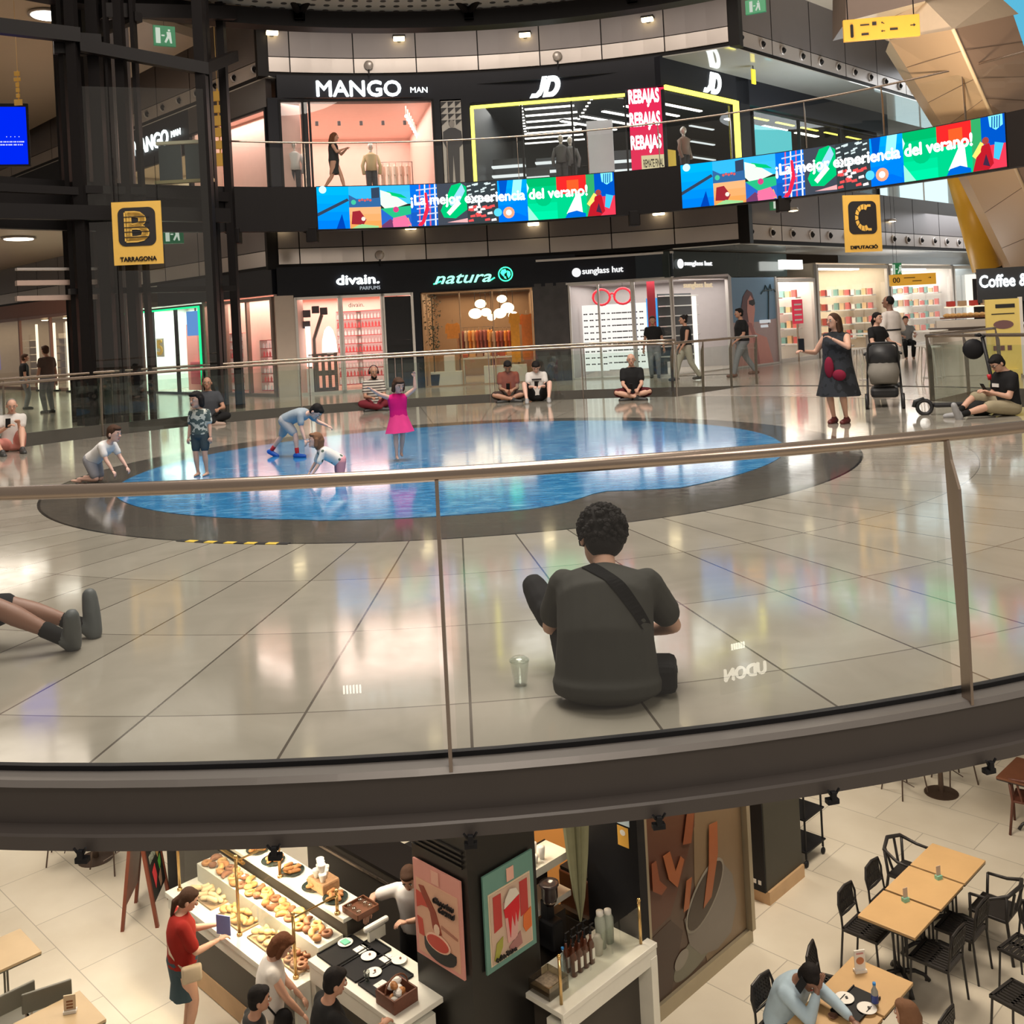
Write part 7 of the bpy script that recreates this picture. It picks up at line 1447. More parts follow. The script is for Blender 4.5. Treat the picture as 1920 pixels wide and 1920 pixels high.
lamp('display_case_light', tuple(kp(-.42, 3.3, 1.62)), 20, .08, (1, .80, .5), (0.15, .1, -1), size_y=.08).rotation_euler.rotate_axis('Z', 0); lamp('display_case_light', tuple(kp(-.42, 2.5, 1.48)), 12, .08, (1, .80, .5), (0.15, .1, -1), size_y=.08)
bx(kr('case_lamp', -.52, 3.2, 1.64, 'slim brass strip lamp along the top of the bakery glass', 'lamp'), 'housing', (0, .4, .03), (.03, 1.2, .02), brass)
pc_m = [mat('pastry_%d' % i, c_, .5, bump=.3) for i, c_ in enumerate(((.62, .36, .14), (.70, .46, .22), (.45, .2, .07), (.75, .58, .36), (.25, .1, .05)))]
def tray(a, b, z, w_, d_, m, label, cat='tray', group=None, h=.02):
    r = kr('tray', a, b, z, label, cat, group); bx(r, 'base', (0, 0, h / 4), (w_, d_, h / 2), m); [bx(r, 'rim', (sx * w_ / 2, 0, h / 2), (.012, d_, h), m) for sx in (-1, 1)]; [bx(r, 'rim', (0, sy * d_ / 2, h / 2), (w_, .012, h), m) for sy in (-1, 1)]; return r
def croissant():
    bm = B(); pts = [(.055 * cos(t), .055 * sin(t) - .03, .022) for t in [radians(a) for a in (10, 35, 65, 90, 115, 145, 170)]]; tube(bm, pts, [.008, .020, .028, .032, .028, .020, .008], 8); return bm
def bun(): bm = B(); ball(bm, (0, 0, .024), (.045, .04, .026), 0, 10); return bm
def donut():
    bm = B(); tube(bm, [(.035 * cos(t), .035 * sin(t), .018) for t in [i * pi / 7 for i in range(14)]], .018, 8, closed=True); return bm
def loaf(): bm = B(); tube(bm, [(-.07, 0, .022), (-.05, 0, .024), (.05, 0, .024), (.07, 0, .022)], [.012, .026, .026, .012], 8); return bm
PROT = {}
def pastry(kind, a, b, z, grp, label, mi=None, s=1.0):
    k = (kind, mi)
    p = kp(a, b, z)
    if k not in PROT: PROT[k] = link(kind, {'croissant': croissant, 'bun': bun, 'doughnut': donut, 'bread_roll': loaf}[kind](), pc_m[mi], None, True); o = PROT[k]
    else: o = PROT[k].copy(); COL.objects.link(o)
    o.location = p; o.rotation_euler = (0, 0, random.random() * 6.28); o.scale = (s,) * 3; tag(o, label, 'pastry', grp)
rows = [('bread_roll', 3, 4.0, 'pale bread roll on the first tray of the bakery case', 'bread rolls on the first tray'), ('croissant', 0, 3.35, 'croissant on the second tray of the bakery case', 'croissants on the second tray'), ('bun', 1, 2.72, 'golden bun on the third tray of the bakery case', 'buns on the third tray'), ('doughnut', 4, 2.2, 'dark doughnut at the near end of the bakery case', 'doughnuts at the near end')]
for kd, mi, bc, lb, gp in rows:
    tray(-.36, bc, .90, .36, .50 if bc > 2.4 else .34, tan_w, {4.0: 'first', 3.35: 'second', 2.72: 'third', 2.2: 'small last'}[bc] + ' wooden bakery tray behind the glass, counted from the sandwich board')
    for i in range(4):
        for j in range(4 if bc > 2.4 else 3): pastry(kd, -.48 + i * .08, bc - .17 + j * .12 + random.uniform(-.01, .01), .915 + (.03 if (i + j) % 3 == 0 else 0), gp, lb, mi, 1.1)
for j in range(44): pastry(('bun', 'croissant', 'doughnut')[(j * 7 // 3) % 3], -.27 + .105 * (j % 2) + .02 * (j % 3), 2.06 + (j // 2) * .108, 1.105, 'pastries on the raised step', 'pastry on the raised step of the bakery case', (2, 4, 0)[j % 3], 1.15)
# dark plates with sandwiches on the service top
for j in range(6):
    r = kr('platter', .10 - .02 * (j % 2), 2.25 + j * .36 + (.1 if j > 1 else 0), 1.30, ['dark platter of filled rolls on the service top nearest the trays', 'second dark platter of filled rolls on the service top', 'dark platter behind the cup basket', 'dark platter beside the brass rail', 'dark platter under the brass shelf', 'last dark platter far along the service top'][j], 'platter'); bm = B(); lathe(bm, [(.06, 0), (.13, .015), (.135, .02), (.12, .015), (0, .008)], seg=20); link('plate', bm, mat('dark_glaze', (.03, .045, .04), .2), r, True)
    for q in range(7): pastry('bread_roll', .10 + .06 * cos(q * 1.6), 2.25 + j * .36 + (.1 if j > 1 else 0) + .06 * sin(q * 1.6), 1.312 + (.03 if q > 4 else 0), 'filled rolls on the dark platters', 'filled roll on a dark platter of the service top', 2, .8)
# basket with white cups
r = kr('cup_basket', .14, 2.52, 1.30, 'woven basket full of white cups on the service top', 'basket'); bx(r, 'weave', (0, 0, .06), (.22, .30, .12), mat('wicker', (.42, .24, .12), .8, var=.3, scale=30, bump=.6), .02)
for i, (x, y, z) in enumerate(((-.06, -.08, .12), (0, -.03, .12), (.05, .03, .12), (-.05, .05, .12), (.03, .1, .12), (-.01, .02, .2), (-.04, -.04, .2), (.03, .09, .19))):
    p = r.matrix_basis @ Vector((x, y, z)); p = kp(.14, 2.52, 1.30) + Vector((q2 * (x - y), q2 * (x + y), z))
    if i == 0: bm = B(); lathe(bm, [(.025, 0), (.042, .07), (.044, .085), (.036, .085), (0, .08)], seg=14); cupo = link('cup', bm, white, None, True); o = cupo
    else: o = cupo.copy(); COL.objects.link(o)
    o.location = p; tag(o, 'white cup in the woven basket', 'cup', 'white cups in the basket')
# ---- serving counter with black trays
sc = kr('serving_counter', -.17, 1.15, 0, 'white serving counter with black trays beside the pillar', 'counter'); bx(sc, 'top', (0, 0, 1.08), (.68, 1.44, .05), wht, .004); bx(sc, 'front_band', (-.32, 0, .98), (.03, 1.40, .15), wht); bx(sc, 'end_leg', (-.12, .67, .5), (.40, .08, 1.0), wht); bx(sc, 'end_leg', (-.12, -.67, .5), (.40, .08, 1.0), wht); bx(sc, 'dark_panel', (-.16, 0, .5), (.04, 1.34, .95), dkp)
for i, (a, b) in enumerate(((-.20, 1.70), (-.20, 1.36), (-.20, 1.02), (.04, 1.5))):
    tray(a, b, 1.106, .42 if i < 3 else .16, .30, black, ['black tray with a green napkin plate at the far end of the serving counter', 'black tray with two plates in the middle of the serving counter', 'black tray with a glass nearest the basket', 'narrow black tray at the back of the serving counter'][i])
def plate(a, b, z, label, r_=.075, grp=None, P=None):
    r = kr('plate', a, b, z, label, 'plate', grp); bm = B(); lathe(bm, [(r_ * .6, 0), (r_, .012), (r_ * 1.03, .014), (r_ * .9, .012), (0, .006)], seg=22); link('dish', bm, white, r, True); return r
for i, (a, b, lb) in enumerate(((-.12, 1.78, 'white plate with a green napkin on the serving counter'), (-.10, 1.42, 'white plate with crumbs in the middle of the serving counter'), (-.22, 1.18, 'white saucer with a dark crumb near the small glass'), (.06, 1.14, 'round white plate at the back of the serving counter'))):
    r = plate(a, b, 1.118, lb); 
    if i == 0: bx(r, 'napkin', (0, 0, .018), (.07, .09, .006), mat('mint_napkin', (.15, .5, .35), .8))
    else: bm = B(); ball(bm, (.02, .01, .014), .012, 0, 6); link('crumb', bm, pc_m[4], r)
for i, (a, b) in enumerate(((-.08, 1.58), (-.28, .98), (.0, 1.26))): r = kr('napkin', a, b, 1.112, 'crumpled white paper napkin ' + ['beside the plate with crumbs', 'next to the small glass', 'at the back of the trays'][i], 'napkin'); bx(r, 'sheet', (0, 0, .006), (.11, .12, .006), white); bx(r, 'fold', (.02, .01, .012), (.07, .05, .004), white)
r = kr('drinking_glass', -.33, 1.14, 1.118, 'small empty glass on the black tray of the serving counter', 'glass'); bm = B(); lathe(bm, [(.022, 0), (.030, .09), (.028, .09), (.02, .006), (0, .006)], seg=16); link('tumbler', bm, glassm('tumbler', (.8, .85, .82), .15), r, True)
r = kr('napkin_basket', -.32, .70, 1.11, 'dark brown square basket of white paper packets at the near end of the counter', 'basket'); bm = B()
for sx in (-1, 1): box(bm, (sx * .13, 0, .06), (.015, .27, .12)); box(bm, (0, sx * .13, .06), (.27, .015, .12))
box(bm, (0, 0, .01), (.26, .26, .02)); link('weave', bm, mat('brown_wicker', (.13, .045, .025), .6, var=.3, scale=30), r); bm = B(); tube(bm, [(-.13 * cos(t), 0.0, .12 + .12 * sin(t)) for t in [pi * i / 8 for i in range(9)]], .008, 6); link('handle', bm, wdn, r)
for i in range(9):
    o = kr('paper_packet', -.32 + random.uniform(-.07, .07), .70 + random.uniform(-.07, .07), 1.13 + .015 * i, 'white paper packet in the dark brown basket', 'packet', 'white paper packets in the basket', rz=random.random() * 3); bm = B(); ball(bm, (0, 0, .03), (.05, .035, .035), 0, 8); link('paper', bm, white if i % 4 else pc_m[2], o)
r = tray(.14, 1.86, 1.30, .26, .26, wdn, 'square wooden tray of glass jars behind the brass post', h=.06); 
for i in range(6): o = kr('glass_jar', .06 + (i % 2) * .14, 1.78 + (i // 2) * .08, 1.315, 'small glass jar in the square wooden tray', 'jar', 'small jars in the wooden tray'); bm = B(); lathe(bm, [(.025, 0), (.028, .05), (.02, .06), (0, .06)], seg=10); link('jar', bm, MATS['tumbler'], o, True)
bx(kr('paper_roll', .15, 1.62, 1.22, 'white paper roll lying beside the square wooden tray', 'roll'), 'roll', (0, 0, .03), (.30, .055, .055), white, .02); bx(COL.objects[-1].parent, 'stand', (0, 0, -.06), (.2, .04, .11), wht)
# ---- dark kiosk interior
bm = B(); prism(bm, [kp(.35, .8, .005), kp(.35, 4.6, .005), kp(3.2, 4.6, .005), kp(3.2, .1, .005), kp(.9, .1, .005)], (0, 0, .006)); struct('floor.006', bm, mat('kiosk_floor', (.02, .018, .018), .3))
r = kr('back_counter', 1.45, 3.2, 0, 'dark back counter with steel machines inside the kiosk', 'counter'); bx(r, 'body', (0, 0, .45), (.5, 2.6, .9), dkp, .01); bx(r, 'top', (0, 0, .92), (.54, 2.6, .04), steel_dk); bx(r, 'steel_strip', (-.27, 0, .8), (.02, 2.5, .03), steel)
r = kr('storage_shelf', 1.3, 1.25, 0, 'pale green and cream shelf behind the serving person', 'shelf'); bx(r, 'panel', (0.3, 0, 1.1), (.04, .7, 2.2), mat('pale_green', (.45, .5, .22), .6)); bx(r, 'ledge', (.12, 0, 1.35), (.4, .7, .12), cream)
r = kr('drinks_cooler', .98, 1.0, 0, 'black upright machine with steel rings left of the pillar', 'machine'); bm = B(); lathe(bm, [(.13, 0), (.13, 1.3), (.10, 1.4), (0, 1.4)], seg=20); link('body', bm, black, r, True)
for i in range(4): bm = B(); lathe(bm, [(.133, 1.0 + i * .09), (.134, 1.01 + i * .09), (.13, 1.02 + i * .09)], seg=20); link('ring', bm, steel, r, True)
# ---- orange wall and right counter
bm = B(); box(bm, tuple(kp(2.75, 1.6, 1.7)), (.08, 3.0, 3.4), pi / 4); struct('wall_kiosk', bm, mat('orange_wall', (.55, .24, .06), .55, scale=1.2))
lamp('kiosk_light', tuple(kp(1.9, 1.2, 3.2)), 26, .6, (1, .8, .55)); lamp('kiosk_light', tuple(kp(.6, 2.6, 3.4)), 22, .5, (1, .9, .75))
rc = kr('bar_counter', 1.34, -.16, 0, 'white framed bar counter with bottles right of the pillar', 'counter'); bx(rc, 'top', (0, 0, .98), (1.40, .62, .05), wht, .004); bx(rc, 'front_band', (0, -.29, .89), (1.38, .03, .15), wht); bx(rc, 'end_leg', (.64, -.2, .45), (.10, .22, .86), wht); bx(rc, 'end_leg', (-.64, -.2, .45), (.10, .22, .86), wht); bx(rc, 'dark_panel', (0, -.12, .45), (1.2, .04, .86), dkp); bm = B(); box(bm, (0, .05, .45), (1.2, .3, .86)); link('body', bm, dkp, rc)
for a in (-.60, .58): bm = B(); tube(bm, [(a, -.2, 1.0), (a, -.2, 1.42)], .016, 10); ball(bm, (a, -.2, 1.44), .022, 0, 10); link('brass_post', bm, brass, rc, True)
bm = B(); quad(bm, [(-.60, -.2, 1.02), (.58, -.2, 1.02), (.58, -.2, 1.38), (-.60, -.2, 1.38)]); link('glass_front', bm, gl, rc)
def bottle(a, b, z, h, r_, m, label, cap=None, grp=None):
    r = kr('bottle', a, b, z, label, 'bottle', grp); bm = B(); lathe(bm, [(r_, 0), (r_, h * .62), (r_ * .35, h * .78), (r_ * .35, h * .95), (0, h * .95)], seg=12); link('body', bm, m, r, True); bm = B(); lathe(bm, [(r_ * .42, h * .93), (r_ * .42, h), (0, h)], seg=10); link('cap', bm, cap or black, r, True); return r
amb = mat('syrup_bottle', (.10, .03, .015), .15)
for i in range(8):
    r = bottle(1.12 + (i % 4) * .085, -.18 + .09 * (i // 4), 1.01, .30, .035, amb, 'dark syrup bottle with a pump in the group on the bar counter', None, 'dark syrup bottles on the bar counter'); bm = B(); tube(bm, [(0, 0, .28), (0, 0, .36), (.05, 0, .36)], .008, 6); link('pump', bm, black, r); bx(r, 'label', (0, -.034, .1), (.035, .006, .1), white)
bottle(1.04, -.12, 1.01, .28, .034, glassm('water_plastic', (.7, .82, .88), .12), 'clear water bottle with a blue cap on the bar counter', mat('blue_cap', (.02, .22, .6), .4)); 
for i, (a, h) in enumerate(((1.62, .34), (1.74, .30))): r = kr('vacuum_flask', a, -.1, 1.01, ['tall pale green vacuum flask on the bar counter', 'shorter pale flask beside the end of the bar counter'][i], 'flask'); bm = B(); lathe(bm, [(.05, 0), (.055, h * .8), (.035, h * .95), (.035, h), (0, h)], seg=16); link('body', bm, mat('flask_green', (.42, .46, .40), .35), r, True); bm = B(); lathe(bm, [(.037, h - .03), (.037, h + .02), (0, h + .02)], seg=14); link('lid', bm, white, r, True)
r = kr('sugar_jar', 1.52, -.14, 1.01, 'glass jar with white contents between the syrup bottles and the flasks', 'jar'); bm = B(); lathe(bm, [(.05, 0), (.055, .13), (.035, .16), (.035, .18), (0, .18)], seg=14); link('jar', bm, mat('milky', (.5, .48, .42), .2), r, True)
r = kr('glass_crate', .82, -.13, 1.01, 'low glass box of sachets at the near end of the bar counter', 'box'); bm = B(); [box(bm, (0, sy * .13, .06), (.26, .01, .12)) for sy in (-1, 1)]; [box(bm, (sx * .13, 0, .06), (.01, .26, .12)) for sx in (-1, 1)]; link('walls', bm, glassm('crate_glass', (.6, .55, .45), .12), r); bx(r, 'filling', (0, 0, .03), (.24, .24, .06), mat('sachets', (.25, .2, .15), .7, var=.8, scale=40))
r = kr('coffee_grinder', 1.35, .32, .98, 'dark coffee grinder with a round hopper on the bar counter', 'coffee grinder'); bx(r, 'body', (0, 0, .14), (.16, .2, .28), black, .02); bx(r, 'column', (0, .04, .36), (.1, .1, .2), black, .01); bm = B(); lathe(bm, [(.05, .42), (.085, .50), (.085, .60), (.10, .62), (.10, .64), (.06, .63), (0, .60)], seg=18); link('hopper', bm, mat('smoky', (.05, .035, .035), .15), r, True); bm = B(); lathe(bm, [(.05, .44), (.07, .45), (.07, .47), (0, .47)], seg=14); link('collar', bm, steel, r, True)
r = kr('cup_shelf', 1.0, .62, 0, 'white shelf block with stacked cups behind the pillar edge', 'shelf'); bx(r, 'upper_shelf', (.45, 0, 1.68), (.7, .35, .08), wht); bx(r, 'lower_shelf', (.45, 0, 1.28), (.7, .35, .06), wht); bx(r, 'base', (.45, .05, .55), (.66, .3, 1.1), dkp); bx(r, 'back_panel', (.45, .17, 1.5), (.7, .02, .45), steel_dk)
for i in range(8): o = kr('cup', 1.2 + .1 * (i % 4), .55 + .12 * (i // 4), 1.725, 'white cup on the upper shelf behind the pillar edge', 'cup', 'white cups on the upper shelf'); bm = B(); lathe(bm, [(.025, 0), (.04, .07 + .05 * (i % 2)), (0, .07 + .05 * (i % 2))], seg=12); link('body', bm, white, o, True)
r = kr('coffee_machine', 2.2, .55, .0, 'brown and black coffee machine before the orange wall', 'machine'); bx(r, 'cabinet', (0, 0, .45), (.55, .6, .9), dkp); bx(r, 'body', (0, 0, 1.12), (.42, .5, .42), mat('brown_machine', (.12, .04, .02), .3), .02); bx(r, 'drip_tray', (-.2, 0, .94), (.14, .4, .05), steel); bx(r, 'lid', (0, 0, 1.35), (.40, .46, .03), black)
r = kr('closed_parasol', 1.55, .10, 1.22, 'closed olive green parasol hanging point down over the bar counter', 'parasol'); bm = B(); n_ = 24; V = []
for z, rr in ((0, .008), (.25, .045), (.7, .085), (1.3, .12), (2.2, .15), (3.4, .17)):
    V.append([bm.verts.new((rr * (1 + .35 * cos(6 * 2 * pi * k / n_)) * cos(2 * pi * k / n_), rr * (1 + .35 * cos(6 * 2 * pi * k / n_)) * sin(2 * pi * k / n_), z)) for k in range(n_)])
for a, b in zip(V, V[1:]):
    for k in range(n_): bm.faces.new([a[k], a[(k + 1) % n_], b[(k + 1) % n_], b[k]])
bm.faces.new(V[0][::-1]); bm.faces.new(V[-1]); link('canopy', bm, cloth('olive', (.26, .26, .16)), r); bm = B(); tube(bm, [(0, 0, 3.4), (0, 0, 4.0)], .02, 8); link('shaft', bm, steel, r)
bm = B(); box(bm, tuple(kp(2.02, .0, 1.75)), (.12, .7, 3.5), pi / 4); struct('wall_black', bm, black)
r = kr('sticker', 1.955, -.18, 2.12, 'small white and amber sticker pair on the black panel by the bar', 'sticker', rz=-pi / 4); bx(r, 'white_label', (0, 0, .08), (.16, .004, .16), mat('pale_blue_print', (.6, .75, .85), .4)); bx(r, 'amber_label', (-.01, 0, -.12), (.14, .004, .20), mat('amber_print', (.75, .42, .08), .4)); bm = flat([(.035 * cos(t) - .01, -.08 + .03 * sin(t)) for t in [i * pi / 6 for i in range(12)]], -.006, .003); link('symbol', bm, white, r)
# ---- mural wall
mw = kr('mural_panel', 3.07, -.24, 0, 'large framed mural of fried dough sticks dipped in a coffee cup', 'mural')
MW, MB, MT = 1.88, .16, 3.3; frm = mat('mural_frame', (.36, .31, .22), .3, .5)
bx(mw, 'board', (0, .06, (MB + MT) / 2), (MW, .12, MT - MB), mat('mural_brown', (.075, .042, .028), .3, var=.2, scale=2)); bx(mw, 'plinth', (0, .06, .08), (MW + .06, .2, .16), frm); bx(mw, 'frame', (MW / 2, .0, (MB + MT) / 2), (.07, .16, MT - MB), frm); bx(mw, 'frame', (-MW / 2, .0, (MB + MT) / 2), (.05, .16, MT - MB), frm)
def MP(nm, pts, c, y): link(nm, flat(pts, y, .004), mat('mural_' + nm, c, .3), mw)
def EL(cx, cz, rx, rz_, rot=0, n=28, a0=0, a1=360): return [(cx + rx * cos(t) * cos(rot) - rz_ * sin(t) * sin(rot), cz + rx * cos(t) * sin(rot) + rz_ * sin(t) * cos(rot)) for t in [radians(a0 + (a1 - a0) * i / n) for i in range(n)]]
MP('background', [(-.05, 1.1), (.1, MB + .02), (.9, MB + .02), (.9, MT), (.05, MT), (.0, 1.9)], (.17, .115, .065), -.004)
MP('red_blur', [(-.92, .9), (-.5, .95), (-.25, 1.3), (.0, 1.7), (.1, 2.6), (-.92, 2.6)], (.085, .03, .018), -.006)
MP('napkin', [(-.92, .85), (-.5, .9), (-.3, .7), (-.55, .18), (-.92, .18)], (.04, .02, .014), -.006)
MP('saucer', EL(-.02, .40, .50, .17, .25), (.13, .125, .09), -.008); MP('cup_body', [(-.27, .80), (-.2, .5), (.0, .30), (.3, .22), (.58, .28), (.72, .55), (.66, .9), (.47, 1.12)], (.15, .13, .11), -.010)
MP('cup_rim', EL(.12, .90, .43, .215, .6), (.22, .2, .165), -.015); MP('coffee', EL(.12, .90, .40, .185, .6), (.040, .026, .018), -.020); MP('handle_ring', EL(-.36, .42, .13, .08, .3), (.2, .18, .15), -.014)
for i, pts in enumerate((([(.24, 1.62), (.40, 1.60), (.38, 1.25), (.22, .84), (.06, .78), (.20, 1.2)]), ([(-.80, 1.62), (-.72, 1.62), (-.68, 1.40), (-.56, 1.28), (-.66, 1.24), (-.80, 1.34)]), ([(-.60, 1.62), (-.48, 1.62), (-.40, 1.38), (-.30, 1.5), (-.24, 1.44), (-.38, 1.20), (-.52, 1.34)]), ([(-.25, 1.6), (-.05, 2.2), (.08, 2.2), (-.1, 1.56)]), ([(-.3, .9), (-.22, 1.2), (-.12, 1.2), (-.2, .9)]))):
    link('dough_stick', flat(pts, -.026, .004), mat('mural_stick%d' % (i % 2), ((.28, .085, .03), (.20, .055, .022))[i % 2], .3), mw)
# ---- dark cabinet and trolley
r = kr('dark_cabinet', 5.2, .25, 0, 'tall dark panel cabinet on a pale plinth behind the mural', 'cabinet'); bx(r, 'body', (0, .02, 1.9), (.86, .6, 3.5), mat('cabinet_dark', (.035, .033, .024), .5), .01); bx(r, 'plinth', (0, 0, .08), (.84, .62, .16), tan_w); bx(r, 'side_panel', (-.44, .02, 1.9), (.02, .58, 3.5), black)
for i in range(4): bx(r, 'label', (-.455, -.2 + i * .07, .26), (.006, .04, .05), white)
r = kr('shelf_trolley', 6.05, .25, 0, 'black shelf trolley on castors behind the dark cabinet', 'trolley')
for sx in (-1, 1):
    for sy in (-1, 1): bm = B(); tube(bm, [(sx * .22, sy * .22, .1), (sx * .22, sy * .22, 2.0)], .014, 6); link('post', bm, black, r); bm = B(); ball(bm, (sx * .22, sy * .22, .045), (.045, .025, .045)); link('castor', bm, black, r, True)
for i in range(5): bx(r, 'shelf', (0, 0, .2 + i * .42), (.5, .5, .02), black)
# ---- sandwich board
r = empty('sandwich_board', (-5.02, 12.85, ZL), radians(6), 'wooden sandwich board with chalk lettering beside the bakery case', 'sign'); lw = mat('red_wood', (.20, .05, .025), .4, var=.2, scale=5)
for sgn, nm in ((-1, 'plain_leaf'), (1, 'chalk_leaf')):
    T = lambda x, y, z: Vector((sgn * (.21 - .19 * z / 1.45) + x, y, z))
    for y in (-.33, .30): bm = B(); prism(bm, [T(-.02, y, 0), T(.02, y, 0), T(.02, y, 1.45), T(-.02, y, 1.45)], (0, .045, 0)); link('leg', bm, lw, r)
    bm = B(); prism(bm, [T(-.012, -.30, .28), T(.012, -.30, .28), T(.012, -.30, 1.42), T(-.012, -.30, 1.42)], (0, .6, 0)); pn = link(nm, bm, lw if sgn < 0 else mat('chalkboard', (.015, .016, .015), .6), r)
import itertools
def board_pt(u, z, off=.022): return Vector((.21 - .19 * z / 1.45 + off, u, z))
for tx, u, z, w_, h_, c_ in (('CAFE', 0, 1.28, .44, .12, (.6, .62, .6)), ('SUCS', -.02, 1.1, .44, .13, (.6, .62, .6)), ('menu', -.08, .78, .26, .1, (.45, .5, .42))):
    bm = text_bm(tx, 1, .02); xs = [v.co.x for v in bm.verts]; ys = [v.co.y for v in bm.verts]
    X0, X1, Y0, Y1 = min(xs), max(xs), min(ys), max(ys)
    for v in bm.verts: v.co = board_pt(u + ((v.co.x - X0) / (X1 - X0) - .5) * w_, z + ((v.co.y - Y0) / (Y1 - Y0) - .5) * h_, .018 + (.004 if v.co.z > 0 else 0))
    link('lettering', bm, mat('chalk_' + tx, c_, .9), r)
for nm, pts, c_ in (('sandwich_picture', [(.08, .98), (.2, .95), (.22, .72), (.12, .66), (.06, .8)], (.45, .28, .1)), ('leaf_picture', [(.1, .62), (.22, .66), (.2, .55), (.12, .5)], (.1, .4, .06)), ('tomato_picture', [(-.18, .62), (-.04, .66), (-.02, .5), (-.14, .4)], (.6, .04, .05)), ('cup_picture', [(.02, .45), (.16, .5), (.12, .34), (.04, .32)], (.35, .22, .15))):
    bm = B(); prism(bm, [board_pt(u, z, .017) for u, z in pts], (.004, 0, 0)); link(nm, bm, mat('chalk_' + nm, c_, .8), r)
bm = B(); box(bm, (-4.55, 13.35, ZL + 2.6), (.5, .5, 5.2), pi / 4); struct('wall_pillar.001', bm, black)
# ---- tables and chairs
cast_iron = mat('cast_iron', (.02, .018, .018), .45)
def table(x, y, label, top_m=wood_m, s_=.62, grp=None, ped='spider', base_col=cast_iron):
    r = empty('cafe_table', (x, y, ZL), pi / 4, label, 'table', grp); bx(r, 'table_top', (0, 0, .735), (s_, s_, .03), top_m, .004); bx(r, 'edge_band', (0, 0, .715), (s_ - .01, s_ - .01, .02), base_col)
    bm = B(); [tube(bm, [(sx * .05, sy * .05, .1), (sx * .05, sy * .05, .70)], .012, 6) for sx in (-1, 1) for sy in (-1, 1)]; link('column', bm, base_col, r)
    for k in range(4): a = k * pi / 2 + pi / 4; bm = B(); tube(bm, [(0, 0, .14), (.14 * cos(a), .14 * sin(a), .13), (.24 * cos(a), .24 * sin(a), .08), (.29 * cos(a), .29 * sin(a), .015)], [.025, .022, .02, .022], 8); link('foot', bm, base_col, r, True)
    return r
e1 = Vector((q2, q2, 0)); e2 = Vector((-q2, q2, 0)); T1 = Vector((4.72, 11.74, 0)); RT = [T1, T1 - e1 * .655, T1 - e1 * 1.31]; T4 = Vector((3.07, 9.70, 0)); T5 = T4 - e1 * .65
for i, t in enumerate(RT): table(t.x, t.y, ['oak cafe table at the back of the row of three', 'middle oak cafe table of the row of three', 'front oak cafe table of the row of three'][i])
table(T4.x, T4.y, 'oak cafe table with the upright menu card'); table(T5.x, T5.y, 'oak cafe table in front of the man in the pale blue shirt')
def grille(bm, c, sx, sy, ux, uy, n, m, t=.012, hole=True):
    """slotted plate: bars in both directions"""
    c = Vector(c); ux = Vector(ux).normalized(); uy = Vector(uy).normalized(); nn_ = ux.cross(uy)
    def bar(a, b, w_, ax):
        d = (b - a); s_ = (ux if ax else uy) * w_ / 2; prism(bm, [a - s_, a + s_, a + s_ + d, a - s_ + d], nn_ * t)
    for i in range(n): x = -sx / 2 + sx * i / (n - 1); bar(c + ux * x - uy * sy / 2, c + ux * x + uy * sy / 2, sx / (n - 1) * .55, 1)
    for j in range(m): y = -sy / 2 + sy * j / (m - 1); bar(c + uy * y - ux * sx / 2, c + uy * y + ux * sx / 2, sy / (m - 1) * (.45 if m > 3 else .2), 0)
def slot_chair(x, y, rz, label, kind=0):
    """perforated back cafe chair; faces +y"""
    r = empty('cafe_chair', (x, y, ZL), rz, label, 'chair'); m = cast_iron
    bm = B(); grille(bm, (0, 0, .44), .36, .36, (1, 0, 0), (0, 1, 0), 9, 3 if not kind else 8, .018); box(bm, (0, -.19, .45), (.40, .03, .03)); box(bm, (0, .19, .45), (.40, .03, .03)); box(bm, (-.19, 0, .45), (.03, .4, .03)); box(bm, (.19, 0, .45), (.03, .4, .03)); link('seat', bm, m, r)
    bm = B(); grille(bm, (0, -.235, .70), .28, .19, (1, 0, 0), (0, -.15, 1), 8, 3 if not kind else 6, .014); tube(bm, [(-.17, -.22, .58), (-.19, -.235, .70), (-.15, -.25, .81), (0, -.255, .83), (.15, -.25, .81), (.19, -.235, .70), (.17, -.22, .58), (0, -.22, .57)], .014, 8, closed=True); link('backrest', bm, m, r)
    for sx in (-1, 1):
        bm = B(); tube(bm, [(sx * .19, -.24, 0), (sx * .185, -.20, .44), (sx * .17, -.22, .62)], .012, 6); link('leg', bm, m, r); bm = B(); tube(bm, [(sx * .20, .21, 0), (sx * .185, .18, .44)], .012, 6); link('leg', bm, m, r)
    return r
def arm_chair(x, y, rz, label, m=cast_iron):
    r = empty('cafe_armchair', (x, y, ZL), rz, label, 'chair'); bm = B(); box(bm, (0, 0, .44), (.44, .42, .035), 0, 0, .012); link('seat', bm, m, r)
    bm = B(); tube(bm, [(-.27, .16, .66), (-.27, -.05, .67), (-.22, -.23, .74), (0, -.29, .78), (.22, -.23, .74), (.27, -.05, .67), (.27, .16, .66)], [.016, .018, .022, .024, .022, .018, .016], 8); link('arm_rail', bm, m, r, True)
    bm = B(); tube(bm, [(-.08, -.20, .45), (-.13, -.27, .74)], .016, 6); tube(bm, [(.08, -.20, .45), (.13, -.27, .74)], .016, 6); link('back_splat', bm, m, r)
    for sx in (-1, 1):
        bm = B(); tube(bm, [(sx * .25, .2, 0), (sx * .25, .17, .42), (sx * .27, .16, .66)], .017, 8); link('leg', bm, m, r, True); bm = B(); tube(bm, [(sx * .24, -.26, 0), (sx * .2, -.2, .44), (sx * .23, -.22, .73)], .018, 8); link('leg', bm, m, r, True)
    return r
def toT(v): return atan2(-v.x, v.y)
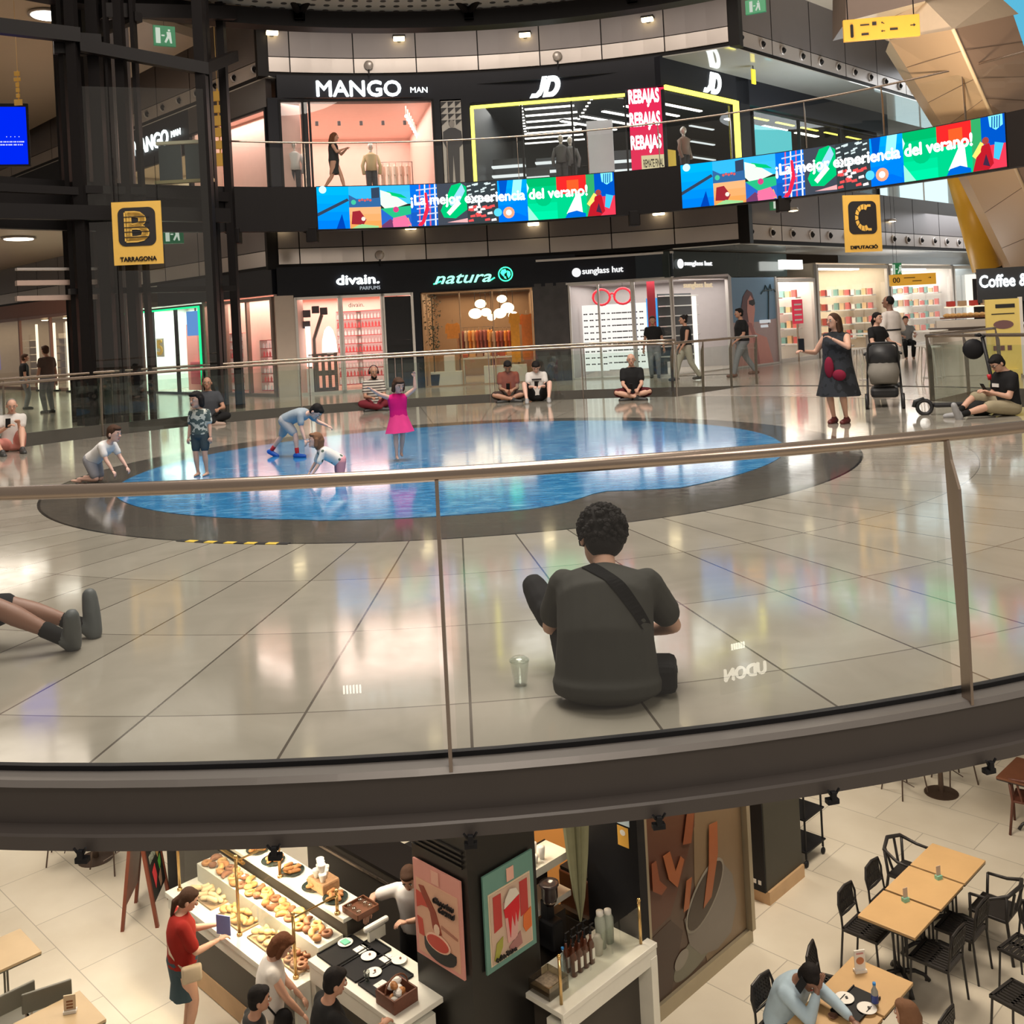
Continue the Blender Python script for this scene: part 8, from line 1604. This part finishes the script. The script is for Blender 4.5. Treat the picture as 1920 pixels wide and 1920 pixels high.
for i, (t, kd) in enumerate(((RT[2], 0), (RT[1], 0))): p = t + e2 * .36; slot_chair(p.x, p.y, toT(-e2), ['slotted back chair on the left of the front table of the row', 'slotted back chair on the left of the middle table of the row'][i])
p = RT[0] + e2 * .46 + e1 * .05; arm_chair(p.x, p.y, toT(-e2), 'dark curved armchair on the left of the back table of the row')
p = RT[0] - e2 * .52 - e1 * .05; arm_chair(p.x, p.y, toT(e2), 'dark curved armchair on the right of the back table of the row')
for i, t in enumerate((RT[1], RT[2])): p = t - e2 * .38; slot_chair(p.x, p.y, toT(e2), ['dark chair pushed under the right of the middle table', 'dark chair pushed under the right of the front table'][i])
p = T4 + e2 * .40 + e1 * .14; slot_chair(p.x, p.y, toT(-e2) + .3, 'chair with square holes behind the head of the person in the pale blue shirt', 1)
p = T4 - e2 * .50; slot_chair(p.x, p.y, toT(e2), 'chair with a seat of square holes at the right of the menu card table', 1)
seat = T5 + e2 * .52; slot_chair(seat.x, seat.y, toT(-e2), 'chair under the man in the pale blue shirt', 1)
p = gnd(1925, 1790, ZL + .4); slot_chair(p.x, p.y, 2.2, 'dark chair cut by the right edge beside the row of tables'); p = gnd(1915, 1900, ZL + .3); slot_chair(p.x, p.y, .6, 'dark chair in the bottom right corner'); p = gnd(1935, 1530, ZL + .2); arm_chair(p.x, p.y, -.6, 'reddish wood chair at the right edge under the dark table', mat('red_brown_wood', (.12, .04, .025), .4)); p = gnd(1945, 1452, ZL + .75); table(p.x, p.y, 'dark topped table at the right edge', wdn, .8)
# far pedestal table and chair legs under the platform lip
def round_table(x, y, label):
    r = empty('round_table', (x, y, ZL), 0, label, 'table'); bm = B(); lathe(bm, [(.24, 0), (.24, .012), (.04, .03), (.03, .70), (.3, .72), (.3, .745), (0, .745)], seg=24); link('pedestal', bm, mat('bronze_dark', (.09, .06, .045), .35, .4), r); return r
def wire_chair(x, y, rz, label):
    r = empty('wire_chair', (x, y, ZL), rz, label, 'chair'); bm = B(); box(bm, (0, 0, .45), (.40, .40, .03), 0, 0, .01); link('seat', bm, cast_iron, r); bm = B(); box(bm, (0, -.2, .74), (.38, .03, .2), 0, 0, .01); link('backrest', bm, cast_iron, r)
    for sx in (-1, 1):
        for sy in (-1, 1): bm = B(); tube(bm, [(sx * .22, sy * .24, 0), (sx * .17, sy * .18, .45)] + ([(sx * .17, -.2, .8)] if sy < 0 else []), .011, 6); link('leg', bm, mat('bronze_dark', (.09, .06, .045), .35, .4), r)
    bm = B(); tube(bm, [(-.2, 0, .15), (.2, 0, .15)], .008, 5); link('stretcher', bm, MATS['bronze_dark'], r)
p = gnd(1765, 1487, ZL); round_table(p.x, p.y, 'round pedestal table just under the right of the platform edge'); wire_chair(p.x - .5, p.y + .1, -1.2, 'thin legged chair left of the round pedestal table at the right'); wire_chair(p.x + .35, p.y + .35, 1.8, 'thin legged chair right of the round pedestal table at the right')
p = gnd(180, 1610, ZL); round_table(p.x, p.y, 'round pedestal table just under the left of the platform edge'); wire_chair(p.x - .45, p.y + .1, -1.3, 'thin legged chair left of the round pedestal table at the left'); wire_chair(p.x + .35, p.y - .2, 1.1, 'thin legged chair between the round table and the sandwich board')
# left tables
pale_oak = mat('pale_oak', (.46, .34, .2), .45, scale=3, var=.12); grey_sh = mat('grey_shell', (.13, .125, .10), .5)
def flat_chair(x, y, rz, label):
    r = empty('grey_chair', (x, y, ZL), rz, label, 'chair'); bx(r, 'seat', (0, 0, .45), (.42, .42, .03), grey_sh, .012); bx(r, 'backrest', (0, -.22, .76), (.46, .03, .2), grey_sh, .012)
    for sx in (-1, 1): bm = B(); tube(bm, [(sx * .19, -.22, 0), (sx * .19, -.2, .45), (sx * .2, -.22, .84)], .010, 6); link('leg', bm, steel, r, True); bm = B(); tube(bm, [(sx * .19, .2, 0), (sx * .19, .18, .45)], .010, 6); link('leg', bm, steel, r, True)
table(-5.87, 10.93, 'pale wooden table cut by the left edge', pale_oak, .64, base_col=grey_sh); table(-4.71, 9.78, 'pale wooden table with a small card at the bottom left', pale_oak, .64, base_col=grey_sh)
p = gnd(85, 1842, ZL + .78); flat_chair(p.x, p.y, toT(-e1 * .3 + e2 * -1) + pi, 'grey flat backed chair between the two pale tables, nearer the front'); p = gnd(20, 1860, ZL + .78); flat_chair(p.x - .1, p.y + .05, toT(-e2) + pi, 'grey flat backed chair at the left edge behind the other grey chair')
p = gnd(45, 1770, ZL + .6); 
def card(x, y, z, rz, label, m, h=.16):
    r = empty('menu_card', (x, y, z), rz, label, 'menu card'); bx(r, 'sheet', (0, 0, h / 2 + .01), (.11, .012, h), m); bx(r, 'foot', (0, 0, .012), (.12, .06, .024), white); return r
r = card(-4.66, 9.9, ZL + .752, .2, 'small cream card standing on the bottom left table', mat('card_cream', (.62, .5, .36), .6)); [bx(r, 'print', (0, -.008, .05 + .03 * i), (.06, .004, .015), mat('card_brown', (.25, .1, .04), .6)) for i in range(3)]
r = card(-5.98, 10.95, ZL + .752, .2, 'small cream card standing on the table cut by the left edge', MATS['card_cream']); bx(r, 'print', (0, -.008, .08), (.06, .004, .07), MATS['card_brown'])
p = gnd(1613, 1822, ZL + .75); r = card(p.x, p.y, ZL + .752, .15, 'upright menu card with a food picture on the oak table', white, .2); bm = flat([(.04 * cos(t), .11 + .035 * sin(t)) for t in [i * pi / 7 for i in range(14)]], -.01, .004); link('food_picture', bm, mat('card_food', (.5, .2, .1), .6), r); bx(r, 'title', (0, -.008, .18), (.07, .004, .015), mat('card_pink', (.6, .3, .3), .6))
for i, (x, y) in enumerate(((1698, 1690), (1760, 1648))): p = gnd(x, y, ZL + .75); r = empty('card_holder', (p.x, p.y, ZL + .752), .4, ['small green card holder on the front table of the row', 'small green card holder on the middle table of the row'][i], 'card holder'); bx(r, 'base', (0, 0, .02), (.07, .05, .04), mat('holder_green', (.25, .55, .42), .4)); bx(r, 'card', (0, 0, .09), (.06, .006, .11), mat('holder_card', (.55, .45, .38), .4))
p = gnd(1641, 1885, ZL + .75); r = empty('water_bottle', (p.x, p.y, ZL + .752), 0, 'water bottle with a blue label on the menu card table', 'bottle'); bm = B(); lathe(bm, [(.03, 0), (.032, .13), (.014, .17), (.014, .2), (0, .2)], seg=14); link('bottle', bm, mat('bottle_clear', (.35, .36, .33), .15), r, True); bm = B(); lathe(bm, [(.0335, .03), (.0335, .1)], seg=14); link('label', bm, mat('bottle_label', (.02, .05, .25), .4), r); bm = B(); lathe(bm, [(.016, .19), (.016, .21), (0, .21)], seg=10); link('cap', bm, mat('blue_cap', (.02, .22, .6), .4), r)
tp = (T4 + T5) / 2 - e1 * .02 - e2 * .05
r = empty('tray', (tp.x, tp.y, ZL + .752), toT(e1) + pi / 2 + pi / 2, 'black tray with two plates between the oak tables', 'tray'); bx(r, 'base', (0, 0, .005), (.26, .46, .01), black); [bx(r, 'rim', (sx * .13, 0, .012), (.01, .46, .02), black) for sx in (-1, 1)]
for i, s_ in enumerate((-.11, .11)): c_ = tp + e2 * -s_; r = empty('plate', (c_.x, c_.y, ZL + .764), 0, ['white plate with a cup mark on the black tray, nearer the man', 'white plate with a crumpled napkin on the black tray'][i], 'plate'); bm = B(); lathe(bm, [(.05, 0), (.09, .012), (.085, .012), (0, .006)], seg=22); link('dish', bm, white, r, True); bx(r, 'crumb', (.02, .0, .012), (.02, .03, .01), ink); 
p = gnd(1562, 1908, ZL + .75); r = empty('ring_dish', (p.x, p.y, ZL + .752), 0, 'small dark round dish on the table of the man in the pale blue shirt', 'dish'); bm = B(); lathe(bm, [(.03, 0), (.045, .02), (.04, .02), (0, .005)], seg=16); link('dish', bm, mat('brown_glaze', (.12, .06, .04), .3), r)
# ---- people below
p = kp(-1.14, 3.24, 0)
rt, K = person(p, toT(e1) - .35, 1.65, 'person in a red top and denim skirt reading a leaflet at the bakery case', look=(.2, -.45), handL=(-.06, .22, .64), handR=(.10, .21, .63), epR=(.6, -.4, -1), epL=(-.6, -.4, -1), skin='l', hair='tail', hc='b', top=cloth('red_top', (.27, .018, .013)), sleeve=.75, bottom=cloth('denim', (.045, .075, .095)), leg=.25, dress=(MATS['cloth_denim'], .30, .10), shoes=MATS['black_shoe'], fat=1.12)
bm = B(); box(bm, tuple(K['wR'] + Vector((-.10, .07, .08))), (.17, .01, .20), .8, 0, 0); attach(rt, 'leaflet', bm, mat('blue_leaflet', (.16, .22, .5), .6), 'blue leaflet held by the person in the red top', 'leaflet')
bm = B(); tube(bm, [K['shL'] + K['U1'] * .06, K['cst'] - K['F1'] * .135 - K['S1'] * .04, K['waist'] - K['F1'] * .13 + K['S1'] * .10, K['P'] + K['S1'] * .22], .012, 6); box(bm, tuple(K['P'] + K['S1'] * .24 + K['F1'] * .06 - K['U1'] * .02), (.07, .20, .17), 0, 0, .025); attach(rt, 'handbag', bm, cloth('cream_bag', (.55, .46, .34)), 'cream handbag with a long strap worn by the person in the red top', 'bag', True)
p = gnd(496, 1748, ZL + 1.55); p.z = ZL
rt, K = person(p, toT(e1) - .5, 1.60, 'person with auburn hair in a white sleeveless top leaning towards the bakery glass', look=(.1, -.6), lean=(0, .12), handL=(-.05, .2, .50), handR=(.10, .2, .48), skin='l', hair='bob', hc='r', top=MATS['cloth_white'], sleeve=.1, bottom=cloth('cream_trousers', (.5, .45, .38)), shoes=MATS['black_shoe'], fat=1.1)
bm = B(); tube(bm, [K['shL'] + K['U1'] * .06, K['cst'] - K['F1'] * .13, K['waist'] + K['S1'] * .17 - K['F1'] * .05, K['P'] + K['S1'] * .20 + K['F1'] * .1], .010, 6); ball(bm, K['P'] + K['S1'] * .2 + K['F1'] * .13, (.05, .09, .12), 0, 10); attach(rt, 'handbag', bm, black, 'black shoulder bag of the person with auburn hair', 'bag', True)
p = gnd(474, 1862, ZL + 1.50); p.z = ZL
person(p, toT(e1) - .3, 1.60, 'person in a black cap and pale top behind the one with auburn hair', look=(.2, -.1), handL=(-.12, .05, .42), handR=(.10, .20, .62), skin='m', hair='short', hc='k', top=pattern_cloth('cream_black', (.5, .42, .34), (.02, .02, .02), 'stripes', 2.2), sleeve=.2, bottom=MATS['cloth_black'], shoes=MATS['black_shoe'])
p = gnd(612, 1836, ZL + 1.58); p.z = ZL
person(p, toT(e1) - .25, 1.72, 'person with short black hair in a black T-shirt standing at the serving counter', look=(.15, -.25), handL=(-.12, .12, .5), handR=(.12, .24, .66), epR=(1, -.3, -.8), skin='m', hair='short', hc='k', top=MATS['cloth_black'], sleeve=.6, bottom=MATS['cloth_black'], shoes=MATS['black_shoe'], fat=1.15)
p = kp(.78, 1.75, 0)
rt, K = person(p, toT(-e1) + .5, 1.74, 'serving person in a white shirt and dark apron leaning over the service top', look=(-.2, -.5), lean=(0, .2), handL=(-.06, .3, .72), handR=(.22, .22, .70), skin='l', hair='short', hc='b', top=cloth('shirt_white', (.72, .70, .70)), sleeve=.7, bottom=MATS['cloth_black'], shoes=MATS['black_shoe'])
bm = B(); loft(bm, [(Vector((0, -.005, .30)) * 1.74, K['S0'], K['F0'], .20, .15), (K['P'], K['S0'], K['F0'], .19, .145), (K['waist'], K['S0'], K['F0'], .165, .125)]); link('apron', bm, MATS['cloth_black'], rt, True); bm = B(); box(bm, tuple(K['waist'] - K['F1'] * .14 - K['U1'] * .1), (.09, .02, .26)); link('apron_tie', bm, MATS['cloth_shirt_white'], rt)
hd_ = -e2; rt, K = person((seat.x, seat.y, ZL), toT(hd_) - .12, 1.76, 'person in a pale blue shirt holding a phone to one ear and covering the face', pelvis=(0, -.02, .29), lean=(0, .28), chest=(0, .28), look=(.15, -.75), handR=(.03, .245, .59), handL=(-.06, .40, .455), epR=(.35, .9, -1.2), epL=(-1, .2, -.4), footL=(-.09, .26, .042), footR=(.09, .24, .042), poleL=(0, 1, .5), poleR=(0, 1, .5), skin='d', hair='short', hc='k', top=cloth('pale_blue_shirt', (.42, .55, .66)), sleeve=1.75, bottom=cloth('navy_trousers', (.015, .02, .035)), shoes=MATS['black_shoe'], fat=1.12, grip=.2)
phone(rt, K['Q'](.060, .012, -.02), K['Uh'] - K['Fh'] * .2, K['Sh'], 'dark phone pressed to the ear of the person in the pale blue shirt')
p = T5 - e2 * .75 - e1 * .05; person((p.x, p.y, ZL), toT(e2), 1.68, 'person with light brown hair at the bottom edge facing the pale blue shirt', pelvis=(0, 0, .29), footL=(-.07, .26, .042), footR=(.07, .26, .042), handL=(-.08, .2, .42), handR=(.08, .2, .42), skin='l', hair='bob', hc='l', top=cloth('brown_top', (.2, .1, .07)), bottom=MATS['cloth_black'], shoes=MATS['black_shoe'])
p = T5 - e2 * .75 - e1 * .05; slot_chair(p.x, p.y, toT(e2), 'chair under the person with light brown hair')
# ================================================================ COFFEE STAND (right, beyond the platform)
cs = empty('coffee_stand', at(1900, 700, 22.0), -.35, 'black coffee stand with a lit sign and stacked pastries at the right edge', 'kiosk'); p = Vector(cs.location); cs.location = (p.x, p.y, 0); c0 = Vector((p.x, p.y, 0))
bx(cs, 'counter', (-.2, 0, .5), (2.8, .8, 1.0), mat('stand_white', (.62, .56, .5), .4), .01); bx(cs, 'counter_top', (-.2, 0, 1.03), (2.9, .86, .05), mat('stand_dark_top', (.05, .035, .03), .3)); bx(cs, 'display_body', (-.95, .05, 1.13), (1.1, .5, .17), MATS['stand_white'], .01)
bx(cs, 'shelf', (-.75, .05, 1.50), (1.1, .4, .03), glow('shelf_warm', (1, .85, .6), 1.1)); bx(cs, 'shelf', (-.75, .05, 1.26), (1.3, .45, .03), wdn); bx(cs, 'sign_board', (.36, -.1, 1.93), (2.0, .12, .74), mat('sign_navy', (.012, .016, .024), .5)); 
for x in (-.38, 1.4): bx(cs, 'post', (x, 0, 1.4), (.08, .08, 1.0), black)
bx(cs, 'dark_back', (.3, .2, 1.6), (2.0, .06, 1.0), black)
text_on('sign_lettering', 'Coffee & Company', (.43, -.18, 1.98), (1, 0, 0), 1, whitegl, cs, width=2.05, height=.36, bold=.03); 
yq = at(1881, 624, 20.8); yp = empty('standing_poster', (yq.x, yq.y, -.50), -.1, 'yellow standing poster with a food picture before the coffee stand', 'poster'); bx(yp, 'panel', (0, 0, 1.35), (.66, .06, 1.55), mat('poster_yellow', (.72, .55, .16), .5, emit=.12)); bx(yp, 'edge', (.36, .0, 1.35), (.06, .08, 1.6), white); bx(yp, 'foot', (0, 0, .53), (.5, .3, .30), MATS['poster_yellow']); bx(yp, 'title', (.05, -.035, 1.98), (.38, .01, .08), ink); bx(yp, 'text_line', (0, -.035, 1.82), (.45, .01, .02), ink)
bm = flat([(.2 * cos(t), 1.6 + .09 * sin(t)) for t in [i * pi / 8 for i in range(16)]], -.04, .006); link('food_picture', bm, mat('food_print', (.2, .1, .1), .5), yp); [bx(yp, 'small_picture', (-.18 + i * .14, -.035, 1.12), (.08, .01, .1), MATS['food_print']) for i in range(3)]
for i in range(10):
    o = link('croissant', croissant(), pc_m[i % 3], None, True) if i == 0 else PROT2.copy()
    if i == 0: PROT2 = o
    else: COL.objects.link(o)
    o.location = c0 + Vector((-1.25 + i * .11, .25 - .04 * i, 1.28)); o.scale = (1.6,) * 3; tag(o, 'pastry stacked on the coffee stand display', 'pastry', 'pastries on the coffee stand')
for i in range(5):
    r = empty('goods_box', c0 + Vector((-1.15 + i * .22, .3 - .07 * i, 1.52)), 0, 'small red and tan packet on the upper shelf of the coffee stand', 'packet', 'packets on the upper shelf of the coffee stand'); bx(r, 'packet', (0, 0, .05), (.15, .12, .12), mat('packet_%d' % (i % 2), ((.5, .05, .04), (.45, .3, .18))[i % 2], .5))
# cafe tables and white stools in the bright street
def stool(x, y, z, label):
    r = empty('bar_stool', (x, y, 0), 0, label, 'stool', 'pale stools of the bright street cafe'); bm = B(); lathe(bm, [(.17, .72), (.18, .75), (0, .75)], seg=14); link('seat', bm, white, r); [link('leg', (lambda b: (tube(b, [(.2 * cos(a), .2 * sin(a), 0), (.08 * cos(a), .08 * sin(a), .73)], .012, 5), b)[1])(B()), frame_lt, r) for a in (0, 1.57, 3.14, 4.71)]
for x, y in ((1612, 705), (1655, 700), (1735, 700), (1590, 695), (1765, 692), (1750, 705)): p = gnd(x, y + 14); stool(p.x, p.y, 0, 'pale bar stool in the bright street cafe')
for i, (x, y) in enumerate(((1630, 712), (1750, 708))): p = gnd(x, y); r = empty('cafe_table', (p.x, p.y, 0), 0, ['pale high table near the pushchair in the bright street', 'pale high table beyond the bridge rail in the bright street'][i], 'table'); bm = B(); lathe(bm, [(.35, 1.0), (.35, 1.03), (0, 1.03)], seg=20); link('table_top', bm, white, r); bm = B(); lathe(bm, [(.22, 0), (.22, .02), (.03, .03), (.03, 1.0)], seg=14); link('column', bm, frame_lt, r)
# ================================================================ LIT SIGN AND LAMPS ON THE LOWER LEVEL BEHIND THE VIEWER (seen only as reflections in the near glass)
def mirror_pt(x, y, Yt):
    """where a thing must stand behind the viewer for the near pane to reflect it at photo pixel x, y"""
    d = at(x, y, 1.0) - Vector((0, 0, EYE)); O_ = Vector((0, 0, EYE)); r_ = RP + .03; A = d.x ** 2 + d.y ** 2; Bq = -2 * (d.x * CX + d.y * CY); Cq = CX ** 2 + CY ** 2 - r_ ** 2
    t = (-Bq - sqrt(Bq * Bq - 4 * A * Cq)) / (2 * A); h = O_ + d * t; a = angof(h); k = int((a - near[0]) // STEP); g = STEP * .012; w_ = (STEP - 2 * g) / 4
    j = min(3, max(0, int((a - near[0] - k * STEP - g) // w_))); am = near[0] + k * STEP + g + (j + .5) * w_; n_ = Vector((cos(radians(am)), sin(radians(am)), 0))
    r = d - n_ * 2 * d.dot(n_); return h + r * ((Yt - h.y) / r.y)
c_ = mirror_pt(1398, 1259, -3.0); l_, r__ = mirror_pt(1325, 1265, -3.0), mirror_pt(1415, 1258, -3.0)
us = empty('shop_sign', c_, 0, 'lit UDON sign of a lower level restaurant, seen reflected in the near glass', 'sign')
text_on('lettering', 'UDON', (0, 0, 0), (-1, 0, 0), 1, glow('udon_lit', (1, .92, .75), 6), us, width=.62, bold=.02)
bx(us, 'board', (0, -.08, 0), (1.2, .05, .5), black)
for i, (x, y) in enumerate(((660, 1293), (1384, 1212))):
    p = mirror_pt(x, y, -3.4); r = empty('louvre_lamp', p, 0, ['louvred lamp on the lower level, reflected left of the thin post', 'louvred lamp on the lower level, reflected above the sign'][i], 'lamp')
    for k in range(6): bx(r, 'strip', (-.09 + k * .036, 0, 0), (.018, .02, .09), glow('louvre_lit', (1, .95, .8), 9))
    bx(r, 'housing', (0, -.05, 0), (.26, .05, .14), black)
